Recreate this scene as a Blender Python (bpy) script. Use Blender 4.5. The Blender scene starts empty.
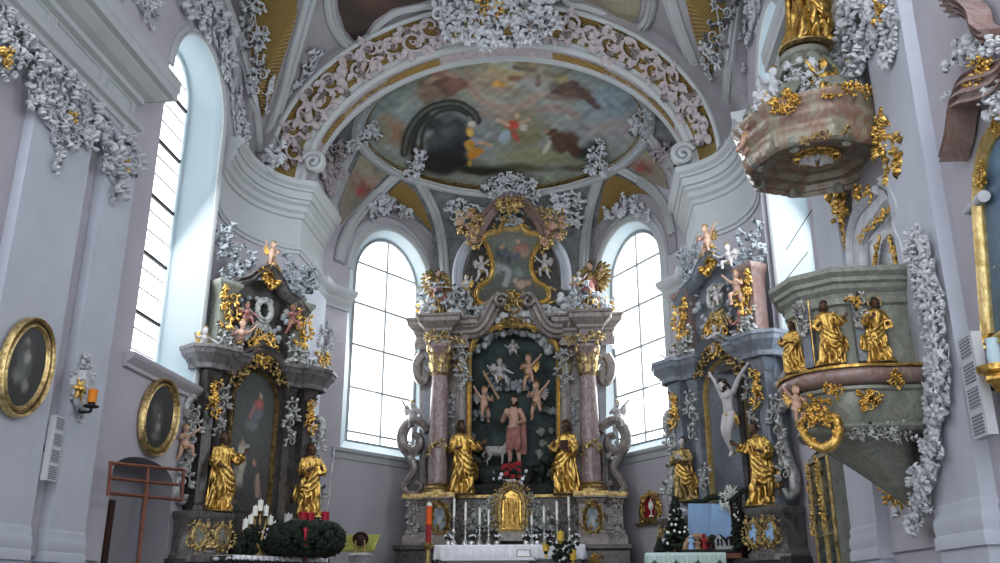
import bpy, bmesh, math, random
import numpy as np
from mathutils import Vector, Matrix
from mathutils.geometry import tessellate_polygon
PI = math.pi
C = bpy.context.scene.collection
rnd = random.Random(7)
def V(*a): return Vector(a)
def lerp(a, b, t): return a + (b - a) * t
def R(a): return math.radians(a)

# ------------------------------------------------------------------ camera
CAMZ = 1.6; FPX = 913.0; PITCH = R(19.0); YAW = R(-5.3)
FW = V(math.sin(YAW)*math.cos(PITCH), math.cos(YAW)*math.cos(PITCH), math.sin(PITCH))
RT = V(math.cos(YAW), -math.sin(YAW), 0); UP = RT.cross(FW)
CAM = V(0, 0, CAMZ)
def ray(px, py): return FW + RT*((px-500)/FPX) + UP*((281.5-py)/FPX)
def proj(p):
    d = Vector(p) - CAM; w = d.dot(FW)
    return (500 + FPX*d.dot(RT)/w, 281.5 - FPX*d.dot(UP)/w)
def mpp(p): return (Vector(p)-CAM).dot(FW)/FPX       # metres per pixel at a point
AX = -1.58                                            # the church axis

class Fr:                                             # a vertical working plane: s along, n out of it, z up
    def __init__(s, p0, sd, flip=False):
        s.o = V(p0[0], p0[1], 0); s.s = V(sd[0], sd[1], 0).normalized(); s.n = V(s.s.y, -s.s.x, 0)
        if flip: s.n = -s.n
    def w(s, a, n, z): return s.o + s.s*a + s.n*n + V(0, 0, z)
    def hit(s, px, py, n=0.0):
        r = ray(px, py); t = ((s.o + s.n*n) - CAM).dot(s.n)/r.dot(s.n); return CAM + r*t
    def sz(s, px, py, n=0.0):
        p = s.hit(px, py, n); return ((p - s.o).dot(s.s), p.z)
    def basis(s, p): return s.s, V(0, 0, 1), s.n
    def d2(s, a): return s.s*a[0] + s.n*a[1] + V(0, 0, a[2])
class Surf:                                           # a curved surface given as inside(p) > 0
    def __init__(s, g, t0=4.0, t1=30.0, e=None): s.g = g; s.t0 = t0; s.t1 = t1; s.e = e or (lambda p: True)
    def hit(s, px, py, n=0.0):
        r = ray(px, py).normalized(); t = s.t0; dt = .08
        while t < s.t1 and s.g(CAM + r*t) > 0: t += dt
        a, b = t-dt, t
        for _ in range(18):
            m = (a+b)/2
            if s.g(CAM + r*m) > 0: a = m
            else: b = m
        p = CAM + r*a
        return p + s.nrm(p)*n if n else p
    def nrm(s, p):
        e = .02; g = s.g
        v = V(g(p+V(e,0,0))-g(p-V(e,0,0)), g(p+V(0,e,0))-g(p-V(0,e,0)), g(p+V(0,0,e))-g(p-V(0,0,e)))
        return v.normalized()
    def basis(s, p):
        n = s.nrm(p); a = (RT - n*RT.dot(n)).normalized(); return a, n.cross(a), n

# ------------------------------------------------------------------ mesh builder
class MB:
    def __init__(s): s.v = []; s.f = []; s.col = []
    def add(s, vs, fs):
        b = len(s.v); s.v.extend((v[0], v[1], v[2]) for v in vs); s.f.extend(tuple(i+b for i in f) for f in fs); return s
    def addnp(s, arr, fs):
        b = len(s.v); s.v.extend(map(tuple, arr.tolist())); s.f.extend(tuple(i+b for i in f) for f in fs)
    def loft(s, rings, closed=True, cap=True, wrap=False):
        n = len(rings[0]); vs = [p for r in rings for p in r]; fs = []; m = len(rings)
        for i in range(m if wrap else m-1):
            i2 = (i+1) % m
            for j in range(n if closed else n-1):
                k = (j+1) % n
                fs.append((i*n+j, i*n+k, i2*n+k, i2*n+j))
        if cap and closed and not wrap:
            fs.append(tuple(range(n-1, -1, -1))); fs.append(tuple((m-1)*n+j for j in range(n)))
        return s.add(vs, fs)
    def tube(s, path, r, n=7, flat=1.0, flatdir=None, cap=True, closed=False):
        path = [Vector(p) for p in path]; m = len(path); rs = r if hasattr(r, '__len__') else [r]*m
        rings = []; up = None
        for i, p in enumerate(path):
            if closed: t = path[(i+1) % m] - path[i-1]
            else: t = path[min(i+1, m-1)] - path[max(i-1, 0)]
            t = t.normalized() if t.length > 1e-9 else V(0, 0, 1)
            if flatdir is not None:
                b = flatdir - t*flatdir.dot(t); b = b.normalized() if b.length > 1e-6 else t.orthogonal().normalized()
            elif up is None: b = t.orthogonal().normalized()
            else:
                b = up - t*up.dot(t); b = b.normalized() if b.length > 1e-6 else t.orthogonal().normalized()
            up = b; a = b.cross(t)
            rings.append([p + a*(rs[i]*math.cos(2*PI*k/n)) + b*(rs[i]*flat*math.sin(2*PI*k/n)) for k in range(n)])
        return s.loft(rings, True, cap, closed)
    def lathe(s, prof, n=16, c=(0, 0, 0), fl=None, sx=1, sy=1, cap=True):
        c = Vector(c)
        rings = []
        for (r, z) in prof:
            ring = []
            for k in range(n):
                a = 2*PI*k/n; q = r*(fl(a, z) if fl else 1)
                ring.append(c + V(q*math.cos(a)*sx, q*math.sin(a)*sy, z))
            rings.append(ring)
        return s.loft(rings, True, cap)
    def box(s, fr, s0, s1, n0, n1, z0, z1, taper=0):
        a = [fr.w(x, n, z0) for x, n in ((s0, n0), (s1, n0), (s1, n1), (s0, n1))]
        b = [fr.w(x, n, z1) for x, n in ((s0+taper, n0), (s1-taper, n0), (s1-taper, n1), (s0+taper, n1))]
        return s.loft([a, b])
    def prism(s, poly, fr, n0, n1, hole=None, bev=0.0):
        loops = [poly] + ([hole] if hole else [])
        tri = tessellate_polygon([[V(p[0], p[1], 0) for p in L] for L in loops])
        flat = [p for L in loops for p in L]; N = len(flat)
        vs = [fr.w(p[0], n0, p[1]) for p in flat] + [fr.w(p[0], n1, p[1]) for p in flat]
        fs = [tuple(t) for t in tri] + [tuple(i+N for i in reversed(t)) for t in tri]
        b = 0
        for L in loops:
            m = len(L)
            for i in range(m):
                j = (i+1) % m; fs.append((b+i, b+j, b+j+N, b+i+N))
            b += m
        return s.add(vs, fs)
    def sweep(s, path, prof, closed=False, back=None):
        """profile (outward offset, z) mitred along a plan path; outward = right of travel"""
        P = [V(p[0], p[1], 0) for p in path]; m = len(P); rings = []
        for i in range(m):
            if closed or 0 < i < m-1:
                d0 = (P[i]-P[i-1]).normalized(); d1 = (P[(i+1) % m]-P[i]).normalized()
            elif i == 0: d0 = d1 = (P[1]-P[0]).normalized()
            else: d0 = d1 = (P[-1]-P[-2]).normalized()
            n0 = V(d0.y, -d0.x, 0); n1 = V(d1.y, -d1.x, 0); mm = (n0+n1)
            mm = mm.normalized() if mm.length > 1e-6 else n0
            k = 1/max(.35, mm.dot(n0))
            rings.append([P[i] + mm*(o*k) + V(0, 0, z) for o, z in prof])
        return s.loft(rings, True, not closed, closed)
    def blob(s, c, r, nu=10, nv=7, f=None, M=None):
        c = Vector(c); r = r if hasattr(r, '__len__') else (r, r, r); rings = []
        for i in range(1, nv):
            b = PI*i/nv - PI/2; ring = []
            for j in range(nu):
                a = 2*PI*j/nu; d = V(math.cos(b)*math.cos(a), math.cos(b)*math.sin(a), math.sin(b))
                k = f(d) if f else 1; q = V(d.x*r[0]*k, d.y*r[1]*k, d.z*r[2]*k)
                ring.append(c + (M @ q if M else q))
            rings.append(ring)
        b0 = len(s.v); s.loft(rings, True, False)
        for d, ri in ((V(0, 0, -1), 0), (V(0, 0, 1), nv-2)):
            k = f(d) if f else 1; q = V(0, 0, d.z*r[2]*k); t = len(s.v); s.v.append(tuple(c + (M @ q if M else q)))
            for j in range(nu):
                a, b = b0+ri*nu+j, b0+ri*nu+(j+1) % nu
                s.f.append((t, b, a) if ri == 0 else (t, a, b))
        return s
    def mesh(s, name, smooth=40, origin=(0, 0, 0)):
        me = bpy.data.meshes.new(name); o = Vector(origin)
        vs = s.v if o.length == 0 else [(v[0]-o.x, v[1]-o.y, v[2]-o.z) for v in s.v]
        me.from_pydata(vs, [], s.f); me.validate(); bm = bmesh.new(); bm.from_mesh(me)
        bmesh.ops.recalc_face_normals(bm, faces=bm.faces); bm.to_mesh(me); bm.free()
        if smooth:
            me.polygons.foreach_set('use_smooth', [True]*len(me.polygons))
            if smooth < 180: me.set_sharp_from_angle(angle=R(smooth))
        return me
    def build(s, name, mat, parent=None, smooth=40, label=None):
        """link as ONE mesh object; vertices are given in world space (or in the parent's space when the parent sits at the origin)"""
        o = root_loc(parent) if parent else V(0, 0, 0)
        me = s.mesh(name, smooth, o); me.materials.append(mat)
        ob = bpy.data.objects.new(name, me); C.objects.link(ob)
        if parent: ob.parent = parent
        if label: ob['label'] = label
        return ob
def root_loc(o):
    while o.parent: o = o.parent
    return o.get('_w') and Vector(o['_w']) or V(0, 0, 0)
def thing(name, label, cat, loc=None, group=None):
    """Empty at the thing's base; parts given in world coordinates are shifted to it"""
    o = bpy.data.objects.new(name, None); C.objects.link(o); o.empty_display_size = .1
    if loc is not None: o.location = loc; o['_w'] = tuple(loc)
    o['label'] = label; o['category'] = cat
    if group: o['group'] = group
    return o
def tag(o, label, cat, group=None, kind=None):
    o['label'] = label; o['category'] = cat
    if group: o['group'] = group
    if kind: o['kind'] = kind
    return o
def centre(o):
    """move a single-mesh thing's origin to the bottom of its mesh"""
    me = o.data; n = len(me.vertices); a = np.empty(n*3); me.vertices.foreach_get('co', a); a = a.reshape(-1, 3)
    c = (a.min(0)+a.max(0))/2; c[2] = a[:, 2].min(); a -= c; me.vertices.foreach_set('co', a.ravel()); o.location = c; me.update()
    return o
def struct(name, mb, mat, parent=None, smooth=40):
    o = mb.build(name, mat, parent, smooth)
    if not parent: o['kind'] = 'structure'
    return o
def dup(root, loc, rotz=0, scale=1, label=None, group=None, rot=None):
    r = root.copy(); C.objects.link(r); r.location = loc; r.rotation_euler = rot or (0, 0, rotz); r.scale = (scale,)*3 if not hasattr(scale, '__len__') else scale
    if label: r['label'] = label
    if group: r['group'] = group
    for ch in list(root.children):
        c = ch.copy(); C.objects.link(c); c.parent = r
        for g in list(ch.children):
            d = g.copy(); C.objects.link(d); d.parent = c
    return r
def remesh(mb, voxel, smooth_it=2):
    me = mb.mesh('tmp', 0); ob = bpy.data.objects.new('tmp', me); C.objects.link(ob)
    m = ob.modifiers.new('r', 'REMESH'); m.mode = 'VOXEL'; m.voxel_size = voxel
    if smooth_it:
        k = ob.modifiers.new('s', 'SMOOTH'); k.iterations = smooth_it; k.factor = .5
    dg = bpy.context.evaluated_depsgraph_get(); dg.update()
    out = bpy.data.meshes.new_from_object(ob.evaluated_get(dg)); bpy.data.objects.remove(ob)
    out.polygons.foreach_set('use_smooth', [True]*len(out.polygons)); return out
def link_mesh(name, me, mat, parent=None, label=None):
    me.materials.clear(); me.materials.append(mat); me.name = name
    ob = bpy.data.objects.new(name, me); C.objects.link(ob)
    if parent: ob.parent = parent
    if label: ob['label'] = label
    return ob
def smoothpath(pts, n=6, closed=False):
    P = [Vector(p) if len(p) == 3 else Vector((p[0], p[1], 0)) for p in pts]; out = []; m = len(P)
    for i in range(m if closed else m-1):
        if closed: a, b, c, d = P[i-1], P[i], P[(i+1) % m], P[(i+2) % m]
        else: a, b, c, d = P[max(i-1, 0)], P[i], P[i+1], P[min(i+2, m-1)]
        for k in range(n):
            t = k/n; out.append(.5*((2*b)+(c-a)*t+(2*a-5*b+4*c-d)*t*t+(3*b-a-3*c+d)*t**3))
    if not closed: out.append(P[-1])
    return out
def sp2(pts, n=6, closed=False): return [(p.x, p.y) for p in smoothpath(pts, n, closed)]
def resample(poly, n):
    P = [Vector((p[0], p[1])) for p in poly]; P.append(P[0]); L = [0]
    for i in range(1, len(P)): L.append(L[-1] + (P[i]-P[i-1]).length)
    out = []; k = 0
    for i in range(n):
        t = L[-1]*i/n
        while L[k+1] < t: k += 1
        out.append(tuple(P[k].lerp(P[k+1], (t-L[k])/max(1e-9, L[k+1]-L[k]))))
    return out
def inpoly(x, y, poly):
    c = False; j = len(poly)-1
    for i in range(len(poly)):
        if (poly[i][1] > y) != (poly[j][1] > y) and x < (poly[j][0]-poly[i][0])*(y-poly[i][1])/(poly[j][1]-poly[i][1])+poly[i][0]: c = not c
        j = i
    return c

# ------------------------------------------------------------------ materials
MAT = {}
def nodes(name, rough=.6, metal=0.0, spec=.3):
    m = bpy.data.materials.new(name); m.use_nodes = True; nt = m.node_tree; b = nt.nodes['Principled BSDF']
    b.inputs['Roughness'].default_value = rough; b.inputs['Metallic'].default_value = metal; b.inputs['Specular IOR Level'].default_value = spec
    MAT[name] = m; return m, nt, b
def ramp(nt, src, cols):
    r = nt.nodes.new('ShaderNodeValToRGB'); e = r.color_ramp.elements
    while len(e) < len(cols): e.new(.5)
    for i, (p, c) in enumerate(cols): e[i].position = p; e[i].color = (*c, 1)
    nt.links.new(src, r.inputs[0]); return r
def coords(nt, scale, kind='Object'):
    t = nt.nodes.new('ShaderNodeTexCoord'); mp = nt.nodes.new('ShaderNodeMapping'); mp.inputs['Scale'].default_value = scale if hasattr(scale, '__len__') else (scale,)*3
    nt.links.new(t.outputs[kind], mp.inputs[0]); return mp.outputs[0]
def noise(nt, co, scale, detail=4, rough=.6, dist=0):
    n = nt.nodes.new('ShaderNodeTexNoise'); n.inputs['Scale'].default_value = scale; n.inputs['Detail'].default_value = detail; n.inputs['Roughness'].default_value = rough; n.inputs['Distortion'].default_value = dist
    nt.links.new(co, n.inputs['Vector']); return n.outputs['Fac']
def bump(nt, b, h, strength=.3, dist=.02):
    u = nt.nodes.new('ShaderNodeBump'); u.inputs['Strength'].default_value = strength; u.inputs['Distance'].default_value = dist
    nt.links.new(h, u.inputs['Height']); nt.links.new(u.outputs[0], b.inputs['Normal'])
def plaster(name, c, var=.08, rough=.75, sc=1.2, bs=.15):
    m, nt, b = nodes(name, rough); co = coords(nt, 1)
    d = tuple(x*(1-var) for x in c); l = tuple(min(1, x*(1+var*.6)) for x in c)
    r = ramp(nt, noise(nt, co, sc, 6, .65), [(.3, d), (.7, l)]); nt.links.new(r.outputs[0], b.inputs['Base Color'])
    bump(nt, b, noise(nt, co, 30, 3), bs, .01); return m
def marble(name, cols, scale=2.5, rough=.25, dist=2.5, spec=.5):
    m, nt, b = nodes(name, rough, 0, spec); co = coords(nt, (1, 1, .6))
    a = noise(nt, co, scale, 8, .65, dist)
    r = ramp(nt, a, [(.28+.44*i/(len(cols)-1), c) for i, c in enumerate(cols)])
    nt.links.new(r.outputs[0], b.inputs['Base Color']); return m
def crevice_shade(nt, src, dark, lo=.44, hi=.52):
    """shade painted into the base colour in the hollows of a carving"""
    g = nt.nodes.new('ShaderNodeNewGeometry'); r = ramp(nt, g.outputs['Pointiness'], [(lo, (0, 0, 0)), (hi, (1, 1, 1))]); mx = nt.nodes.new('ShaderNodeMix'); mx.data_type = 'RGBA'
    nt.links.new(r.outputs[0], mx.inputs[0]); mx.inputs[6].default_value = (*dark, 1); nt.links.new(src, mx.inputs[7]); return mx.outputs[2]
def metal(name, c, dark, rough=.35, bs=.35, sc=14, mt=.85):
    m, nt, b = nodes(name, rough, mt, .5); co = coords(nt, 1); n = noise(nt, co, sc, 5, .6)
    r = ramp(nt, n, [(.32, dark), (.6, c)]); nt.links.new(crevice_shade(nt, r.outputs[0], tuple(x*.35 for x in dark)), b.inputs['Base Color']); bump(nt, b, n, bs, .03); return m
def polished(name, c, dark, rough=.3):
    m, nt, b = nodes(name, rough, .8, .5); co = coords(nt, 1); n = noise(nt, co, 12, 4, .6)
    r = ramp(nt, n, [(.3, dark), (.6, c)]); nt.links.new(r.outputs[0], b.inputs['Base Color']); bump(nt, b, n, .3, .02); return m
def carved(name, c, dark, rough=.7, sc=9, bs=.5):
    m, nt, b = nodes(name, rough); co = coords(nt, 1); n = noise(nt, co, sc, 6, .65)
    r = ramp(nt, n, [(.3, tuple(x*.72 for x in c)), (.65, c)]); nt.links.new(crevice_shade(nt, r.outputs[0], dark, .43, .51), b.inputs['Base Color']); bump(nt, b, n, bs, .02); return m
def plain(name, c, rough=.6, mt=0, var=.1, sc=6):
    m, nt, b = nodes(name, rough, mt); co = coords(nt, 1); d = tuple(x*(1-var) for x in c)
    r = ramp(nt, noise(nt, co, sc, 4), [(.35, d), (.65, c)]); nt.links.new(r.outputs[0], b.inputs['Base Color']); return m
def vcol(name, rough=.55):
    m, nt, b = nodes(name, rough); a = nt.nodes.new('ShaderNodeAttribute'); a.attribute_name = 'Col'
    co = coords(nt, 1); n = noise(nt, co, 9, 6, .7); mx = nt.nodes.new('ShaderNodeMix'); mx.data_type = 'RGBA'; mx.blend_type = 'MULTIPLY'; mx.inputs[0].default_value = .3
    r = ramp(nt, n, [(.3, (.55, .52, .5)), (.65, (1.15, 1.12, 1.1))]); nt.links.new(a.outputs['Color'], mx.inputs[6]); nt.links.new(r.outputs[0], mx.inputs[7]); nt.links.new(mx.outputs[2], b.inputs['Base Color']); return m
def lattice(name, gold, dark, sc):
    m, nt, b = nodes(name, .45, .25, .5); t = nt.nodes.new('ShaderNodeTexCoord'); outs = []
    for ang in (45, -45):
        mp = nt.nodes.new('ShaderNodeMapping'); mp.inputs['Rotation'].default_value = (R(35), R(ang), R(ang)); nt.links.new(t.outputs['Object'], mp.inputs[0])
        w = nt.nodes.new('ShaderNodeTexWave'); w.inputs['Scale'].default_value = sc; w.inputs['Distortion'].default_value = .4; nt.links.new(mp.outputs[0], w.inputs['Vector']); outs.append(w.outputs['Fac'])
    mx = nt.nodes.new('ShaderNodeMath'); mx.operation = 'MAXIMUM'; nt.links.new(outs[0], mx.inputs[0]); nt.links.new(outs[1], mx.inputs[1])
    r = ramp(nt, mx.outputs[0], [(.55, dark), (.9, gold)]); nt.links.new(r.outputs[0], b.inputs['Base Color']); bump(nt, b, mx.outputs[0], .5, .02); return m
def emis(name, c, s, c2=None):
    m, nt, b = nodes(name, .2); co = coords(nt, 1)
    r = ramp(nt, noise(nt, co, .8, 2), [(.3, c2 or c), (.7, c)]); nt.links.new(r.outputs[0], b.inputs['Emission Color']); b.inputs['Emission Strength'].default_value = s
    b.inputs['Base Color'].default_value = (.8, .85, .9, 1); return m

plaster('wall', (.50, .485, .535)); plaster('pale', (.55, .58, .65)); plaster('white', (.50, .525, .54), .06); plaster('reveal', (.58, .68, .73), .04)
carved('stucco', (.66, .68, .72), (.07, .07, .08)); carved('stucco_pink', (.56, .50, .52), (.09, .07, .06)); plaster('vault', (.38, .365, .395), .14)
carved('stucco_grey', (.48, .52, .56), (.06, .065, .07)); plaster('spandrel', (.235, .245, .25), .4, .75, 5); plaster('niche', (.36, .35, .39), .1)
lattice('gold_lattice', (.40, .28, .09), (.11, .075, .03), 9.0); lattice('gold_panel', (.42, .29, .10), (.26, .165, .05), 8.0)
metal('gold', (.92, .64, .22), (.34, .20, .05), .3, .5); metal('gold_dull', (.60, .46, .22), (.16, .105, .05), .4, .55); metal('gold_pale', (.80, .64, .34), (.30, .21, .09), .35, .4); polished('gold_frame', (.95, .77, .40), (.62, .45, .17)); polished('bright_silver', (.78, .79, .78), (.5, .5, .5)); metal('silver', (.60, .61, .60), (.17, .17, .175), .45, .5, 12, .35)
marble('marble_grey', [(.08, .07, .066), (.21, .185, .17), (.29, .255, .24), (.14, .115, .105)], 4)
marble('marble_smoke', [(.05, .045, .048), (.13, .12, .125), (.20, .19, .19), (.09, .08, .08)], 4); marble('marble_dark', [(.022, .02, .022), (.06, .056, .056), (.11, .10, .095), (.04, .034, .034)], 5)
marble('marble_pink', [(.16, .12, .12), (.36, .31, .31), (.24, .15, .15), (.44, .40, .40)], 5)
marble('marble_blue', [(.13, .15, .19), (.28, .31, .36), (.20, .22, .26), (.36, .39, .42)], 3)
marble('marble_green', [(.14, .165, .145), (.33, .345, .30), (.24, .255, .225), (.42, .36, .33)], 4)
marble('marble_rose', [(.20, .14, .13), (.36, .29, .28), (.29, .19, .17), (.38, .34, .32)], 4)
marble('marble_shell', [(.22, .18, .14), (.36, .34, .27), (.31, .19, .15), (.36, .36, .30)], 2.6)
plain('flesh', (.62, .42, .33), .5, 0, .2, 5); plain('flesh_dark', (.16, .09, .06), .45, 0, .3, 6); plain('flesh_pale', (.55, .53, .54), .5, 0, .2, 6); plain('hair', (.07, .04, .025), .6, 0, .4, 20)
plain('red', (.45, .05, .06), .6, 0, .3, 8); plain('rose', (.42, .21, .19), .6, 0, .3, 8); plain('white_cloth', (.80, .81, .86), .8, 0, .08); plain('iron', (.03, .03, .035), .5, .4)
plain('wax', (.85, .87, .82), .4, 0, .05); plain('red_wax', (.42, .02, .05), .35); plain('orange_wax', (.85, .16, .03), .35); plain('yellow_wax', (.75, .52, .10), .4); plain('amber_wax', (.75, .28, .03), .4)
plain('fir', (.028, .042, .03), .7, 0, .6, 15); plain('wood', (.30, .13, .09), .5, 0, .35, 9); plain('dark_wood', (.06, .025, .02), .5, 0, .4, 9); plain('blue_card', (.40, .58, .85), .7, 0, .12, 3)
plain('yellow_cloth', (.36, .36, .10), .8, 0, .2); plain('floor_stone', (.30, .28, .26), .4, 0, .3, 3); plain('rock', (.06, .07, .07), .8, 0, .6, 6); plain('cloud', (.62, .64, .67), .7, 0, .15, 5)
plain('speaker', (.60, .62, .66), .5, 0, .05); plain('grille', (.20, .21, .23), .7); plain('frost', (.55, .70, .80), .6, 0, .1); plain('bar_grey', (.42, .45, .47), .5); plain('black', (.01, .01, .012), .5); plain('teal', (.085, .125, .125), .6, 0, .65, 2)
plain('lamb', (.50, .49, .46), .8, 0, .2, 20); plain('mint_cloth', (.55, .68, .66), .8, 0, .06); plain('green_embroidery', (.10, .22, .19), .8); plain('roof_glass', (.05, .08, .08), .08); plain('tan', (.42, .30, .20), .7)
vcol('paint'); emis('window_glass', (1, 1, 1), 1.35, (.93, .98, 1))
MAT['paint'].node_tree.nodes['Principled BSDF'].inputs['Roughness'].default_value = .5
M = MAT
# ------------------------------------------------------------------ paintings: a star-shaped sheet with painted colours
def sheet(poly, nb, nr, mapf, colf):
    P = resample(poly, nb); cx = sum(p[0] for p in P)/nb; cy = sum(p[1] for p in P)/nb
    vs = [mapf(cx, cy)]; pts = [(cx, cy)]; fs = []
    for i in range(1, nr+1):
        k = (i/nr)**.85
        for p in P:
            q = (cx+(p[0]-cx)*k, cy+(p[1]-cy)*k); pts.append(q); vs.append(mapf(*q))
    for j in range(nb): fs.append((0, 1+(j+1) % nb, 1+j))
    for i in range(nr-1):
        for j in range(nb):
            a, b = 1+i*nb+j, 1+i*nb+(j+1) % nb; fs.append((a, b, b+nb, a+nb))
    return vs, fs, pts
def paint_cols(pts, base, strokes, box, dabs=160):
    P = np.array(pts); u = (P[:, 0]-box[0])/(box[2]-box[0]); v = (P[:, 1]-box[1])/(box[3]-box[1])
    col = np.zeros((len(P), 3))
    vs = [b[0] for b in base]
    for k in range(3): col[:, k] = np.interp(v, vs, [b[1][k] for b in base])
    wob = .02*np.sin(u*37+v*23)+.015*np.sin(u*51-v*33)+.008*np.sin(u*90+v*67)
    asp = (box[3]-box[1])/(box[2]-box[0])
    def dab(col):                                     # short brush dabs over the broad shapes
        rd = np.random.default_rng(len(P)); low = col.copy()
        for i in range(dabs):
            a, b = rd.random(), rd.random(); k = int(np.argmin((u-a)**2+(v-b)**2)); c = np.clip(low[k]*rd.uniform(.65, 1.45)*(1+.05*rd.normal(size=3)), 0, 1); th = rd.uniform(-.8, .8); cr, sr = math.cos(th), math.sin(th)
            ra, rb = rd.uniform(.015, .045), rd.uniform(.006, .018); dx, dy = u-a, (v-b)*asp; d = np.sqrt(((dx*cr+dy*sr)/ra)**2+((-dx*sr+dy*cr)/rb)**2); w = (np.clip((1-d)/.6, 0, 1)*.6)[:, None]; col = col*(1-w)+c*w
        return col
    nst = 0
    for st in strokes:
        nst += 1
        if nst == len(strokes)*2//5+1: col = dab(col)
        if st[0] == 'L':                              # a brushed line: points, width, colour
            _, pts_, w_, c, soft = st; pts_ = sp2(pts_, 4); d = np.full(len(P), 9.0)
            for (x0, y0), (x1, y1) in zip(pts_[:-1], pts_[1:]):
                ex, ey = x1-x0, (y1-y0)*asp; t = np.clip(((u-x0)*ex+(v-y0)*asp*ey)/max(1e-9, ex*ex+ey*ey), 0, 1); d = np.minimum(d, np.sqrt((u-x0-t*ex)**2+((v-y0)*asp-t*ey)**2))
            w = np.clip((1-d/w_)/max(soft, .02), 0, 1)[:, None]; col = col*(1-w)+np.array(c)*w; continue
        (a, b, ra, rb, rot, c, soft) = st; kw = min(1, min(ra, rb)*7)
        dx, dy = u-a+wob*kw, v-b+wob*.8*kw; cr, sr = math.cos(R(rot)), math.sin(R(rot))
        d = np.sqrt(((dx*cr+dy*sr)/ra)**2+((-dx*sr+dy*cr)/rb)**2)
        w = np.clip((1-d)/max(soft, .02), 0, 1)[:, None]; col = col*(1-w)+np.array(c)*w
    col *= (1+.07*np.sin(u*61+v*17)*np.sin(v*83-u*29)+.05*np.sin(u*143+v*91))[:, None]
    return np.clip(col, 0, 1)
def painting(name, poly, nb, nr, mapf, base, strokes, parent=None, box=None, dabs=160):
    vs, fs, pts = sheet(poly, nb, nr, mapf, None)
    xs = [p[0] for p in poly]; ys = [p[1] for p in poly]; box = box or (min(xs), min(ys), max(xs), max(ys))
    mb = MB(); mb.add(vs, fs); o = root_loc(parent) if parent else V(0, 0, 0); me = bpy.data.meshes.new(name)
    me.from_pydata([(v[0]-o.x, v[1]-o.y, v[2]-o.z) for v in mb.v], [], mb.f)
    me.polygons.foreach_set('use_smooth', [True]*len(me.polygons))
    a = me.color_attributes.new('Col', 'FLOAT_COLOR', 'POINT'); c = paint_cols(pts, base, strokes, box, dabs)
    a.data.foreach_set('color', np.hstack([c, np.ones((len(c), 1))]).ravel()); me.materials.append(M['paint'])
    ob = bpy.data.objects.new(name, me); C.objects.link(ob)
    if parent: ob.parent = parent
    return ob

# ------------------------------------------------------------------ carved ornament
def unit_scroll(turns=1.2, rev=False, leafs=4, seed=0):
    """a rocaille C scroll lying in the xy plane, relief along z, about one unit across"""
    r = random.Random(seed); mb = MB(); pts = []; rad = []; n = 16
    for i in range(n):
        t = i/(n-1); a = -2.2+turns*2*PI*t*(.45+.55*t); q = .55*(1-t)**.9+.09
        pts.append(V(q*math.cos(a), q*math.sin(a), .05+.10*math.sin(t*PI)+.06*t)); rad.append(.03+.062*max(0, math.sin(PI*min(1, t*1.1)))**.7)
    rad[-1] = .10; mb.tube(pts, rad, 6, .9, V(0, 0, 1))
    for k in range(leafs):
        i = 1+int(k*8/max(1, leafs)); p = pts[i]; d = (p-V(0, 0, 0)); d.z = 0; d.normalize(); leaf(mb, p, d, .40+.2*r.random(), .13, .16, r)
    return np.array(mb.v), mb.f
def leaf(mb, p, d, L, W, lift, r=random, up=None):
    up = up or V(0, 0, 1); sd = up.cross(d).normalized(); rows = []
    n = 7
    for i in range(n):
        t = i/(n-1); w = W*math.sin(PI*(.15+.83*t))*(1+.55*(i % 2)); c = p + d*(L*t) + up*(lift*math.sin(t*2.6)+.02) + sd*(.12*L*t*t*(r.random()-.5)*4)
        rows.append([c-sd*w-up*.05, c-sd*(w*.5)+up*.03, c+up*.075*(1-t*.5), c+sd*(w*.5)+up*.03, c+sd*w-up*.05])
    mb.loft(rows, False, False)
def unit_leaf(seed=0):
    r = random.Random(seed); mb = MB()
    for a in (-50, -18, 16, 48): leaf(mb, V(0, -.3, 0), V(math.sin(R(a)), math.cos(R(a)), 0), .8-.25*abs(a)/50, .2, .22, r)
    mb.blob((0, -.32, .08), (.16, .16, .14), 6, 4); return np.array(mb.v), mb.f
def unit_flower(seed=0):
    r = random.Random(seed); mb = MB()
    for k in range(6):
        a = k*PI/3; leaf(mb, V(.08*math.cos(a), .08*math.sin(a), .03), V(math.cos(a), math.sin(a), 0), .36, .2, .16, r)
    mb.blob((0, 0, .12), .15, 7, 5); return np.array(mb.v), mb.f
def unit_s(seed=0):
    r = random.Random(seed); mb = MB(); pts = []; rad = []
    for i in range(20):
        t = i/19*2-1; a = 2.6*PI*abs(t)**1.4*.5; q = .30*(1-abs(t))**.6+.07; s = 1 if t > 0 else -1
        pts.append(V(s*(.33-q*math.cos(a)*1.0+.05), s*(q*math.sin(a))+.55*t*.5, .1+.07*abs(t))); rad.append(.05+.05*(1-abs(t)))
    mb.tube(pts, rad, 6, .9, V(0, 0, 1))
    for k in range(5):
        p = pts[4+k*3]; d = V(r.uniform(-1, 1), r.uniform(-1, 1), 0).normalized(); leaf(mb, p, d, .34, .16, .12, r)
    return np.array(mb.v), mb.f
UNITS = [unit_scroll(1.2, leafs=4, seed=1), unit_scroll(1.5, leafs=5, seed=2), unit_scroll(.9, leafs=6, seed=3), unit_leaf(4), unit_leaf(5), unit_s(6), unit_flower(7)]
CURLS = [UNITS[0], UNITS[1], UNITS[2], UNITS[5]]
def put(mb, u, p, A, B, N, size, rot, relief=1.0, mir=False):
    v, f = u; c, s = math.cos(rot), math.sin(rot); X = v[:, 0]*(-1 if mir else 1)
    x = (X*c-v[:, 1]*s)*size; y = (X*s+v[:, 1]*c)*size; z = v[:, 2]*size*relief
    mb.addnp(np.outer(x, np.array(A))+np.outer(y, np.array(B))+np.outer(z, np.array(N))+np.array(p), f)
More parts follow.
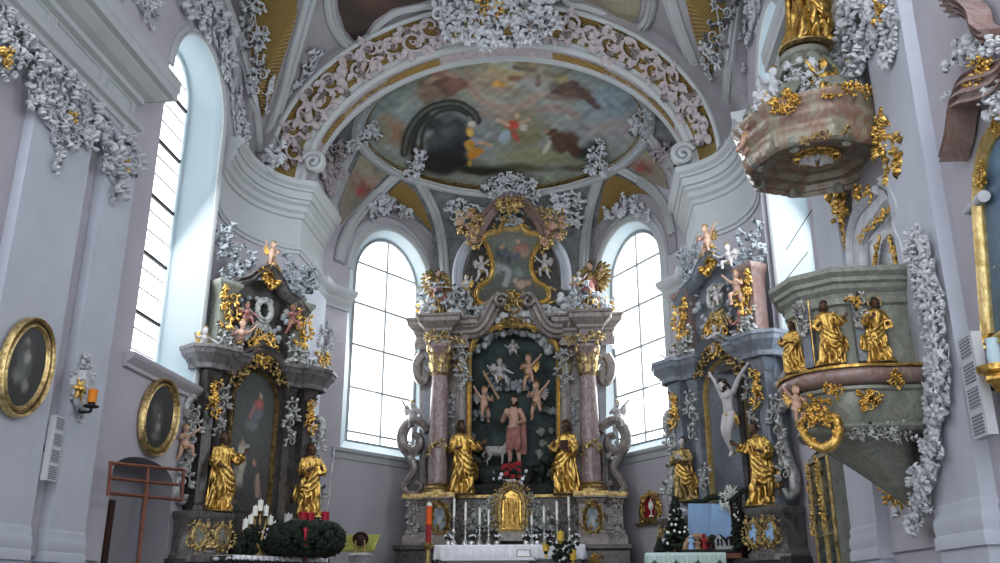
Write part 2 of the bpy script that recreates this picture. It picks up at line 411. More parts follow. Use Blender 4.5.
def scatter(poly, step, r):
    xs = [p[0] for p in poly]; ys = [p[1] for p in poly]; out = []; tries = 0
    area = (max(xs)-min(xs))*(max(ys)-min(ys)); n = int(area/step**2*6)+20
    for _ in range(n):
        x, y = r.uniform(min(xs), max(xs)), r.uniform(min(ys), max(ys))
        if inpoly(x, y, poly) and all((x-a)**2+(y-b)**2 > step*step for a, b in out): out.append((x, y))
    return out
def stem(mb, got, p, N, rad):
    """a twig from each piece of carving to its nearest neighbour"""
    if got:
        q = min(got, key=lambda g: (g-p).length_squared); a, b = p+N*rad*.6, q+N*rad*.6
        if (a-b).length > 1e-4: mb.tube([a, (a+b)/2+N*rad, b], rad, 5)
    got.append(p.copy())
def carve(mb, poly, surf, step, size, seed=0, units=None, relief=1.2, off=0.0, jit=.35):
    """fill an outline with scrolls and leaves standing in relief on a surface"""
    r = random.Random(seed); U = units or UNITS
    got = []
    for x, y in scatter(poly, step, r):
        p = surf.hit(x, y, off); A, B, N = surf.basis(p); k = mpp(p)*size*(1+jit*(r.random()*2-1)); stem(mb, got, p, N, mpp(p)*size*.07)
        put(mb, r.choice(U), p, A, B, N, k, r.uniform(0, 2*PI), relief*r.uniform(.8, 1.5), r.random() < .5)
    return mb
def trail(mb, line, surf, step, size, seed=0, units=None, relief=1.2, off=0.0, both=True):
    """scrolls alternating along a line"""
    r = random.Random(seed); U = units or CURLS; P = [Vector(q) for q in line]; L = 0; k = 0; i = 0
    acc = 0.0; nxt = 0.0; last = []
    for a, b in zip(P[:-1], P[1:]):
        d = (b-a); l = d.length
        while nxt <= acc+l:
            q = a + d*((nxt-acc)/max(l, 1e-6)); p = surf.hit(q.x, q.y, off); A, B, N = surf.basis(p); stem(mb, last, p, N, mpp(p)*size*.07); last[:] = last[-1:]; ang = math.atan2(-d.y, d.x)
            put(mb, r.choice(U), p, A, B, N, mpp(p)*size*r.uniform(.8, 1.2), ang+(PI if (k % 2 and both) else 0)+r.uniform(-.4, .4), relief, k % 2 == 0); k += 1; nxt += step
        acc += l
    return mb
def ornament(name, label, cat, poly, surf, step, size, mat, seed, group=None, gold=None, relief=1.3, off=0.0, units=None):
    mb = MB(); carve(mb, poly, surf, step, size, seed, units, relief, off); o = mb.build(name, M[mat], None, 180)
    centre(o); tag(o, label, cat, group)
    if gold:
        g = MB(); carve(g, gold, surf, step*.8, size*.7, seed+1, [UNITS[3], UNITS[6], UNITS[0]], relief, off+.06)
        c = g.build('gilded_spray', M['gold'], None, 180); c.parent = o; c.location = -Vector(o.location); c['label'] = 'gilded spray'
    return o
def wframe(mb, path3, N, w, h, prof=None, closed=True):
    """a moulded frame section swept along 3D points; N is the outward normal (or a function of the point)"""
    pr = prof or [(-1, 0), (-1, .5), (-.6, .9), (-.2, .55), (.15, 1), (.55, .8), (.8, .45), (1, .3), (1, 0)]
    P = [Vector(p) for p in path3]; m = len(P); rings = []
    for i in range(m):
        t = (P[(i+1) % m]-P[i-1]) if closed else (P[min(i+1, m-1)]-P[max(0, i-1)])
        n = N(P[i]) if callable(N) else N
        t.normalize(); sd = t.cross(n).normalized(); rings.append([P[i]+sd*(a*w)+n*(b*h) for a, b in pr])
    return mb.loft(rings, True, not closed, closed)
def spiral(c, A, B, r0, turns, a0, n=26, sgn=1, N=None, lift=0):
    out = []
    for i in range(n):
        t = i/(n-1); a = a0+sgn*turns*2*PI*t; q = r0*(1-t)**.9+.08*r0; out.append(c+A*(q*math.cos(a))+B*(q*math.sin(a))+(N*(lift*t) if N else V(0, 0, 0)))
    return out

# ------------------------------------------------------------------ figures (unit height, facing -y)
def limb(mb, pts, rad, n=10): mb.tube(smoothpath(pts, 5), [lerp(rad[min(int(i/5), len(rad)-1)], rad[min(int(i/5)+1, len(rad)-1)], (i % 5)/5) for i in range((len(pts)-1)*5+1)], n); [mb.blob(p, r*.98, 8, 6) for p, r in zip(pts, rad)]
def hand(mb, p, d, nrm, k, grip=.5):
    d = Vector(d).normalized(); nrm = Vector(nrm); nrm = (nrm-d*nrm.dot(d)).normalized(); s = d.cross(nrm); p = Vector(p)
    mb.tube([p-d*.012*k, p+d*.02*k, p+d*.045*k], [.016*k, .022*k, .021*k], 8, .6, nrm)
    for i, (o, L) in enumerate(((-.017, .036), (-.006, .044), (.006, .041), (.017, .031))):
        a = p+d*.043*k+s*o*k; b = a+d*L*.5*k+nrm*grip*.008*k; c = b+d*L*.4*(1-grip*.6)*k+nrm*grip*.024*k
        mb.tube([a, b, c], [.0072*k, .0066*k, .0052*k], 6)
    a = p+d*.012*k-s*.018*k; b = a+d*.018*k-s*.016*k+nrm*.006*k; c = b+d*.018*k+nrm*.012*k; mb.tube([a, b, c], [.009*k, .008*k, .006*k], 6)
def head(mb, c, k=1.0, yaw=0, tilt=0, nod=0):
    Mx = Matrix.Rotation(yaw, 3, 'Z') @ Matrix.Rotation(tilt, 3, 'Y') @ Matrix.Rotation(nod, 3, 'X'); c = Vector(c)
    def f(d):
        q = 1.0
        if d.y < 0:
            if abs(d.z-.06) < .2 and .15 < abs(d.x) < .6: q -= .07*(1-abs(d.z-.06)/.2)
            if d.z < -.3: q -= .06*abs(d.x)
            q += .05*max(0, 1-abs(d.z-.30)/.16)*(abs(d.x) < .6)
        else: q += .05
        return q
    mb.blob(c, (.047*k, .058*k, .068*k), 20, 16, f, Mx)
    def w(*p): return c + Mx @ (Vector(p)*k)
    mb.tube([w(0, -.056, .014), w(0, -.066, -.004), w(0, -.072, -.016), w(0, -.058, -.021)], [.007*k, .010*k, .013*k, .009*k], 7)
    mb.tube([w(-.018, -.050, -.037), w(0, -.058, -.036), w(.018, -.050, -.037)], [.004*k, .0075*k, .004*k], 6); mb.blob(w(0, -.046, -.056), (.018*k, .016*k, .015*k), 8, 6)
    for s in (-1, 1):
        mb.blob(w(.018*s, -.050, .008), (.0095*k, .006*k, .006*k), 8, 5); mb.tube([w(.008*s, -.056, .020), w(.020*s, -.055, .023), w(.032*s, -.046, .017)], .0045*k, 5); mb.blob(w(.049*s, .002, -.003), (.008*k, .014*k, .020*k), 7, 5)
    return Mx, w
def hair(mb, w, k, kind, r):
    for i in range(46 if kind != 'short' else 30):
        a = r.uniform(-PI, PI); b = r.uniform(-.1, 1.45); x, y, z = math.sin(a)*math.cos(b), math.cos(a)*math.cos(b), math.sin(b)
        if y < -.25 and z < .62: continue
        q = w(x*.050, y*.060+.004, z*.068+.006); mb.blob(q, .019*k*r.uniform(.8, 1.2), 6, 4)
    if kind in ('long', 'bearded'):
        for i in range(26):
            a = r.uniform(.55, 2*PI-.55); q = w(math.sin(a)*.052*(1), -math.cos(a)*.058*1+.004, -r.uniform(.0, .085)); mb.blob(q, .018*k, 6, 4)
    if kind == 'bearded':
        for i in range(26):
            a = r.uniform(-1, 1); q = w(.036*a, -.050+.022*abs(a), -.045-r.uniform(0, .055)*(1-.5*abs(a))); mb.blob(q, .013*k, 6, 4)
def statue(name, label, cat, pose, robe_mat='gold', skin='flesh_dark', hairkind='bearded', seed=0, group=None, extra=None, mantle='gold'):
    """a robed carved saint: one continuous body; robe, mantle and hair are its parts"""
    r = random.Random(seed); root = thing(name, label, cat, None, group); sw = pose.get('sway', .03); k = 1.0
    body = MB(); hx = -sw*.6; sx = sw*.5
    def ax(z): return sw*math.sin(min(1, z/.8)*PI)
    Lk, Rk = V(-.05+ax(.27), -.035+pose.get('knee', 0), .27), V(.055+ax(.27), -.01, .27)
    limb(body, [V(-.045+ax(.5), 0, .5), Lk, V(-.055, -.0, .04)], [.07, .05, .032]); limb(body, [V(.045+ax(.5), 0, .5), Rk, V(.065, .01, .04)], [.07, .05, .032])
    for s, y in ((-.055, 0), (.065, .01)): body.tube([V(s, y+.025, .02), V(s*1.1, y-.03, .022), V(s*1.25, y-.085, .012)], [.024, .024, .014], 8)
    body.tube([V(ax(.48), 0, .48), V(ax(.6), 0, .6), V(ax(.7), -.01, .7), V(ax(.77), 0, .78)], [.088, .078, .10, .07], 12, .72, V(0, 1, 0))
    hc = V(ax(.8)+pose.get('hx', 0), -.012+pose.get('hy', 0), .915); body.tube([V(ax(.77), .005, .76), lerp(V(ax(.77), .005, .76), hc, .5), hc], [.042, .032, .032], 9)
    Mx, w = head(body, hc, 1, pose.get('yaw', 0), pose.get('tilt', 0), pose.get('nod', 0))
    sl = MB(); arms = pose['arms']
    for s, (el, ha) in zip((-1, 1), arms):
        sh = V(ax(.75)+.105*s, .005, .755); el = V(*el)+V(ax(.6), 0, 0); ha = V(*ha)+V(ax(.6), 0, 0)
        limb(body, [sh, el, ha], [.042, .032, .021]); d = (ha-el).normalized(); hand(body, ha, d, V(0, -1, .2) if abs(d.y) < .8 else V(0, 0, 1), 1.05, .55)
        e2 = lerp(el, ha, .72); P = smoothpath([sh+V(-.02*s, 0, .01), lerp(sh, el, .5), el, lerp(el, ha, .4), e2], 5); n = 18; rings = []; prev = None
        for i, p in enumerate(P):
            t = (P[min(i+1, len(P)-1)]-P[max(i-1, 0)]).normalized(); b = V(0, 0, 1)-t*t.z; b = b.normalized() if b.length > .05 else V(0, 1, 0); a = b.cross(t); u = i/(len(P)-1)
            rad = lerp(.058, .05, min(1, u*2))+max(0, u-.55)*.055
            rings.append([p+(a*math.cos(2*PI*j/n)+b*(math.sin(2*PI*j/n)-.25*max(0, u-.4)))*rad*(1+.16*math.sin(4*2*PI*j/n*1+u*9+s)+.08*math.sin(u*38)) for j in range(n)])
        sl.loft(rings)
    # robe
    prof = [(0, .165, .145), (.03, .17, .15), (.12, .15, .13), (.25, .135, .12), (.38, .13, .112), (.48, .122, .10), (.56, .105, .085), (.62, .108, .085), (.70, .125, .09), (.755, .135, .08), (.785, .10, .068), (.81, .055, .05), (.825, .045, .045)]
    zt = [p[0] for p in prof]; N = 72; rings = []; ph = r.uniform(0, 6)
    for i in range(52):
        z = .825*i/51; rx = np.interp(z, zt, [p[1] for p in prof]); ry = np.interp(z, zt, [p[2] for p in prof]); am = np.interp(z, [0, .3, .52, .57, .7, .82], [.26, .22, .12, .07, .09, .03]); ring = []
        for j in range(N):
            a = 2*PI*j/N
            fo = (abs(math.sin(4.5*a+ph+5*z+1.2*math.sin(6*z+a)))-.55)*1.7+math.sin(15*a+2.1*ph-9*z)*.35+math.sin(4*a-11*z+ph)*.5
            kn = .30*math.exp(-((a-4.25)/.5)**2-((z-.27)/.14)**2)*pose.get('bend', 1); q = 1+am*fo+kn
            ring.append(V(ax(z)+rx*q*math.cos(a)+.02*math.sin(3*z)*pose.get('swing', 0), ry*q*math.sin(a), .012+z+(.018*math.sin(5*a+ph) if i < 3 else 0)))
        rings.append(ring)
    rb = MB(); rb.loft(rings); rb.v += []; b0 = len(rb.v); rb.add(sl.v, sl.f)
    rb.tube([V(ax(.56)+.112*math.cos(t), .092*math.sin(t), .565) for t in np.linspace(0, 2*PI, 20)[:-1]], .011, 6, closed=True)
    # mantle: folded cloth from one shoulder over the hip, with a hanging tail
    mt = MB(); sd = pose.get('side', 1)
    for q in range(9):
        o = q*.016; pts = [V(-.10*sd, .06, .74-o*.6), V(-.12*sd, -.02, .72-o), V(-.05*sd, -.105-.006*math.sin(q*2), .60-o*1.6), V(.06*sd, -.12-.01*math.cos(q*2.4), .48-o*1.7), V(.145*sd, -.06, .43-o*1.2), V(.165*sd, .02, .40-o), V(.10*sd, .10, .42-o)]
        mt.tube(smoothpath([p+V(ax(p.z), 0, 0) for p in pts], 4), [.017+.012*math.sin(i*.7+q*2.2) for i in range(25)], 6)
    for q in range(7):
        x = .10+.016*q; pts = [V(x*sd, -.08+.02*q, .44), V((x+.03)*sd, -.085+.022*q+.012*math.sin(q*3), .30), V((x+.035+.012*math.sin(q*1.9))*sd, -.06+.022*q, .16+.012*q)]
        mt.tube(smoothpath([p+V(ax(p.z), 0, 0) for p in pts], 4), [.013+.009*i/8 for i in range(9)], 6)
    for q in range(8):
        a = PI*(.12+.1*q); pts = [V(.10*math.cos(a), .06*math.sin(a)+.03, .76), V(.14*math.cos(a), .10*math.sin(a)+.03, .5), V(.175*math.cos(a)+.02*math.sin(q*2), .13*math.sin(a)+.035, .2), V(.19*math.cos(a), .14*math.sin(a)+.03, .05)]
        mt.tube(smoothpath([p+V(ax(p.z), 0, 0) for p in pts], 4), [.022+.016*i/12 for i in range(13)], 7)
    link_mesh('body', remesh(body, .0055, 2), M[skin], root)
    link_mesh('robe', remesh(rb, .0065, 1), M[robe_mat], root); link_mesh('mantle', remesh(mt, .007, 1), M[mantle], root)
    h = MB(); hair(h, w, 1, hairkind, r); link_mesh('veil' if hairkind == 'veil' else 'hair', remesh(h, .006, 1), M['hair'], root)
    bs = MB(); bs.lathe([(.02, -.001), (.20, -.001), (.205, .008), (.19, .02), (.02, .022)], 20, (ax(0), 0, 0), None, 1.05, .95); bs.build('plinth', M['gold_dull'], root, 30)
    if extra: extra(root, ax, w)
    return root
def at(o, p, h, rz=0, sc=None): o.location = p; o.rotation_euler = (0, 0, rz); o.scale = (h,)*3 if sc is None else sc; return o

def putto_mesh(pose, seed=0):
    """chubby winged child, unit height about 1, hips near the origin; returns meshes"""
    r = random.Random(seed); b = MB(); p = {k: V(*v) for k, v in pose.items() if isinstance(v, tuple)}
    ch = p.get('chest', V(0, 0, .22)); nk = ch+V(0, -.01, .13); hc = nk+p.get('head', V(0, -.02, .13))
    b.tube([V(0, .01, -.05), V(0, -.01, .05), lerp(V(0, 0, 0), ch, .6), ch, nk], [.11, .125, .115, .115, .06], 12, .85, V(0, 1, 0)); b.blob((0, 0, -.02), (.12, .115, .10), 10, 8)
    b.blob(ch+V(0, -.03, .0), (.11, .09, .09), 10, 8); b.tube([nk-V(0, 0, .04), nk+V(0, 0, .05)], .05, 8); head(b, hc, 1.75, pose.get('yaw', 0), pose.get('tilt', 0), pose.get('nod', 0))
    for s in ('L', 'R'):
        sg = -1 if s == 'L' else 1; sh = ch+V(.11*sg, 0, .05); e, h = p['e'+s], p['h'+s]; limb(b, [sh, e, h], [.055, .046, .032], 8); hand(b, h, h-e, V(0, -1, .1), 1.35, .4)
        hp = V(.065*sg, 0, -.05); kn, ft = p['k'+s], p['f'+s]; limb(b, [hp, kn, ft], [.088, .062, .038], 9); d = V(.02*sg, -.09, -.02) if abs((ft-kn).normalized().y) < .7 else V(0, 0, .09); b.tube([ft, ft+d*.6, ft+d], [.036, .032, .018], 7)
    hr = MB(); Mx = Matrix.Rotation(pose.get('yaw', 0), 3, 'Z')
    for i in range(40):
        a = r.uniform(-PI, PI); q = r.uniform(.0, 1.45); d = V(math.sin(a)*math.cos(q), math.cos(a)*math.cos(q), math.sin(q))
        if d.y < -.3 and d.z < .6: continue
        hr.blob(hc+Mx @ V(d.x*.088, d.y*.103, d.z*.116+.01), .03*r.uniform(.8, 1.2), 6, 4)
    cl = MB()
    for q in range(6):
        cl.tube(smoothpath([V(-.13, .02, .02-.02*q), V(-.02, -.135-.006*(q % 2), -.03-.018*q), V(.12, -.05, .0-.024*q), V(.17, .06+.03*q, -.03-.03*q), V(.15+.03*q, .14, -.16-.02*q)], 4), [.016+.008*math.sin(i+q) for i in range(17)], 6)
    wg = []
    for sg in (-1, 1):
        w = MB()
        for i in range(7):
            a = R(62-17*i); L = .30-.025*abs(i-1.5); base = ch+V(.05*sg, .10, .04-.012*i); d = V(sg*math.cos(a)*.9, .35, math.sin(a)).normalized()
            w.tube(smoothpath([base, base+d*L*.5+V(0, .02, .03), base+d*L], 3), [.016, .027, .031, .033, .031, .024, .01], 6, .35, V(0, 1, 0))
        wg.append(w)
    return remesh(b, .016, 2), remesh(hr, .016, 1), remesh(cl, .014, 1), [w.mesh('wing', 60) for w in wg]
PUTTO_POSES = [
 dict(eL=(-.24, -.05, .36), hL=(-.34, -.10, .50), eR=(.22, -.12, .16), hR=(.16, -.24, .24), kL=(-.12, -.2, -.1), fL=(-.12, -.14, -.34), kR=(.13, -.04, -.26), fR=(.16, .10, -.44), yaw=.5, tilt=.2),
 dict(eL=(-.22, -.12, .16), hL=(-.12, -.25, .22), eR=(.25, -.04, .38), hR=(.38, -.06, .50), kL=(-.12, -.06, -.27), fL=(-.18, .06, -.46), kR=(.15, -.2, -.06), fR=(.2, -.2, -.3), yaw=-.5, tilt=-.2),
 dict(chest=(0, -.08, .2), eL=(-.27, -.1, .18), hL=(-.38, -.2, .26), eR=(.27, -.1, .18), hR=(.36, -.22, .10), kL=(-.15, -.22, -.02), fL=(-.1, -.28, -.25), kR=(.15, -.22, -.02), fR=(.2, -.26, -.24), yaw=.1),
 dict(chest=(.06, -.12, .16), eL=(-.18, -.22, .08), hL=(-.2, -.36, .14), eR=(.26, -.18, .22), hR=(.36, -.3, .34), kL=(-.14, .02, -.25), fL=(-.16, .22, -.36), kR=(.1, .08, -.26), fR=(.06, .27, -.4), yaw=.3, nod=.2),
]
PUTTI = []
def putto_proto(i, skin, wing, cloth):
    key = (i, skin, wing, cloth)
    for k, o in PUTTI:
        if k == key: return o
    if not hasattr(putto_proto, 'm'): putto_proto.m = {}
    if i not in putto_proto.m: putto_proto.m[i] = putto_mesh(PUTTO_POSES[i], i)
    b, h, c, w = putto_proto.m[i]
    if any(k[0] == i for k, _ in PUTTI): b, h, c, w = b.copy(), h.copy(), c.copy(), [x.copy() for x in w]
    return key, (b, h, c, w)
def putto(label, p, h, rz=0, pose=0, skin='flesh', wing='gold', cloth='gold', rot=None, group=None, name='putto', cat='cherub figure'):
    g = putto_proto(pose, skin, wing, cloth)
    if isinstance(g, tuple):
        key, (b, hr, c, w) = g; root = thing(name, label, cat, None, group)
        link_mesh('body', b, M[skin], root); link_mesh('hair', hr, M['gold_dull'], root); link_mesh('loincloth', c, M[cloth], root)
        for x in w: link_mesh('wing', x, M[wing], root)
        PUTTI.append((key, root)); o = root
    else: o = dup(g, (0, 0, 0), label=label); o.name = name; o['category'] = cat
    if group: o['group'] = group
    o.location = p; o.rotation_euler = rot or (0, 0, rz); o.scale = (h,)*3
    return o
def column(mb_sh, mb_ba, mb_ca, x, y, z0, z1, r, cap_h):
    zb = z0+r*1.0; zc = z1-cap_h; H = zc-zb
    mb_ba.lathe([(0, z0), (r*1.45, z0), (r*1.45, z0+r*.3), (r*1.35, z0+r*.34), (r*1.4, z0+r*.5), (r*1.2, z0+r*.62), (r*1.12, z0+r*.75), (r*1.2, z0+r*.9), (r*1.02, zb)], 24, (x, y, 0))
    pr = [(r*(1-.16*(t/12)**1.8), zb+H*t/12) for t in range(13)]; mb_sh.lathe(pr, 24, (x, y, 0))
    mb_sh.lathe([(r*.85, zc+cap_h*.02), (r*.85, zc+cap_h*.1), (r*.88, zc+cap_h*.5), (r*1.1, zc+cap_h*.85), (r*1.3, zc+cap_h*.9), (r*1.35, z1), (0, z1)], 20, (x, y, 0)); mb_ca.lathe([(r*.86, zc-.01), (r*1.0, zc+cap_h*.03), (r*.86, zc+cap_h*.07)], 20, (x, y, 0))
    rr = random.Random(1)
    for row, (zz, n, L) in enumerate(((.08, 8, .42), (.36, 8, .42))):
        for k in range(n):
            a = 2*PI*(k+.5*row)/n; d = V(math.cos(a), math.sin(a), 0); p = V(x, y, zc+cap_h*zz)+d*r*.88; up = d
            rows = []; t = V(-d.y, d.x, 0)
            for i in range(5):
                u = i/4; q = p+V(0, 0, cap_h*L*min(u, .86))+d*r*(.10+.55*u**2.5)-V(0, 0, cap_h*.10*max(0, u-.8)*5); wd = r*.36*math.sin(PI*(.2+.72*u)); rows.append([q-t*wd, q+d*r*.08, q+t*wd])
            mb_ca.loft(rows, False, False)
    for k in range(4):
        a = PI/4+k*PI/2; d = V(math.cos(a), math.sin(a), 0); c = V(x, y, z1-cap_h*.2)+d*r*1.15
        mb_ca.tube(spiral(c, d, V(0, 0, 1), cap_h*.22, 1.2, PI, 16, -1), r*.13, 6)
# ------------------------------------------------------------------ the shell
NX = -1.5
WL = Fr((-6, 0), (0, 1)); WR = Fr((3, 0), (0, -1))      # nave walls, s = Y on the left, -Y on the right
def arch(s0, s1, z0, zs, rise, n=20):
    c, h = (s0+s1)/2, (s1-s0)/2
    return [(s0, z0), (s1, z0)]+[(c+h*math.cos(PI*i/n), zs+rise*math.sin(PI*i/n)) for i in range(n+1)]
def zl(y):
    b = 0
    for c in (12.15, 7.35, 2.55):
        q = 1-((y-c)/2.2)**2
        if q > 0: b = max(b, 9.1+2.8*math.sqrt(q))
    return b
def zb(x):
    q = 1-((x-NX)/4.5)**2; return 9.1+3.5*math.sqrt(q) if q > 0 else 9.1
def zv(x, y): return max(zb(x), zl(y))
VAULT = Surf(lambda p: min(zv(p.x, p.y)-p.z, p.x+6, 3-p.x), 6, 30)
def zd(x, y): return 12.6-.617*(y-16.6)-.11*(x-AX)**2
FL = Fr((-5.24, 17.6), (1.7, 2.7)); FLEN = math.hypot(1.7, 2.7); FRT = Fr((.38, 20.3), (1.7, -2.7)); YB = 20.3
def gd(p):
    a = (FL.o-V(p.x, p.y, 0)).dot(FL.n); b = (FRT.o-V(p.x, p.y, 0)).dot(FRT.n)
    return min(zd(p.x, p.y)-p.z, -a, -b, YB-p.y, p.x+5.3, 2.14-p.x)
DOME = Surf(gd, 16.3, 32)
BACK = Fr((AX, YB), (1, 0))

# floors
f = MB(); f.box(BACK, -5, 5, 10.0, 23, -.2, 0); struct('floor', f, M['floor_stone'])
f = MB()
for i in range(5): f.box(BACK, -5, 5, -.6, 10-.35*i, -.2+.2*i, .2*(i+1))
struct('floor', f, M['floor_stone'])
# nave walls with window and door openings
WIN_O = arch(11.32, 13.42, 4.62, 9.1, 1.1); WIN_I = arch(11.72, 13.05, 4.74, 9.3, .74)
DOOR = arch(11.28, 13.05, 0, 3.12, .26)
def wall(name, fr, flip):
    ys = np.linspace(-2, 15.02, 96); S = (lambda y: -y) if flip else (lambda y: y)
    top = [(S(y), max(9.2, zl(y))+.05) for y in ys]; out = [(S(-2), 0), (S(13.46), 0), (S(13.46), 9.05), (S(15.02), 9.05)]+top[::-1]
    fixp = lambda P: [(S(a), b) for a, b in P]
    hole = fixp(WIN_O); dr = fixp(DOOR)
    tri = tessellate_polygon([[V(a, b, 0) for a, b in L] for L in (out, hole, dr)]); fl = out+hole+dr
    mb = MB(); mb.add([fr.w(a, 0, b) for a, b in fl], [tuple(t) for t in tri]); w = struct(name, mb, M['wall'], None, 0)
    r = MB(); a, b = hole, fixp(WIN_I); r.loft([[fr.w(s, 0, z) for s, z in a], [fr.w(s, -.5, z) for s, z in b], [fr.w(s, -.56, z) for s, z in b]], True, False); r.build('window_reveal', M['reveal'], w, 30)
    r = MB(); r.loft([[fr.w(s, 0, z) for s, z in dr], [fr.w(s, -.45, z) for s, z in dr]], True, False); r.prism(dr, fr, -.45, -.5); r.build('door_recess', M['niche'], w, 30)
    # moulding round the window opening
    m = MB(); wframe(m, [fr.w(s, .0, z) for s, z in hole[1:]][::(1 if not flip else -1)], fr.n, .07, .06, None, False); m.build('window_moulding', M['white'], w)
    sl = MB(); s0, s1 = (11.15, 13.5); P = [(s0, 0), (s1, 0)]
    path = [(fr.w(S(y), 0, 0).x, y) for y in (s0, s1)]; path = path if not flip else path[::-1]
    sl.sweep(path, [(0, 4.44), (.05, 4.45), (.05, 4.5), (.12, 4.56), (.15, 4.6), (.15, 4.64), (-.05, 4.66)]); sl.build('window_sill', M['wall'], w)
    return w
WLO = wall('wall_left', WL, False); WRO = wall('wall_right', WR, True)
def window(n, fr, P, depth, vbars, hbars, thin, bar=.02, mat='iron'):
    root = thing('window_%d' % n, '', ''); del root['label']; del root['category']; root['kind'] = 'structure'
    g = MB(); g.prism(P, fr, depth-.03, depth); g.build('pane', M['window_glass'], root, 0)
    s0 = min(p[0] for p in P); s1 = max(p[0] for p in P); z0 = P[0][1]; zt = max(p[1] for p in P)
    b = MB(); c, h = (s0+s1)/2, (s1-s0)/2; zs = [p[1] for p in P][2]; rise = zt-zs
    def half(z): return h if z <= zs else h*math.sqrt(max(0, 1-((z-zs)/rise)**2))
    def top(s): return zs+rise*math.sqrt(max(0, 1-((s-c)/h)**2))
    for s in vbars: b.box(fr, s-bar, s+bar, depth, depth+.03, z0, top(s))
    for z in hbars: b.box(fr, c-half(z), c+half(z), depth, depth+.045, z-bar, z+bar)
    b.build('glazing_bar', M[mat], root, 0)
    b = MB()
    for z in thin: b.box(fr, c-half(z), c+half(z), depth, depth+.02, z-.007, z+.007)
    if thin: b.build('lead_line', M['grille'], root, 0)
    k = MB(); wframe(k, [fr.w(s, depth+.02, z) for s, z in P], fr.n, .05, .05); k.build('window_frame', M[mat] if mat != 'iron' else M['reveal'], root)
    return root
hb = [5.55+.93*i for i in range(5)]; th = [5.0+.31*i for i in range(16) if abs(((5.0+.31*i)-5.55) % .93) > .1]
window(1, WL, WIN_I, -.52, [], hb, th, .022); window(2, WR, [(-a, b) for a, b in WIN_I][::-1][-2:]+[(-a, b) for a, b in WIN_I][::-1][:-2], -.52, [], hb, th, .022)
# pilasters with bases
def pil(fr, y0, y1, S, n=.12, z1=7.35):
    m = MB(); a, b = sorted((S(y0), S(y1))); m.box(fr, a, b, 0, n, 2.3, z1); m.box(fr, a-.0, b+.0, 0, n+.01, 0, 1.98)
    o = struct('trim_%d' % pil.k, m, M['pale']); pil.k += 1
    bs = MB(); q = [fr.w(a, 0, 0), fr.w(a, n, 0), fr.w(b, n, 0), fr.w(b, 0, 0)]
    bs.sweep([(p.x, p.y) for p in q], [(-.02, 1.95), (.035, 1.95), (.035, 2.04), (.02, 2.06), (.03, 2.12), (.025, 2.18), (.01, 2.21), (.015, 2.26), (0, 2.3), (-.02, 2.3)]); bs.build('pilaster_base', M['pale'], o)
    return o
pil.k = 1
for y0, y1 in ((8.35, 9.5), (9.86, 10.6), (6.4, 7.6), (3.6, 4.7)): pil(WL, y0, y1, lambda y: y)
for y0, y1 in ((7.15, 8.08), (9.72, 10.68), (3.6, 4.7)): pil(WR, y0, y1, lambda y: -y)
# dado line on the walls
for fr, S in ((WL, 1), (WR, -1)):
    m = MB(); p = [(fr.w(0, 0, 0).x, -2), (fr.w(0, 0, 0).x, 11.2)]; p = p if S > 0 else p[::-1]
    m.sweep(p, [(-.02, 2.0), (.03, 2.0), (.03, 2.1), (.012, 2.16), (.012, 2.24), (-.02, 2.26)]); struct('trim_%d' % pil.k, m, M['wall']); pil.k += 1
# entablature of the nave
ENT0 = [(-.1, 7.3), (.03, 7.3), (.03, 7.42), (.06, 7.44), (.06, 7.56), (.12, 7.6), (.14, 7.68), (.02, 7.72), (.02, 8.2), (.09, 8.24), (.10, 8.34), (.20, 8.40), (.30, 8.52), (.32, 8.56), (.40, 8.58), (.40, 8.76), (.43, 8.80), (.50, 8.96), (.52, 9.02), (.52, 9.08), (-.1, 9.12)]
ENT = [(min(o, .42+.0*o) if o > .42 else o, 7.3+(z-7.3)*.62) for o, z in ENT0]
pl = [(-5.9, -2), (-5.9, 10.32), (-6.15, 10.32)]
m = MB(); m.sweep(pl, ENT); struct('trim_%d' % pil.k, m, M['white'], None, 12); pil.k += 1
m = MB(); m.sweep([(2*NX-x, y) for x, y in pl][::-1], ENT); struct('trim_%d' % pil.k, m, M['white'], None, 25); pil.k += 1
# frieze panels
for side, fr, S in (('left', WL, 1), ('right', WR, -1)):
    m = MB()
    for y0, y1 in ((5.2, 6.3), (6.5, 7.5), (7.6, 8.25), (8.4, 9.4), (9.6, 10.22)):
        a, b = sorted((S*y0, S*y1)); q = [fr.w(a, .125, 7.62), fr.w(b, .125, 7.62), fr.w(b, .125, 7.82), fr.w(a, .125, 7.82)]; wframe(m, q, fr.n, .018, .012)
    struct('trim_%d' % pil.k, m, M['white']); pil.k += 1
# nave vault
m = MB(); rows = []; YS = np.linspace(-2, 15.0, 190)
for y in YS:
    rows.append([V(NX+4.5*math.sin(R(a)), y, zv(NX+4.5*math.sin(R(a)), y)) for a in np.linspace(-90, 90, 121)])
m.loft(rows, False, False); struct('ceiling', m, M['vault'], None, 35)
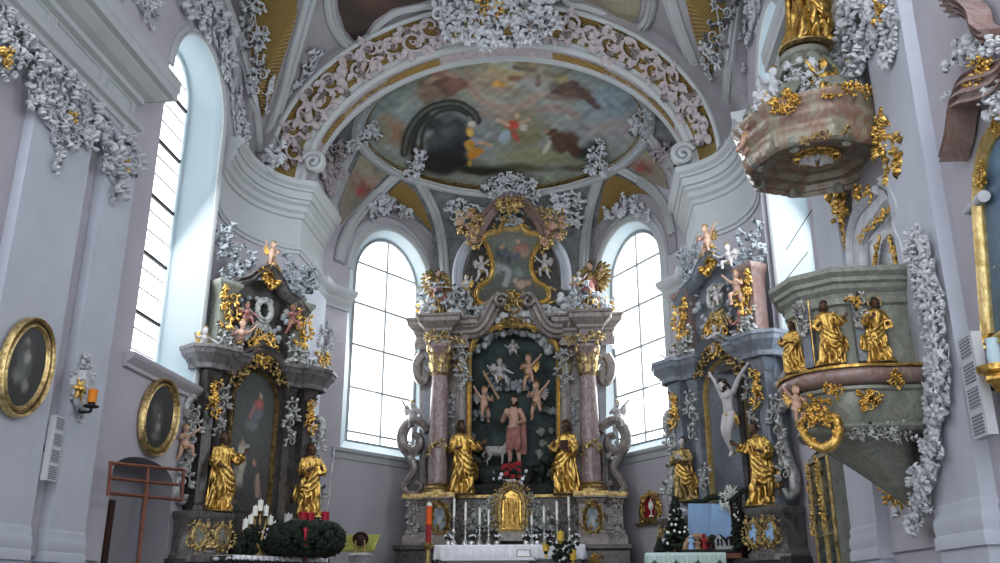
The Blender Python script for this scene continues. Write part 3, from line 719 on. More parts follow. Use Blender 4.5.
# chancel arch: bands from the nave face inwards
AC = [(-1.5, 15.0, 4.5, 3.5), (-1.60, 15.0, 4.16, 3.40), (-1.58, 15.6, 3.86, 3.10), (-1.57, 15.66, 3.80, 3.05), (-1.57, 15.80, 3.71, 2.97), (-1.57, 15.86, 3.73, 2.99), (-1.57, 16.16, 3.76, 2.98), (-1.57, 16.2, 3.72, 2.93), (-1.57, 16.28, 3.72, 2.93), (-1.57, 16.3, 4.0, 4.2)]
def ap(k, ang, lift=0.0):
    c, y, a, b = AC[k]; return V(c+(a-lift)*math.cos(ang), y, 9.1+(b-lift)*math.sin(ang))
ANG = [PI*(1-(i/120)) for i in range(121)]
def arc_struct(ks, name, mat):
    m = MB(); m.loft([[ap(k, t) for t in ANG] for k in ks], False, False); return struct(name, m, M[mat], None, 35)
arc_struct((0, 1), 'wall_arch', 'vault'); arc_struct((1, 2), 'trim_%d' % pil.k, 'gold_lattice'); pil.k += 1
arc_struct((2, 3, 4, 5), 'trim_%d' % pil.k, 'white'); pil.k += 1; FASC = arc_struct((5, 6), 'trim_%d' % pil.k, 'stucco_pink'); pil.k += 1; arc_struct((6, 7, 8, 9), 'trim_%d' % pil.k, 'white'); pil.k += 1
m = MB()
m.tube([ap(1, t) for t in ANG], .05, 8); m.tube([ap(3, t).lerp(ap(4, t), .5) for t in ANG], .075, 10)
struct('trim_%d' % pil.k, m, M['white']); pil.k += 1
def bandpt(k0, k1, ang, u):
    p = ap(k0, ang).lerp(ap(k1, ang), u); t = (ap(k0, ang-.01)-ap(k0, ang+.01)).normalized(); b = (ap(k1, ang)-ap(k0, ang)).normalized(); n = t.cross(b).normalized()
    c = V(NX, 15.5, 9.5)-p
    if n.dot(c) < 0: n = -n
    return p, t, b, n
rr = random.Random(3)
def bandstuff(name, label, cat, k0, k1, a0, a1, n, size, mat, units, us=(.3, .7), grp=None, relief=.9, alt=True):
    mb = MB()
    for i in range(n):
        a = lerp(a0, a1, (i+.5)/n); u = us[i % len(us)]; p, t, b, nn = bandpt(k0, k1, a, u); put(mb, units[i % len(units)] if alt else rr.choice(units), p, t, b, nn, size*rr.uniform(.85, 1.15), rr.uniform(-.5, .5)+(PI if i % 2 else 0), relief, i % 2 == 0)
    o = mb.build(name, M[mat], None, 180); centre(o); return tag(o, label, cat, grp)
for nm, a0, a1 in (('left', PI*.965, PI*.76), ('middle left', PI*.76, PI*.57), ('middle right', PI*.43, PI*.24), ('right', PI*.24, PI*.035)):
    bandstuff('stucco_scrollwork', 'pinkish white stucco scrollwork on the gold lattice of the chancel arch, %s stretch' % nm, 'stucco', 1, 2, a0, a1, 11, .42, 'stucco_pink', [UNITS[5], UNITS[0], UNITS[5], UNITS[1]], (.32, .6, .45), 'stucco scrollwork on the chancel arch', .7)
for nm, a0, a1 in (('left gold stretch of the inner chancel arch band', PI*.70, PI*.60), ('right gold stretch of the inner chancel arch band', PI*.40, PI*.30), ('low left gold stretch of the inner chancel arch band', PI*.88, PI*.81), ('low right gold stretch of the inner chancel arch band', PI*.19, PI*.12)):
    m = MB(); m.loft([[ap(5, lerp(a0, a1, i/16)).lerp(ap(6, lerp(a0, a1, i/16)), u)+V(NX-ap(5, lerp(a0, a1, i/16)).x, 0, 9.1-ap(5, lerp(a0, a1, i/16)).z).normalized()*.012 for i in range(17)] for u in (.15, .9)], False, False)
    o = m.build('gilded_lattice', M['gold_panel'], None); tag(centre(o), 'gilded lattice panel, '+nm, 'panel', 'gilded panels of the arch band')
for nm, a0, a1 in (('left', PI*.81, PI*.70), ('right', PI*.30, PI*.19)):
    bandstuff('painted_festoon', 'string of small brown stucco blossoms on the inner chancel arch band, %s side' % nm, 'stucco', 5, 6, a0, a1, 9, .16, 'gold_dull', [UNITS[6], UNITS[3]], (.5,), 'blossom strings of the arch band', .6)
# piers beside the chancel arch, side walls and apse
pier = [(-6, 13.42), (-6.1, 13.9), (-6.12, 14.4), (-6.02, 14.95), (-5.82, 15.35), (-5.5, 15.68), (-5.3, 15.78), (-5.3, 17.55)]
def mir(P): return [(2*NX-.14-x, y) for x, y in P][::-1]
piL = sp2(pier[:6], 4)+pier[6:]; piR = mir(piL); piR[-1] = (3.0, 13.42); piR.insert(-1, (2.98, 13.6))
for side, P in (('left', piL), ('right', piR)):
    m = MB(); m.loft([[V(x, y, 0) for x, y in P], [V(x, y, 9.1) for x, y in P]], False, False)
    Q = P[-2:] if side == 'left' else P[:2]
    m.loft([[V(x, y, 9.1) for x, y in Q], [V(x, y, 12.9) for x, y in Q]], False, False)
    w = struct('wall_pier_'+side, m, M['wall'], None, 30)
PENT = [(-.1, 7.72), (.03, 7.72), (.03, 7.78), (.06, 7.80), (.06, 7.87), (.02, 7.90), (.02, 8.42), (.06, 8.44), (.06, 8.52), (.12, 8.56), (.12, 8.66), (.18, 8.70), (.18, 8.76), (.22, 8.77), (.22, 8.92), (.26, 8.93), (.27, 8.97), (.34, 9.02), (.34, 9.12), (-.5, 9.16)]
for P in (piL, piR):
    Q = P[2:-1]+[(P[-1][0], 17.35)] if P is piL else [(P[0][0], 17.35)]+P[1:-2]
    m = MB(); m.sweep(Q, PENT); struct('trim_%d' % pil.k, m, M['white'], None, 22); pil.k += 1
# pilaster strips of the piers
for sgn in (1, -1):
    fx = (lambda x: x) if sgn > 0 else (lambda x: 2*NX-.14-x)
    for (a, b) in (((-5.86, 15.42), (-5.36, 15.82)), ((-5.25, 15.95), (-5.25, 17.3))):
        m = MB(); P = [(fx(a[0]), a[1]), (fx(b[0]), b[1])]; P = P if sgn > 0 else P[::-1]
        m.sweep(P, [(-.03, 1.0), (.09, 1.0), (.09, 7.3), (-.03, 7.3)]); struct('trim_%d' % pil.k, m, M['pale']); pil.k += 1
# apse facets with windows
APO = {}
def facet(name, fr, wn, P_o, P_i, dep):
    out = [(-.25, 0), (FLEN+.02, 0), (FLEN+.02, 12.6), (-.25, 12.6)] if wn == 3 else [(-.02, 0), (FLEN+.25, 0), (FLEN+.25, 12.6), (-.02, 12.6)]
    tri = tessellate_polygon([[V(a, b, 0) for a, b in L] for L in (out, P_o)]); fl = out+P_o; mb = MB(); mb.add([fr.w(a, 0, b) for a, b in fl], [tuple(t) for t in tri]); w = struct(name, mb, M['wall'], None, 0)
    r = MB(); r.loft([[fr.w(s, 0, z) for s, z in P_o], [fr.w(s, -dep, z) for s, z in P_i], [fr.w(s, -dep-.06, z) for s, z in P_i]], True, False); r.build('window_reveal', M['reveal'], w, 30)
    k = MB(); wframe(k, [fr.w(s, 0, z) for s, z in P_o[1:]], fr.n, .10, .07, None, False); k.build('window_moulding', M['white'], w)
    s0, s1 = P_o[0][0], P_o[1][0]; a, b = fr.w(s0-.22, 0, 0), fr.w(s1+.22, 0, 0); z = P_o[0][1]
    k = MB(); k.sweep([(a.x, a.y), (b.x, b.y)], [(-.02, z-.22), (.03, z-.2), (.05, z-.1), (.10, z-.06), (.11, z+.0), (-.05, z+.02)]); k.build('window_sill', M['white'], w)
    cxx = (P_o[0][0]+P_o[1][0])/2; big = [(cxx+(a-cxx)*1.26, zs_+.03+(b-zs_)*1.26) for a, b in P_o[2:] for zs_ in (P_o[2][1],)]; k = MB(); wframe(k, [fr.w(a, 0, z) for a, z in big][::-1], fr.n, .15, .05, [(-1, 0), (-1, 1), (-.8, 1.2), (-.7, .6), (.7, .6), (.8, 1.2), (1, 1), (1, 0)], False); k.build('archivolt', M['vault'], w)
    c = (P_i[0][0]+P_i[1][0])/2; z0 = P_i[0][1]; zt = max(p[1] for p in P_i)
    window(wn, fr, P_i, -dep-.02, [c], [z0+.95*i+.2 for i in range(0, 5)], [], .02, 'bar_grey')
D = .42
l0, zb0 = FL.sz(345, 440, -D); l1, _ = FL.sz(412, 452, -D); _, zt0 = FL.sz(384, 240, -D); hw = (l1-l0)/2
Wi = arch(l0, l1, zb0, zt0-hw*1.05, hw*1.05); o0, zo = FL.sz(340, 448); o1, _ = FL.sz(428, 455); ho = (o1-o0)/2; _, zot = FL.sz(388, 226)
Wo = arch(o0, o1, zo, zot-ho*1.02, ho*1.02)
facet('wall_apse_left', FL, 3, Wo, Wi, D)
fl_ = lambda P: [(FLEN-P[1][0], P[1][1]), (FLEN-P[0][0], P[0][1])]+[(FLEN-a, b) for a, b in P[2:]][::-1]
facet('wall_apse_right', FRT, 4, fl_(Wo), fl_(Wi), D)
m = MB(); m.loft([[V(-3.54, YB, 0), V(.38, YB, 0)], [V(-3.54, YB, 8.2), V(.38, YB, 8.2)]], False, False); struct('wall_apse_back', m, M['wall'], None, 0)
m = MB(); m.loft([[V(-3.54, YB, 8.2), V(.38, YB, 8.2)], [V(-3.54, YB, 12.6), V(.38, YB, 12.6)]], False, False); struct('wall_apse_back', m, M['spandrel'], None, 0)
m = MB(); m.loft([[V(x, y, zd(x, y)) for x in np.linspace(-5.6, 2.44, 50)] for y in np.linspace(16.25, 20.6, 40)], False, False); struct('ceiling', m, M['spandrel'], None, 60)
# impost blocks at the windows
for sgn in (1, -1):
    P = [(-5.3, 16.9), (-5.3, 17.55)]+[(q.x, q.y) for q in (FL.w(.12, 0, 0), FL.w(.62, 0, 0))]; P = P if sgn > 0 else mir(P)
    m = MB(); m.sweep(P, [(-.05, 7.25), (.05, 7.28), (.06, 7.36), (.10, 7.4), (.13, 7.5), (.24, 7.56), (.28, 7.62), (.28, 7.68), (-.05, 7.7)]); struct('trim_%d' % pil.k, m, M['white']); pil.k += 1
# ribs, panels and the fresco on the apse vault
def rib(px, w, h, surf, mat='white'):
    m = MB(); P = [surf.hit(x, y, .0) for x, y in sp2(px, 6)]
    if len(P) > 6: P = [P[0]]+[(P[i-1]+P[i]+P[i+1])/3 for i in range(1, len(P)-1)]+[P[-1]]
    wframe(m, P, surf.nrm, w, h, None, False); o = struct('trim_%d' % pil.k, m, M[mat]); pil.k += 1; return o
for px in ([(356, 138), (346, 160), (336, 185), (326, 215)], [(400, 172), (376, 195), (356, 218), (344, 240), (338, 262)], [(419, 182), (431, 203), (440, 230), (444, 262), (446, 300)], [(599, 177), (591, 205), (586, 235), (584, 265), (584, 300)], [(612, 165), (634, 177), (656, 193), (668, 212), (674, 235)], [(646, 132), (660, 150), (672, 168), (680, 195)]): rib(px, .115, .12, DOME)
def vpatch(name, px, surf, off, mat, nb=60, nr=14):
    vs, fs, _ = sheet(px, nb, nr, lambda x, y: surf.hit(x, y, off), None); mb = MB(); mb.add(vs, fs); return mb.build(name, M[mat], None, 180)
for px, lb in (([(372, 206), (390, 190), (401, 181), (414, 190), (424, 208), (433, 232), (420, 218), (405, 204), (390, 199)], 'left'), ([(604, 186), (612, 174), (628, 180), (656, 199), (645, 203), (628, 198), (612, 208), (597, 226)], 'right')):
    o = vpatch('gilded_lattice', px, DOME, .02, 'gold_panel'); tag(centre(o), 'gold lattice panel on the apse vault above the %s window' % lb, 'panel', 'gold panels of the apse vault')
for px, lb, st in (([(362, 150), (374, 155), (392, 168), (372, 190), (352, 212), (340, 226), (338, 205), (348, 178)], 'left', 1), ([(640, 142), (650, 152), (664, 170), (670, 190), (655, 185), (634, 170), (620, 160)], 'right', 2)):
    o = painting('spandrel_fresco', px, 70, 16, lambda x, y: DOME.hit(x, y, .02), [(0, (.35, .33, .24)), (1, (.30, .27, .24))], [(.45, .5, .35, .22, 30, (.30, .13, .11), .9), (.62, .40, .16, .09, 10, (.42, .32, .28), .6), (.3, .72, .22, .12, 0, (.20, .22, .17), .9), (.5, .28, .15, .10, 0, (.40, .37, .3), .7), (.4, .55, .10, .06, -30, (.40, .10, .10), .6), (.58, .58, .12, .05, 40, (.22, .12, .10), .6), (.35, .40, .08, .06, 0, (.36, .28, .24), .6), (.7, .25, .1, .08, 0, (.2, .2, .2), .7)]); tag(centre(o), 'small reddish fresco between vault ribs at the %s end of the oval fresco' % lb, 'fresco', 'spandrel frescoes')
OV = [(362, 130), (366, 142), (378, 155), (400, 168), (430, 178), (465, 185), (505, 188), (545, 185), (580, 177), (608, 166), (632, 149), (643, 132), (645, 115), (640, 100), (625, 84), (600, 69), (570, 58), (540, 52), (505, 50), (470, 53), (440, 60), (410, 72), (385, 90), (370, 108)]
OVs = sp2(OV, 5, True)
skyb = [(0, (.40, .39, .28)), (.22, (.36, .36, .30)), (.5, (.30, .33, .33)), (1, (.24, .26, .22))]
FST = [(0.088, 0.369, 0.226, 0.371, 0, (0.27, 0.32, 0.31), 0.9), (0.901, 0.369, 0.211, 0.371, 0, (0.25, 0.31, 0.35), 0.8), (0.871, 0.554, 0.136, 0.093, -20, (0.36, 0.31, 0.3), 0.9), (0.765, 0.122, 0.136, 0.124, 20, (0.3, 0.35, 0.36), 0.8),
 (0.517, 0.138, 0.143, 0.232, 0, (0.46, 0.34, 0.25), 0.8), (0.517, 0.107, 0.093, 0.148, 0, (0.5, 0.46, 0.27), 0.8), ('L', [(0.374, 0.153), (0.404, 0.323), (0.494, 0.416), (0.6, 0.369), (0.645, 0.215)], 0.0241, (0.44, 0.33, 0.28), 0.9), ('L', [(0.404, 0.446), (0.524, 0.477), (0.675, 0.416), (0.765, 0.477)], 0.0211, (0.36, 0.28, 0.25), 0.9),
 (0.600, 0.246, 0.075, 0.077, 20, (0.4, 0.42, 0.42), 0.8), (0.284, 0.261, 0.093, 0.130, -20, (0.17, 0.11, 0.09), 0.6), (0.329, 0.246, 0.060, 0.077, -35, (0.27, 0.16, 0.13), 0.5), (0.272, 0.147, 0.036, 0.049, 10, (0.38, 0.22, 0.17), 0.5),
 (0.306, 0.169, 0.021, 0.028, 0, (0.46, 0.3, 0.26), 0.5), (0.231, 0.323, 0.045, 0.108, 0, (0.24, 0.17, 0.13), 0.6), ('L', [(0.246, 0.215), (0.291, 0.153), (0.336, 0.184)], 0.0105, (0.4, 0.28, 0.22), 0.5), (0.735, 0.292, 0.087, 0.086, 18, (0.17, 0.11, 0.09), 0.55),
 ('L', [(0.675, 0.323), (0.743, 0.246), (0.788, 0.323), (0.833, 0.4)], 0.0181, (0.13, 0.09, 0.08), 0.5), (0.701, 0.190, 0.030, 0.049, 0, (0.42, 0.36, 0.18), 0.5), ('L', [(0.645, 0.153), (0.69, 0.184), (0.735, 0.138)], 0.0105, (0.26, 0.24, 0.18), 0.5), (0.675, 0.338, 0.045, 0.031, -5, (0.26, 0.2, 0.17), 0.5),
 (0.502, 0.091, 0.039, 0.049, 25, (0.55, 0.58, 0.5), 0.5), ('L', [(0.464, 0.06), (0.502, 0.107), (0.562, 0.138)], 0.0136, (0.48, 0.52, 0.46), 0.5), ('L', [(0.54, 0.122), (0.615, 0.153), (0.622, 0.246)], 0.0120, (0.24, 0.2, 0.17), 0.6), (0.482, 0.240, 0.033, 0.025, 25, (0.6, 0.36, 0.09), 0.6),
 (0.540, 0.199, 0.036, 0.028, -10, (0.3, 0.16, 0.12), 0.6), (0.482, 0.036, 0.012, 0.022, 0, (0.55, 0.45, 0.34), 0.5), (0.118, 0.592, 0.068, 0.170, -15, (0.3, 0.21, 0.14), 0.7), (0.163, 0.663, 0.038, 0.124, -10, (0.17, 0.12, 0.09), 0.7),
 (0.065, 0.616, 0.038, 0.124, 0, (0.27, 0.26, 0.2), 0.8), (0.306, 0.632, 0.113, 0.232, 0, (0.035, 0.04, 0.045), 0.45), (0.284, 0.817, 0.166, 0.108, 8, (0.03, 0.03, 0.028), 0.5), ('L', [(0.148, 0.74), (0.163, 0.601), (0.201, 0.477), (0.261, 0.4), (0.336, 0.385), (0.389, 0.446), (0.407, 0.508)], 0.0196, (0.03, 0.035, 0.03), 0.5),
 ('L', [(0.148, 0.74), (0.163, 0.601), (0.201, 0.477), (0.261, 0.4), (0.336, 0.385), (0.389, 0.446), (0.407, 0.508)], 0.0075, (0.13, 0.14, 0.12), 0.5), ('L', [(0.178, 0.74), (0.19, 0.585), (0.231, 0.468)], 0.0136, (0.045, 0.05, 0.045), 0.5), ('L', [(0.208, 0.709), (0.217, 0.579), (0.261, 0.456), (0.329, 0.425), (0.374, 0.468)], 0.0090, (0.06, 0.065, 0.06), 0.5), (0.306, 0.592, 0.063, 0.117, 0, (0.12, 0.135, 0.15), 0.8),
 (0.261, 0.663, 0.038, 0.093, 0, (0.09, 0.1, 0.11), 0.8), (0.359, 0.585, 0.027, 0.086, 0, (0.07, 0.08, 0.09), 0.7), (0.570, 0.592, 0.105, 0.185, 0, (0.24, 0.23, 0.14), 0.6), (0.562, 0.508, 0.083, 0.099, 0, (0.3, 0.28, 0.2), 0.6),
 (0.615, 0.764, 0.181, 0.074, 3, (0.29, 0.3, 0.18), 0.6), (0.735, 0.801, 0.136, 0.043, 2, (0.24, 0.25, 0.17), 0.6), (0.555, 0.848, 0.166, 0.043, 3, (0.12, 0.12, 0.07), 0.7), (0.419, 0.869, 0.166, 0.043, 6, (0.035, 0.035, 0.025), 0.6),
 (0.788, 0.746, 0.048, 0.062, 15, (0.05, 0.05, 0.05), 0.5), (0.826, 0.709, 0.042, 0.068, 0, (0.06, 0.065, 0.06), 0.6), (0.765, 0.848, 0.090, 0.031, -12, (0.12, 0.11, 0.08), 0.6), (0.392, 0.533, 0.017, 0.028, 0, (0.58, 0.56, 0.5), 0.4),
 (0.383, 0.592, 0.018, 0.043, 0, (0.6, 0.42, 0.14), 0.4), (0.397, 0.653, 0.030, 0.037, 10, (0.3, 0.33, 0.42), 0.4), (0.378, 0.684, 0.021, 0.049, 0, (0.52, 0.32, 0.07), 0.4), (0.401, 0.746, 0.033, 0.056, 20, (0.55, 0.27, 0.05), 0.4),
 ('L', [(0.412, 0.663), (0.457, 0.684)], 0.0075, (0.52, 0.36, 0.24), 0.5), (0.381, 0.817, 0.012, 0.031, 0, (0.4, 0.28, 0.08), 0.5), (0.547, 0.474, 0.012, 0.028, 0, (0.55, 0.4, 0.3), 0.4), (0.532, 0.539, 0.030, 0.046, -10, (0.52, 0.11, 0.08), 0.4),
 ('L', [(0.479, 0.502), (0.517, 0.539)], 0.0090, (0.55, 0.4, 0.3), 0.5), (0.506, 0.622, 0.027, 0.062, 8, (0.38, 0.46, 0.52), 0.4), (0.543, 0.616, 0.015, 0.056, -10, (0.42, 0.12, 0.1), 0.5), (0.570, 0.554, 0.018, 0.037, 0, (0.52, 0.5, 0.46), 0.5),
 ('L', [(0.562, 0.524), (0.592, 0.499)], 0.0090, (0.5, 0.36, 0.26), 0.5), (0.713, 0.663, 0.051, 0.099, 15, (0.13, 0.075, 0.055), 0.35), (0.747, 0.709, 0.030, 0.080, -15, (0.1, 0.055, 0.04), 0.4), (0.675, 0.592, 0.024, 0.037, 20, (0.14, 0.08, 0.06), 0.4),
 (0.654, 0.579, 0.012, 0.025, 0, (0.34, 0.24, 0.17), 0.4), ('L', [(0.663, 0.663), (0.645, 0.734)], 0.0105, (0.52, 0.5, 0.44), 0.5)]
def dome_o(off): return lambda x, y: DOME.hit(x, y, off)
root = thing('ceiling_fresco', 'large oval ceiling fresco of a saint in a landscape under heavenly clouds', 'fresco', DOME.hit(505, 118))
painting('painted_scene', OVs, 300, 110, dome_o(.03), skyb, FST, root, None, 520)
P = [DOME.hit(x, y, .0) for x, y in OVs]; g = MB(); wframe(g, P, DOME.nrm, .05, .12); g.build('gilt_rim', M['gold_dull'], root)
def scaled(poly, k, c=None):
    cx = c[0] if c else sum(p[0] for p in poly)/len(poly); cy = c[1] if c else sum(p[1] for p in poly)/len(poly); return [(cx+(x-cx)*k, cy+(y-cy)*k) for x, y in poly]
OB = [(x+(x-505)*.035, y+(y-118)*(.075 if y > 118 else .02)) for x, y in OVs]
g = MB(); wframe(g, [DOME.hit(x, y, 0) for x, y in OB], DOME.nrm, .13, .14); g.build('white_frame', M['white'], root)
# frescoes and panels on the nave vault, running out of the picture at the top
DK = [(336, -40), (338, 8), (345, 30), (354, 40), (364, 34), (374, 20), (392, 8), (420, 2), (438, -4), (444, -40)]
root = thing('vault_fresco', 'dark brown fresco panel in white scrolled frame at the top left of the vault', 'fresco', VAULT.hit(385, 10))
painting('painted_scene', DK, 120, 24, lambda x, y: VAULT.hit(x, y, .02), [(0, (.06, .045, .04)), (1, (.07, .05, .04))], [(.35, .5, .3, .2, 20, (.12, .07, .06), .8), (.6, .3, .2, .2, 0, (.10, .09, .08), .8), (.75, .6, .2, .06, -20, (.22, .16, .12), .8)], root)
g = MB(); wframe(g, [VAULT.hit(x, y, 0) for x, y in sp2([(326, -40), (328, 0), (333, 24), (346, 43), (362, 46), (374, 38)], 6)], VAULT.nrm, .10, .12, None, False); wframe(g, [VAULT.hit(x, y, 0) for x, y in sp2([(370, 36), (378, 25), (396, 12), (424, 6), (446, 2), (452, -40)], 6)], VAULT.nrm, .06, .09, None, False)
p = VAULT.hit(366, 39, .06); A, B, N = VAULT.basis(p); g.tube(spiral(p, A, B, .14, 1.6, 0, 26, 1, N, .06), .035, 6); g.build('white_frame', M['white'], root)
PK = [(560, -40), (572, -4), (596, 4), (612, 12), (622, 22), (634, 22), (640, 10), (642, -10), (640, -40)]
root = thing('vault_fresco', 'pale greenish fresco panel in white scrolled frame at the top right of the vault', 'fresco', VAULT.hit(605, 5))
painting('painted_scene', PK, 120, 20, lambda x, y: VAULT.hit(x, y, .02), [(0, (.32, .33, .24)), (1, (.34, .31, .22))], [(.4, .7, .3, .2, 0, (.25, .2, .16), .8), (.7, .5, .2, .2, 0, (.4, .38, .3), .8)], root)
g = MB(); wframe(g, [VAULT.hit(x, y, 0) for x, y in sp2([(654, -40), (653, 0), (648, 20), (636, 31), (622, 31), (615, 25)], 6)], VAULT.nrm, .09, .12, None, False); wframe(g, [VAULT.hit(x, y, 0) for x, y in sp2([(616, 24), (604, 13), (584, 6), (566, 0), (556, -40)], 6)], VAULT.nrm, .06, .09, None, False)
p = VAULT.hit(620, 25, .06); A, B, N = VAULT.basis(p); g.tube(spiral(p, A, B, .13, 1.6, PI, 26, -1, N, .06), .035, 6); g.build('white_frame', M['white'], root)
for px, lb in (([(250, -20), (300, -20), (296, 15), (285, 50), (272, 90), (262, 118), (256, 90), (250, 40)], 'left'), ([(682, -20), (728, -20), (722, 30), (712, 75), (704, 60), (694, 30)], 'right')):
    o = vpatch('gilded_lattice', px, VAULT, .03, 'gold_lattice'); tag(centre(o), 'dark gold lattice panel between stucco ribs at the top %s of the nave vault' % lb, 'panel', 'gold lattice panels of the nave vault')
for px in ([(263, 150), (278, 105), (293, 55), (306, 10), (318, -30)], [(712, 140), (706, 100), (694, 60), (678, 20), (664, -25)]): rib(px, .14, .14, VAULT)
for px in ([(259, 150), (252, 90), (240, 45), (224, 0), (210, -25)], [(726, 140), (728, 90), (732, 45), (738, 0), (742, -25)]): rib(px, .09, .10, VAULT)
# ------------------------------------------------------------------ high altar
HY = 19.0; H = Fr((AX, HY), (1, 0)); HZ = 1.25          # n grows towards the nave
def hs(px, py, n=0): return H.sz(px, py, n)
def hpoly(pts, n=0, k=0): return [H.sz(x, y, n) for x, y in (sp2(pts, k, True) if k else pts)]
def sz_(px, py, n=0): return H.sz(px, py, n)[1]
def sx_(px, py, n=0): return H.sz(px, py, n)[0]
alt = thing('high_altar', 'tall grey and pink marble high altar retable with columns and gilded capitals between two windows', 'altar', V(AX, HY, HZ))
f = MB(); f.box(H, -5, 5, -2, 2.4, .95, HZ); struct('floor', f, M['floor_stone'])
def sec(fr, s0, s1, n0, n1): q = [fr.w(a, b, 0) for a, b in ((s0, n0), (s0, n1), (s1, n1), (s1, n0))]; return [(p.x, p.y) for p in q]
PED = lambda z0, z1: [(-.02, z0), (.08, z0), (.08, z0+.16), (.03, z0+.22), (.03, z0+.27), (.0, z0+.3), (.0, z1-.22), (.02, z1-.2), (.05, z1-.12), (.09, z1-.1), (.09, z1-.03), (.06, z1), (-.02, z1)]
zl1 = sz_(430, 495.5); zl0 = sz_(430, 546)
# plinth, pedestals and predella
m = MB()
for a, b, n in ((400, 434, .35), (585, 628, .35)): m.sweep(sec(H, sx_(a, 550), sx_(b, 550), -.5, n), [(-.02, HZ-.3), (.02, HZ-.3), (.02, zl0-.12), (.07, zl0-.08), (.07, zl0), (-.02, zl0)])
m.box(H, sx_(434, 550), sx_(585, 550), -.5, .2, HZ-.3, zl0)
m.build('plinth', M['marble_dark'], alt)
PD = []
for a, b, c, d in ((408, 450, 427, 450), (579, 623, 579, 604)):
    m = MB(); m.sweep(sec(H, sx_(a, 520), sx_(b, 520), -.5, .10), PED(zl0, zl1)); m.sweep(sec(H, sx_(c, 520, .3), sx_(d, 520, .3), -.4, .32), PED(zl0, zl1)); o = m.build('pedestal', M['marble_grey'], alt)
    g = MB(); q = sec(H, sx_(a, 520), sx_(b, 520), -.5, .10); g.sweep(q, [(.085, zl1-.07), (.105, zl1-.07), (.105, zl1+.02), (.0, zl1+.025)]); q = sec(H, sx_(c, 520, .3), sx_(d, 520, .3), -.4, .32); g.sweep(q, [(.085, zl1-.07), (.105, zl1-.07), (.105, zl1+.02), (.0, zl1+.025)]); g.build('gilded_ledge', M['gold_dull'], o)
    cx = (c+d)/2+1; n = .335; oval = [(cx+6.2*math.cos(t)*(1+.18*math.cos(2*t)), 519+15*math.sin(t)) for t in np.linspace(0, 2*PI, 40)[:-1]]
    painting('painted_cartouche', hpoly(oval, n), 40, 10, lambda s, z: H.w(s, .34, z), [(0, (.24, .33, .42)), (1, (.34, .42, .50))], [(.5, .4, .2, .3, 0, (.5, .48, .45), .8), (.5, .75, .4, .2, 0, (.2, .24, .25), .8)], o)
    g = MB(); wframe(g, [H.w(s, .335, z) for s, z in hpoly(scaled(oval, 1.12), n)], H.n, .035, .05); trail(g, scaled(oval, 1.22)+[scaled(oval, 1.22)[0]], H, 5.5, 6.5, 4, CURLS, 1, .33); g.build('cartouche_frame', M['gold_dull'], o)
    ox = 414 if a < 500 else 616; g = MB(); trail(g, [(ox, 505), (ox-1, 520), (ox+1, 534)], H, 7, 9, 6, CURLS, 1, .11); g.build('scroll_ornament', M['silver'], o)
m = MB(); m.box(H, sx_(448, 520), sx_(581, 520), -.5, -.05, HZ, zl1-.03); o = m.build('predella', M['marble_dark'], alt)
g = MB(); g.box(H, sx_(448, 497), sx_(581, 497), -.5, .04, zl1-.06, zl1); g.build('gilded_ledge', M['gold_dull'], o)
g = MB(); carve(g, [(449, 500), (470, 500), (470, 540), (449, 540)], H, 7, 8, 5, None, .8, -.04); carve(g, [(556, 500), (580, 500), (580, 540), (556, 540)], H, 7, 8, 6, None, .8, -.04); g.build('scroll_ornament', M['marble_grey'], o)
# back body with the arched niche
NI = [(470.5, 500), (470.5, 358), (473, 347), (480, 337), (492, 330), (514, 326.5), (537, 330), (548, 337), (555, 347), (557.5, 358), (557.5, 500)]
bx = [(420, 500), (420, 338), (455, 330), (478, 318), (495, 300), (535, 300), (552, 318), (575, 330), (606, 338), (606, 500)]
def cut(nn): return hpoly(bx, nn), hpoly(NI, nn)
m = MB(); a, b = cut(-.35); m.prism(a, H, -.5, -.28, b); m.build('back_wall', M['marble_grey'], alt, 0)
m = MB(); m.prism(hpoly(NI, -.9), H, -1.05, -.95); b0 = hpoly(NI, -.35); m.loft([[H.w(s, -.3, z) for s, z in b0], [H.w(s, -1.0, z) for s, z in b0]], True, False); m.build('niche', M['teal'], alt, 30)
m = MB(); P = [(469.5, 486)]+[(469.5, 358), (472, 346), (479, 336), (492, 329), (514, 325), (537, 329), (549, 336), (556, 346), (558.5, 358)]+[(558.5, 486)]; wframe(m, [H.w(s, -.27, z) for s, z in (H.sz(x, y, -.27) for x, y in [P[0]]+sp2(P[1:-1], 4)+[P[-1]])], H.n, .055, .10, None, False); o = m.build('niche_frame', M['gold_frame'], alt)
g = MB(); trail(g, sp2([(472, 346), (479, 334), (492, 327), (514, 322), (537, 327), (549, 334), (556, 346)], 5), H, 6, 6, 4, CURLS, 1, -.25); carve(g, [(504, 324), (514, 316), (525, 324), (514, 328)], H, 4, 8, 2, None, 1.5, -.22); g.build('frame_crest', M['gold_dull'], o)
# clouds of the niche
m = MB(); r = random.Random(5)
for i in range(64):
    t = r.uniform(.08, .92); a = PI*t; k = r.uniform(.80, .95); x = 514+43*k*math.cos(a); y = 361-33*k*math.sin(a)-2
    p = H.hit(x, y, -.55-r.uniform(0, .3)); m.blob(p, mpp(p)*r.uniform(2.6, 4.6), 8, 6)
link_mesh('cloud_bank', (lambda me: me)(m.mesh('cloud_bank', 180, alt.location)), M['cloud'], alt)
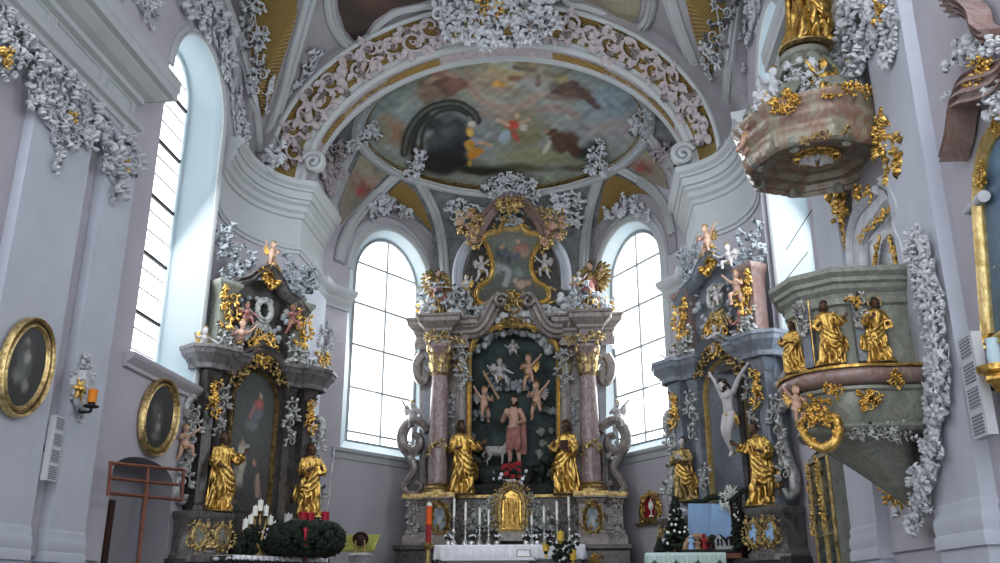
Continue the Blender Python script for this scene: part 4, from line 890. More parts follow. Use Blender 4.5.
# rocks in the niche
m = MB()
for i in range(95):
    x, y = r.uniform(470, 558), r.uniform(425, 492); w_ = abs(x-514)/44
    if y < 480-34*w_-r.uniform(0, 10): continue
    p = H.hit(x, y, -.7+r.uniform(-.15, .2)); q = mpp(p)*r.uniform(3, 7); m.blob(p, (q, q*.8, q*.9), 7, 5, lambda d: 1+.3*math.sin(d.x*9+i)*math.sin(d.z*8-i)); 
m.box(H, -1.0, 1.0, -.95, -.3, zl1-.05, zl1+.25); m.build('rocky_ground', M['rock'], alt, 20)
m = MB()
for i in range(34):
    s = 1 if i % 3 else -1; x = 514+s*r.uniform(24, 43); y = r.uniform(428, 476); p = H.hit(x, y, -.78); A, B, N = H.basis(p); put(m, UNITS[3+i % 2], p, A, B, N, mpp(p)*r.uniform(5, 10), r.uniform(0, 6), 1.5)
m.build('carved_foliage', M['marble_green'], alt, 180)
# columns
ZC = sz_(437, 376)
def col_at(px, n, top, capy, rpx, mat='marble_pink', base=495):
    s = sx_(px, 430, n); z0 = zl1 if n < .0 else zl1; p = H.w(s, n, 0); sh, ba, ca = MB(), MB(), MB(); z1 = sz_(px, top, n); ch = z1-sz_(px, capy, n)
    column(sh, ba, ca, p.x, p.y, z0+.02, z1, rpx*mpp(H.w(s, n, 6)), ch); o = sh.build('column', M[mat], alt); ba.build('column_base', M['gold_dull'], o); ca.build('capital', M['gold_pale'], o, 60)
    g = MB(); zz = sz_(px, 448, n); R_ = rpx*mpp(H.w(s, n, 6))
    for k in range(10):
        a = 2*PI*k/10; d = V(math.cos(a), math.sin(a), 0); put(g, UNITS[(k % 2)*3+1], p+d*R_*1.0+V(0, 0, zz+.05*math.sin(3*a)), V(-d.y, d.x, 0), V(0, 0, 1), d, R_*.75, k, .7)
    g.build('gilded_garland', M['gold_dull'], o, 180); return p, z1
for px in (438.5, 590): col_at(px, .10, 346, 376, 9.6)
for px in (461, 566): col_at(px, -.22, 352, 374, 6.2, 'marble_grey')
# outer pilaster strips and console scrolls
for s_, px in ((-1, 422), (1, 606)):
    m = MB(); a, b = sorted((sx_(px, 430, -.2), sx_(px-8*s_, 430, -.2))); m.box(H, a, b, -.45, -.18, zl1, sz_(px, 340, -.2)); o = m.build('pilaster', M['marble_blue'], alt)
    g = MB(); c = [(px, 355), (px+5*s_, 364), (px+4*s_, 376), (px-1*s_, 382), (px-4*s_, 376), (px-1*s_, 371)]; g.tube([H.hit(x, y, -.02) for x, y in sp2(c, 5)], [.11]*20+[.10-.01*i for i in range(6)], 8, .8, H.n); g.build('hanging_scroll', M['marble_grey'], o)
    v = MB(); cx = 512+s_*0
    X = lambda q: 411+(q-411) if s_ < 0 else 1028-q-(0)
    bigs = [(427, 432), (424, 426), (416, 421), (407, 425), (402, 436), (404, 447), (412, 452), (419, 447), (419, 438), (413, 435)]
    v.tube([H.hit(X(x), y, -.05) for x, y in sp2(bigs, 5)], [.075+.045*math.sin(PI*i/45) for i in range(46)], 8, 1.3, H.n)
    low = [(404, 447), (412, 462), (414, 470), (408, 480), (404, 488), (409, 494), (418, 493), (421, 486), (416, 483)]
    v.tube([H.hit(X(x), y, -.05) for x, y in sp2(low, 5)], [.09]*30+[.07]*11, 8, 1.3, H.n)
    v.tube([H.hit(X(x), y, -.05) for x, y in sp2([(425, 450), (424, 470), (427, 493)], 5)], .05, 8, 1.3, H.n); o2 = v.build('side_volute', M['marble_grey'], alt)
    g = MB(); carve(g, [(X(x), y) for x, y in ((406, 444), (418, 444), (420, 458), (412, 464))], H, 4, 5, 9, None, 1, .02); g.build('scroll_ornament', M['silver'], o2, 180)
# entablature with broken, curved pediment
def E_(z0, z1, out=.16):
    h = z1-z0; return [(-.02, z0), (.02, z0), (.03, z0+.16*h), (.0, z0+.2*h), (.0, z0+.42*h), (.04, z0+.48*h), (.05, z0+.56*h), (.10, z0+.62*h), (out*.8, z0+.74*h), (out*.85, z0+.86*h), (out, z0+.9*h), (out, z0+.97*h), (-.02, z1)]
for side in (-1, 1):
    xs = (lambda q: q) if side < 0 else (lambda q: 1029-q)
    za, zb_ = sz_(438, 347, .1), sz_(438, 317, .1); q = []
    pts = [(416, -.45), (416, -.05), (427, -.05), (427, .24), (450, .24), (450, -.02), (468, -.02), (468, -.3)]
    L = [H.w(sx_(xs(a), 335, n), n, 0) for a, n in pts]; L = L if side < 0 else L[::-1]; L = [(p.x, p.y) for p in L]
    m = MB(); m.sweep(L, E_(za, zb_, .24)); o = m.build('entablature', M['marble_grey'], alt, 25)
    g = MB(); trail(g, [(xs(428), 337), (xs(450), 337)], H, 5, 7, 2, None, 1.2, .27); trail(g, [(xs(455), 340), (xs(466), 340)], H, 5, 6, 2, None, 1.2, .0); g.build('gilded_ornament', M['gold_pale'], o, 180)
    c = [(466, 334), (474, 334), (481, 331), (487, 324), (492, 314), (497, 305), (503, 300)]
    m = MB(); pr = [(-1, 0), (-1, .4), (-.5, .5), (-.3, .75), (.2, .8), (.5, 1), (1, 1), (1, 0)]
    P = [H.hit(xs(x), y, -.22) for x, y in sp2(c, 5)]; wframe(m, P, H.n, .13, .34, pr if side > 0 else [(-a, b) for a, b in pr], False)
    p = H.hit(xs(501), 301, .05); m.tube(spiral(p, H.s*side*-1, V(0, 0, 1), .16, 1.3, .5, 20, 1), .05, 7, 1.6, H.n); m.build('pediment_scroll', M['marble_grey'], alt)
# upper stage: stone body, cartouche frame, painting, gable scrolls
UF = [(510, 221), (520, 224), (527, 233), (538, 235.5), (542, 240), (536, 250), (531, 266), (536, 281), (547, 289), (548, 299), (539, 303), (528, 300), (511, 293.5), (494, 300), (484, 304), (477, 299), (478, 289), (489, 280), (493, 266), (489, 250), (484, 240), (488, 235), (499, 232), (503, 224)]
UFs = sp2(UF, 4, True)
ub = [(470, 318), (462, 290), (470, 255), (478, 238), (490, 222), (511, 210), (534, 222), (546, 238), (554, 255), (562, 290), (554, 318)]
m = MB(); m.prism(hpoly(ub, -.3, 3), H, -.6, -.32); m.build('upper_body', M['marble_dark'], alt, 30)
UPS = [(.5, .90, .28, .05, 0, (.50, .34, .13), .8), (.5, .72, .35, .12, 0, (.20, .22, .20), .8), (.34, .60, .13, .13, 15, (.07, .09, .10), .6), (.36, .68, .05, .04, 0, (.40, .28, .22), .5), ('L', [(.36, .62), (.50, .55), (.60, .58)], .05, (.10, .13, .16), .6), (.62, .66, .13, .07, 10, (.36, .16, .13), .6), (.66, .60, .10, .09, 0, (.34, .24, .20), .6), (.58, .74, .05, .035, 0, (.44, .32, .25), .5), ('L', [(.30, .45), (.45, .38), (.40, .22)], .06, (.30, .32, .33), .6), (.28, .40, .10, .06, 0, (.24, .28, .28), .6), (.60, .36, .10, .08, 0, (.20, .26, .24), .6), (.62, .22, .09, .06, 0, (.40, .30, .24), .5), (.54, .27, .05, .035, 0, (.42, .34, .27), .5), (.72, .24, .06, .05, 0, (.38, .27, .21), .5), (.38, .16, .2, .06, 0, (.10, .10, .085), .7), (.70, .12, .14, .06, 0, (.12, .12, .10), .7), (.45, .52, .05, .05, 0, (.07, .08, .08), .6)]
painting('upper_painting', hpoly(UFs, -.28), 120, 34, lambda s, z: H.w(s, -.26, z), [(0, (.10, .10, .09)), (.45, (.13, .15, .14)), (.8, (.17, .18, .15)), (1, (.10, .12, .115))], UPS, alt)
g = MB(); wframe(g, [H.w(s, -.27, z) for s, z in hpoly(UFs, -.27)], H.n, .06, .11); o = g.build('upper_frame', M['gold_frame'], alt)
g = MB(); trail(g, scaled(UFs, 1.10)+[scaled(UFs, 1.10)[0]], H, 12, 6, 3, CURLS, 1, -.3); carve(g, [(497, 296), (526, 296), (524, 305), (511, 309), (498, 305)], H, 4, 8, 2, None, 1.6, -.2); g.build('frame_scrolls', M['gold_pale'], o, 180)
g = MB(); carve(g, [(499, 220), (511, 210), (523, 220), (511, 226)], H, 4.5, 7, 2, None, 1.5, -.22); g.build('shell_crest', M['stucco_grey'], o, 180)
for side in (-1, 1):
    xs = (lambda q: q) if side < 0 else (lambda q: 1024-q)
    m = MB(); wframe(m, [H.hit(xs(x), y, -.28) for x, y in sp2([(477, 236), (484, 222), (493, 211), (503, 203), (511, 200)], 5)], H.n, .15, .22, None, False); m.build('gable_scroll', M['marble_rose'], alt)
    m = MB(); wframe(m, [H.hit(xs(x), y, -.4) for x, y in sp2([(458, 290), (458, 272), (462, 256), (470, 244), (476, 240)], 5)], H.n, .12, .14, None, False); m.build('side_band', M['pale'], alt)
    g = MB(); carve(g, [(xs(x), y) for x, y in ((457, 216), (466, 213), (476, 208), (482, 216), (478, 232), (484, 246), (476, 250), (464, 240), (456, 232))], H, 6.5, 9, 7+side, None, 1.9, -.12); g.build('gilded_bouquet', M['gold_pale'], alt, 180); g = MB(); carve(g, [(xs(x), y) for x, y in ((460, 220), (476, 212), (480, 244), (464, 236))], H, 7, 8, 17+side, [UNITS[6], UNITS[3]], 1.9, -.06); g.build('white_roses', M['flesh'], alt, 180)
    g = MB(); carve(g, [(xs(x), y) for x, y in ((466, 312), (484, 306), (492, 312), (486, 326), (470, 328))], H, 6, 5, 7+side, [UNITS[4], UNITS[0]], 1.5, -.2)
    for i in range(16): p = H.hit(xs(r.uniform(468, 492)), r.uniform(306, 324), -.25); g.blob(p, mpp(p)*r.uniform(2, 4), 8, 6)
    g.build('cloud', M['cloud'], alt, 180)
g = MB(); carve(g, [(496, 206), (511, 198), (524, 204), (520, 212), (498, 213)], H, 4, 8, 5, None, 1.6, -.05); g.build('gilded_bouquet', M['gold_pale'], alt, 180)
g = MB()
for i in range(26): p = H.hit(r.uniform(497, 532), r.uniform(308, 323), -.25); g.blob(p, mpp(p)*r.uniform(2, 4), 8, 6)
g.build('cloud', M['cloud'], alt, 180)
g = MB()
for cx_, cy_, n_ in ((483, 414, 12), (545, 410, 12), (514, 384, 18), (498, 385, 8), (531, 381, 8)):
    for i in range(n_): p = H.hit(r.gauss(cx_, 5), r.gauss(cy_, 3), -.82+r.uniform(-.05, .1)); g.blob(p, mpp(p)*r.uniform(2, 3.6), 8, 6)
g.build('grey_cloud', M['stucco_grey'], alt, 180)
for side in (-1, 1):
    xs = (lambda q: q) if side < 0 else (lambda q: 1028-q); g = MB(); trail(g, [(xs(463), 358), (xs(464), 372), (xs(463), 388)], H, 7, 10, 3, CURLS, 1.3, -.1); g.build('console_scroll', M['silver'], alt, 180)
    g = MB(); trail(g, [(xs(456), 402), (xs(457), 416), (xs(455), 430)], H, 6, 8, 3, CURLS, 1.1, -.25); g.build('hanging_ornament', M['stucco_grey'], alt, 180)

# tabernacle on the altar
TB = Fr((AX, HY-.55), (1, 0))
tb = thing('tabernacle', 'gilded tabernacle with arched crowned door in the middle of the high altar', 'tabernacle', TB.w(0, 0, TB.sz(511, 541)[1]))
def tp(pts): return [TB.sz(x, y) for x, y in pts]
m = MB(); m.prism(tp([(498, 541), (526, 541), (526, 531), (498, 531)]), TB, -.5, .06); m.build('base', M['marble_grey'], tb, 0)
D_ = [(500, 531), (500, 502), (503, 493), (511, 488), (520, 493), (523.5, 502), (523.5, 531)]
m = MB(); m.prism(tp([(495, 531), (495, 502), (499, 490), (511, 483), (524, 490), (528, 502), (528, 531)]), TB, -.45, .0); m.build('case', M['silver'], tb, 0)
m = MB(); m.prism(tp(D_), TB, -.02, .035); 
for x in (506.5, 511.8, 517): m.tube([TB.hit(x, y, .04) for y in (498, 505, 514, 522, 528)], [.035, .05, .045, .06, .07], 8)
m.build('door', M['gold'], tb)
m = MB(); wframe(m, [TB.w(s, .01, z) for s, z in tp(D_)], TB.n, .05, .07); 
for i in range(7): x = 502+3.2*i; y = 492-3.4*math.sin(PI*i/6); p = TB.hit(x, y, .08); m.tube([p, p+V(0, -.01, .10)], [.03, .004], 6)
trail(m, [(497, 528), (496, 505), (501, 490), (511, 484), (522, 490), (527, 505), (526, 528)], TB, 5, 6, 5, CURLS, 1.1, .02); m.build('door_frame', M['gold_dull'], tb, 180)
for a, b in (([(470, 530), (476, 512), (492, 494), (497, 500), (495, 530)], 'l'), ([(553, 530), (548, 512), (531, 494), (526, 500), (528, 530)], 'r')):
    m = MB(); carve(m, a, TB, 4.3, 8, 5, None, 1.6, -.12); m.prism(tp(scaled(a, .8)), TB, -.3, -.16); m.build('scroll_wing', M['silver'], tb, 180)
# altar table, cloth
TT = Fr((AX, HY-1.0), (1, 0)); zt = TT.sz(512, 545)[1]; ta, tb1 = TT.sz(434, 548)[0], TT.sz(585, 548)[0]
at_ = thing('altar_table', 'marble altar block under a white lace cloth before the high altar', 'altar', TT.w(0, -.2, HZ))
m = MB(); m.box(TT, ta+.08, tb1-.08, -.8, -.04, HZ, zt-.1); m.build('block', M['marble_dark'], at_); m = MB(); m.box(TT, ta+.02, tb1-.02, -.84, -.01, zt-.1, zt); m.build('slab', M['marble_grey'], at_)
def cloth(fr, s0, s1, n0, n1, z, drop, name, label, mat, amp=.012, teeth=60):
    m = MB(); top = [[fr.w(s, n, z+.008) for s in np.linspace(s0, s1, 60)] for n in np.linspace(n0, n1, 6)]; m.loft(top, False, False); rows = []
    path = [(s0, n0+(n1-n0)*i/10) for i in range(10)]+[(s0+(s1-s0)*i/120, n1) for i in range(121)]+[(s1, n1+(n0-n1)*i/10) for i in range(1, 11)]
    for k in range(7):
        u = k/6; row = []
        for i, (s, n) in enumerate(path):
            o = amp*u*(1+math.sin(i*.9))*1.2+.006; dn = o if 10 <= i <= 130 else 0; ds = (-o if i < 10 else o if i > 130 else 0)
            row.append(fr.w(s+ds, n+dn, z+.008-drop*u-(.025*abs(math.sin(i*.7)) if k == 6 else 0)))
        rows.append(row)
    m.loft(rows, False, False); o = m.build(name, M[mat], None, 60); sd = o.modifiers.new('t', 'SOLIDIFY'); sd.thickness = .006; return tag(centre(o), label, 'cloth')
cloth(TT, ta, tb1, -.8, .0, zt, .26, 'altar_cloth', 'white lace edged cloth hanging over the front of the high altar table', 'white_cloth', .02)
# a second, lower table in front
T2 = Fr((AX, HY-1.75), (1, 0)); z2 = T2.sz(490, 557)[1]; a2, b2 = T2.sz(441, 558)[0], T2.sz(534, 558)[0]
t2 = thing('communion_table', 'low free standing altar table with white top in front of the lace cloth', 'table', T2.w((a2+b2)/2, -.2, HZ))
m = MB(); m.box(T2, a2+.1, b2-.1, -.5, -.1, HZ, z2-.06); m.build('base', M['marble_grey'], t2); m = MB(); m.box(T2, a2, b2, -.6, 0, z2-.06, z2); m.build('tabletop', M['white_cloth'], t2)
b = MB(); q = [T2.hit(x, y, -.25) for x, y in ((516, 557), (531, 557), (530, 549.5), (517, 549.5))]; b.add(q+[v+V(0, .06, .0) for v in q], [(0, 1, 2, 3), (7, 6, 5, 4), (0, 4, 5, 1), (1, 5, 6, 2), (2, 6, 7, 3), (3, 7, 4, 0)]); o = b.build('missal_stand', M['tan'], None, 0); tag(centre(o), 'small tilted book stand on the low front altar table', 'stand')
pg = MB(); q = [T2.hit(x, y, -.245) for x, y in ((517, 556), (530, 556), (529, 550.3), (518, 550.3))]; pg.add(q+[v+V(0, .01, .0) for v in q], [(0, 1, 2, 3), (0, 4, 5, 1), (1, 5, 6, 2), (2, 6, 7, 3), (3, 7, 4, 0)]); c = pg.build('page', M['white_cloth'], None, 0); c.parent = o; c.location = -Vector(o.location)
# candlesticks on the altar
def candlestick(px, y0, y1, pos, fr=TT, n=-.45):
    zt_, zb0 = fr.sz(px, y0, n)[1], zt+.012; p = fr.w(fr.sz(px, 520, n)[0], n, zb0); h = zt_-zb0; ch = min(.42*h, .36); k = .055
    o = thing('candlestick', pos, 'candlestick', p, 'silver altar candlesticks'); m = MB(); hs_ = h-ch
    m.lathe([(0, 0), (k*1.7, 0), (k*1.7, .03), (k*1.2, .05), (k*.9, .09), (k*.35, .14), (k*.3, hs_*.4), (k*.75, hs_*.46), (k*.75, hs_*.52), (k*.3, hs_*.57), (k*.28, hs_*.8), (k*.6, hs_*.85), (k*.3, hs_*.9), (k*.9, hs_*.97), (k*1.0, hs_), (0, hs_)], 14, p); m.build('stick', M['bright_silver'], o)
    m = MB(); m.lathe([(0, hs_), (.026, hs_), (.025, h-.01), (.006, h), (.004, h+.03), (0, h+.03)], 10, p); m.build('candle', M['wax'], o); return o
for px, y0, l in ((454, 498, 'far left tall candlestick on the high altar, outermost by the orange candle'), (465.5, 502, 'second candlestick from the left on the high altar'), (479.7, 509, 'third candlestick from the left on the high altar'), (488.8, 510, 'short candlestick just left of the tabernacle'), (531.5, 511, 'short candlestick just right of the tabernacle'), (544, 506, 'third candlestick from the right on the high altar'), (557, 501, 'second candlestick from the right on the high altar'), (569, 497, 'far right tall candlestick on the high altar')): candlestick(px, y0, 540, l)
def posy(name, label, p, k, petal, grp=None, n=14, cat='flowers', green='fir'):
    o = thing(name, label, cat, p, grp); g = MB(); r = random.Random(int(p.x*100)); Z = V(0, 0, 1)
    g.lathe([(0, 0), (k*.32, 0), (k*.42, k*.35), (k*.36, k*.5), (0, k*.5)], 12, p); g.build('vase', M['bright_silver'], o)
    g = MB()
    for i in range(n): a = r.uniform(0, 2*PI); d = V(math.cos(a), math.sin(a), r.uniform(.2, 1)).normalized(); put(g, UNITS[3], Vector(p)+Z*k*.7+d*k*.35, d.orthogonal().normalized(), d.cross(d.orthogonal().normalized()), d, k*.4, r.uniform(0, 6), 1)
    g.build('leaves', M[green], o, 180)
    for m_, sh in petal:
        g = MB()
        for i in range(int(n*sh)): a = r.uniform(0, 2*PI); d = V(math.cos(a)*.9, math.sin(a)*.8-.3, r.uniform(.2, 1.1)).normalized(); put(g, UNITS[6], Vector(p)+Z*k*.8+d*k*.6, d.orthogonal().normalized(), d.cross(d.orthogonal().normalized()), d, k*.34, r.uniform(0, 6), 1.3)
        g.build('blossoms', M[m_], o, 180)
    return o
for px, l in ((448, 'small white flower vase at the left end of the high altar'), (471.5, 'small white flower vase between the left candlesticks'), (497, 'white flower vase at the left foot of the tabernacle'), (526, 'white flower vase at the right foot of the tabernacle'), (537, 'white flower vase between the right candlesticks'), (550, 'small white flower vase under the second candlestick from the right'), (576, 'small white flower vase at the right end of the high altar')):
    posy('flower_vase', l, TT.w(TT.sz(px, 540, -.3)[0], -.3, zt+.012), .15, [('white_cloth', 1)], 'white flower vases on the high altar', 10)
# bouquet above the tabernacle
p = TB.hit(511, 484, -.2); o = thing('flower_bouquet', 'round bouquet of red and white flowers standing on top of the tabernacle', 'flowers', p); rb_ = random.Random(9)
for nm, mt_, x0, x1, y0, y1, n, sz in (('leaves', 'fir', 496, 526, 470, 482, 40, 5), ('red_blossoms', 'red', 501, 521, 463, 477, 24, 5.5), ('white_blossoms', 'white_cloth', 494, 527, 470, 483, 22, 4.6)):
    g = MB()
    for i in range(n):
        x, y = rb_.uniform(x0, x1), rb_.uniform(y0, y1)
        if nm == 'white_blossoms' and abs(x-511) < 8 and y < 478: y = 481; 
        q = TB.hit(x, y, -.15+rb_.uniform(-.1, .15)); put(g, UNITS[3] if nm == 'leaves' else UNITS[6], q, TB.s, V(0, 0, 1), TB.n, mpp(q)*sz, rb_.uniform(0, 6), 1.4)
    g.build(nm, M[mt_], o, 180)
# big orange candle on a stand
p = TT.hit(428.2, 563, .1); ps = TT.w(TT.sz(428.2, 545, .1)[0], .1, 0); zb1 = TT.sz(428, 543, .1)[1]; zt1 = TT.sz(428, 502.5, .1)[1]
o = thing('candle_stand', 'dark turned stand carrying the big orange candle left of the high altar', 'stand', V(ps.x, ps.y, HZ)); m = MB(); m.lathe([(0, HZ), (.16, HZ), (.14, HZ+.06), (.05, HZ+.14), (.04, HZ+.5), (.09, zb1-.4), (.05, zb1-.3), (.05, zb1-.12), (.11, zb1-.05), (.12, zb1), (0, zb1)], 16, (ps.x, ps.y, 0)); m.build('turned_post', M['gold_dull'], o)
o = thing('pillar_candle', 'tall orange and red pillar candle left of the high altar', 'candle', V(ps.x, ps.y, zb1)); m = MB(); zq = lerp(zb1, zt1, .45); m.lathe([(0, zb1+.004), (.055, zb1+.004), (.055, zq), (0, zq)], 14, (ps.x, ps.y, 0)); m.build('red_base', M['red'], o); m = MB(); m.lathe([(.0, zq), (.055, zq), (.055, zt1-.07), (0, zt1-.07)], 14, (ps.x, ps.y, 0)); m.build('orange_body', M['orange_wax'], o); m = MB(); m.lathe([(0, zt1-.07), (.05, zt1-.07), (.046, zt1-.005), (.006, zt1), (.004, zt1+.03), (0, zt1+.03)], 14, (ps.x, ps.y, 0)); m.build('pale_tip', M['wax'], o)
# flower and candle stand in front, right
T3 = Fr((AX, HY-2.0), (1, 0)); fs_ = thing('candle_arrangement', 'dark flower arrangement with white blossoms carrying yellow candles, right of the low altar', 'flowers', T3.hit(562, 575))
m = MB(); q = T3.hit(562, 580); m.tube([V(q.x, q.y, HZ), T3.hit(562, 556)], .05, 10); m.lathe([(0, HZ), (.2, HZ), (.18, HZ+.05), (0, HZ+.06)], 14, (q.x, q.y, 0)); m.build('stand', M['iron'], fs_)
for nm, mt_, n, sz, u in (('leaves', 'fir', 60, 5, UNITS[3]), ('white_blossoms', 'white_cloth', 16, 4, UNITS[6])):
    g = MB()
    for i in range(n): x, y = (rb_.gauss(562, 7), rb_.uniform(542, 561)); q = T3.hit(x, y, rb_.uniform(-.12, .15)); put(g, u, q, T3.s, V(0, 0, 1), T3.n, mpp(q)*sz, rb_.uniform(0, 6), 1.4)
    g.build(nm, M[mt_], fs_, 180)
for x, y0, y1, l in ((560.5, 531.5, 541, 'highest yellow candle on the flower arrangement'), (546, 543, 551, 'left yellow candle on the flower arrangement'), (573, 550, 560, 'low right yellow candle on the flower arrangement')):
    p0, p1 = T3.hit(x, y1, .06), T3.hit(x, y0, .06); m = MB(); m.lathe([(0, 0), (.06, 0), (.06, p1.z-p0.z), (.008, p1.z-p0.z+.003), (.005, p1.z-p0.z+.03), (0, p1.z-p0.z+.03)], 14, p0); m.tube([p0+V(0, 0, .005), p0-V(0, 0, .12)], .02, 8); o = m.build('pillar_candle', M['yellow_wax'], None); tag(centre(o), l, 'candle', 'yellow candles of the flower arrangement')
g = MB(); trail(g, [(592, 561), (595, 556), (600, 560)], H, 4, 6, 3, None, 1.4, .5); o = g.build('gilded_foot', M['gold'], alt, 180)
# ------------------------------------------------------------------ side altars (left one and its mirror image)
class MirFr(Fr):
    def __init__(s, src):
        s.o = V(2*-1.57-src.o.x, src.o.y, 0); s.s = V(-src.s.x, src.s.y, 0); s.n = V(-src.n.x, src.n.y, 0)
SL = Fr((-5.9, 13.4), (1.5, 2.2)); SR = MirFr(SL)
class Loc:                                             # carve() helper: outlines given in metres on a plane
    def __init__(s, fr): s.fr = fr
    def hit(s, a, z, n=0): return s.fr.w(a, n, z)
    def basis(s, p): return s.fr.s, V(0, 0, 1), s.fr.n
def carve_m(mb, poly, fr, step, size, seed, units=None, relief=1.3, n=0):
    L = Loc(fr); r = random.Random(seed); U = units or UNITS
    got = []
    for a, z in scatter(poly, step, r): stem(mb, got, fr.w(a, n, z), fr.n, size*.07); put(mb, r.choice(U), fr.w(a, n, z), fr.s, V(0, 0, 1), fr.n, size*r.uniform(.7, 1.3), r.uniform(0, 2*PI), relief*r.uniform(.8, 1.4), r.random() < .5)
    return mb
def trail_m(mb, line, fr, step, size, seed, units=None, relief=1.2, n=0):
    r = random.Random(seed); U = units or CURLS; P = [Vector(q) for q in line]; acc = 0; nxt = 0; k = 0; last = []
    for a, b in zip(P[:-1], P[1:]):
        l = (b-a).length
        while nxt <= acc+l:
            q = a+(b-a)*((nxt-acc)/max(1e-6, l)); d = b-a; stem(mb, last, fr.w(q.x, n, q.y), fr.n, size*.07); last[:] = last[-1:]; put(mb, U[k % len(U)], fr.w(q.x, n, q.y), fr.s, V(0, 0, 1), fr.n, size*r.uniform(.85, 1.15), math.atan2(d.y, d.x)+(PI if k % 2 else 0), relief, k % 2 == 0); k += 1; nxt += step
        acc += l
    return mb
def side_altar(fr, label, right):
    MR = (lambda P: P[::-1]) if right else (lambda P: P)
    def swp(mb, pts, prof): mb.sweep(MR([(fr.w(a, n, 0).x, fr.w(a, n, 0).y) for a, n in pts]), prof)
    al = thing('side_altar', label, 'altar', fr.w(1.1, 0, 1.1)); dm, gm = M['marble_dark'], (M['marble_blue'] if right else M['marble_dark'])
    st = M['marble_blue'] if right else M['marble_smoke']
    # foot, pedestals
    m = MB(); m.box(fr, -.35, 2.6, -.5, .35, .9, 2.1); m.build('plinth', dm, al, 0)
    for a, b in ((-.2, .48 if right else .64), (1.62, 2.45)):
        m = MB(); swp(m, [(a, -.4), (a, .22), (a+.12, .34), (b-.12, .34), (b, .22), (b, -.4)], [(-.02, 2.05), (.06, 2.06), (.06, 2.14), (.02, 2.18), (0, 2.22), (0, 2.62), (.03, 2.66), (.06, 2.70), (.07, 2.76), (-.02, 2.78)]); o = m.build('pedestal', M['marble_smoke'], al)
        for i, c in enumerate((lerp(a, b, .27), lerp(a, b, .73))):
            ov = [(c+.10*math.cos(t)*(1+.2*math.cos(2*t)), 2.42+.16*math.sin(t)) for t in np.linspace(0, 2*PI, 24)[:-1]]; q = MB(); q.prism(ov, fr, .30, .352); pq = q.build('inlay', M['blue_card' if right else 'marble_green'], o, 0)
            g = MB(); wframe(g, [fr.w(x, .35, z) for x, z in ov], fr.n, .025, .03); trail_m(g, scaled(ov, 1.25)+[scaled(ov, 1.25)[0]], fr, .10, .11, 3+i, CURLS, 1, .34); g.build('cartouche_frame', M['gold_dull'] if right else M['gold_pale'], o, 180)
    m = MB(); m.box(fr, .72, 1.62, -.4, .15, 2.05, 2.75); m.build('predella', dm, al, 0)
    # back body and arched painting
    NI_ = arch(.60, 1.46, 2.85, 4.55, .55, 16); bd = [(.0, 2.7), (2.2, 2.7), (2.2, 5.0), (1.75, 5.05), (1.45, 5.35), (.8, 5.35), (.45, 5.05), (.0, 5.0)]
    if right: NI_ = NI_
    m = MB(); m.prism(bd, fr, -.4, -.05, None); m.build('back_wall', gm, al, 0)
    S_L = [(.32, .35, .12, .14, 5, (.52, .50, .44), .4), (.34, .24, .09, .10, 0, (.44, .42, .37), .5), (.33, .46, .05, .035, 0, (.36, .26, .2), .5), ('L', [(.30, .42), (.45, .45)], .05, (.38, .36, .31), .5), ('L', [(.24, .30), (.20, .16)], .07, (.30, .29, .25), .6), (.62, .76, .13, .05, 0, (.38, .13, .12), .5), (.64, .82, .05, .028, 0, (.42, .3, .24), .4), (.60, .68, .16, .06, 10, (.17, .18, .21), .6), ('L', [(.52, .74), (.44, .66)], .05, (.3, .2, .18), .5), (.5, .60, .2, .05, 0, (.20, .21, .21), .7), (.62, .34, .07, .035, 0, (.36, .24, .2), .5), ('L', [(.72, .22), (.76, .12)], .07, (.34, .25, .2), .5), (.72, .25, .05, .03, 0, (.36, .26, .2), .5), (.2, .06, .15, .03, 0, (.2, .18, .16), .6)]
    S_0 = [(.5, .9, .35, .12, 0, (.13, .14, .14), .8), (.62, .72, .13, .10, 0, (.40, .15, .13), .5), (.66, .78, .06, .05, 0, (.45, .33, .27), .4), (.58, .60, .18, .10, 10, (.18, .17, .17), .7), (.25, .36, .15, .15, 0, (.34, .33, .30), .5), (.25, .52, .05, .05, 0, (.38, .28, .22), .4), (.24, .20, .12, .16, 0, (.30, .29, .26), .6), (.40, .46, .10, .04, 30, (.4, .36, .32), .5), (.68, .32, .08, .06, 0, (.36, .22, .18), .5), (.75, .18, .07, .09, 10, (.33, .23, .18), .5), (.82, .12, .05, .05, 0, (.3, .2, .15), .5), (.15, .08, .12, .06, 0, (.2, .19, .18), .6), (.5, .05, .4, .05, 0, (.07, .07, .07), .7)]
    S_R = [(.5, .8, .4, .2, 0, (.23, .25, .29), .8), (.3, .4, .2, .25, 0, (.24, .27, .32), .8), (.7, .35, .25, .2, 0, (.14, .16, .19), .8), (.5, .1, .4, .1, 0, (.12, .13, .15), .8)]
    painting('altar_painting', NI_, 110, 40, lambda s, z: fr.w(s, -.03, z), [(0, (.07, .07, .07)), (.5, (.11, .115, .115)), (1, (.08, .09, .09))] if not right else [(0, (.16, .18, .22)), (1, (.18, .20, .24))], S_R if right else S_L, al)
    m = MB(); P = [fr.w(s, -.03, z) for s, z in NI_]; P = P[1:]+P[:1]; wframe(m, P if not right else P[::-1], fr.n, .032, .08, None, False); o = m.build('picture_frame', M['gold_frame' if right else 'gold_dull'], al)
    # pilasters and columns
    for a, b, n in ((.05, .22, .10), (1.95, 2.12, .10), (.30, .42, .02), (1.62, 1.76, .02)):
        m = MB(); swp(m, [(a, -.1), (a, n), (b, n), (b, -.1)], [(-.02, 2.76), (.05, 2.77), (.05, 2.84), (.01, 2.9), (0, 2.92), (0, 4.72), (.02, 4.74), (.05, 4.86), (.07, 4.92), (-.02, 4.95)]); o = m.build('pilaster', M['marble_dark'] if not right else st, al)
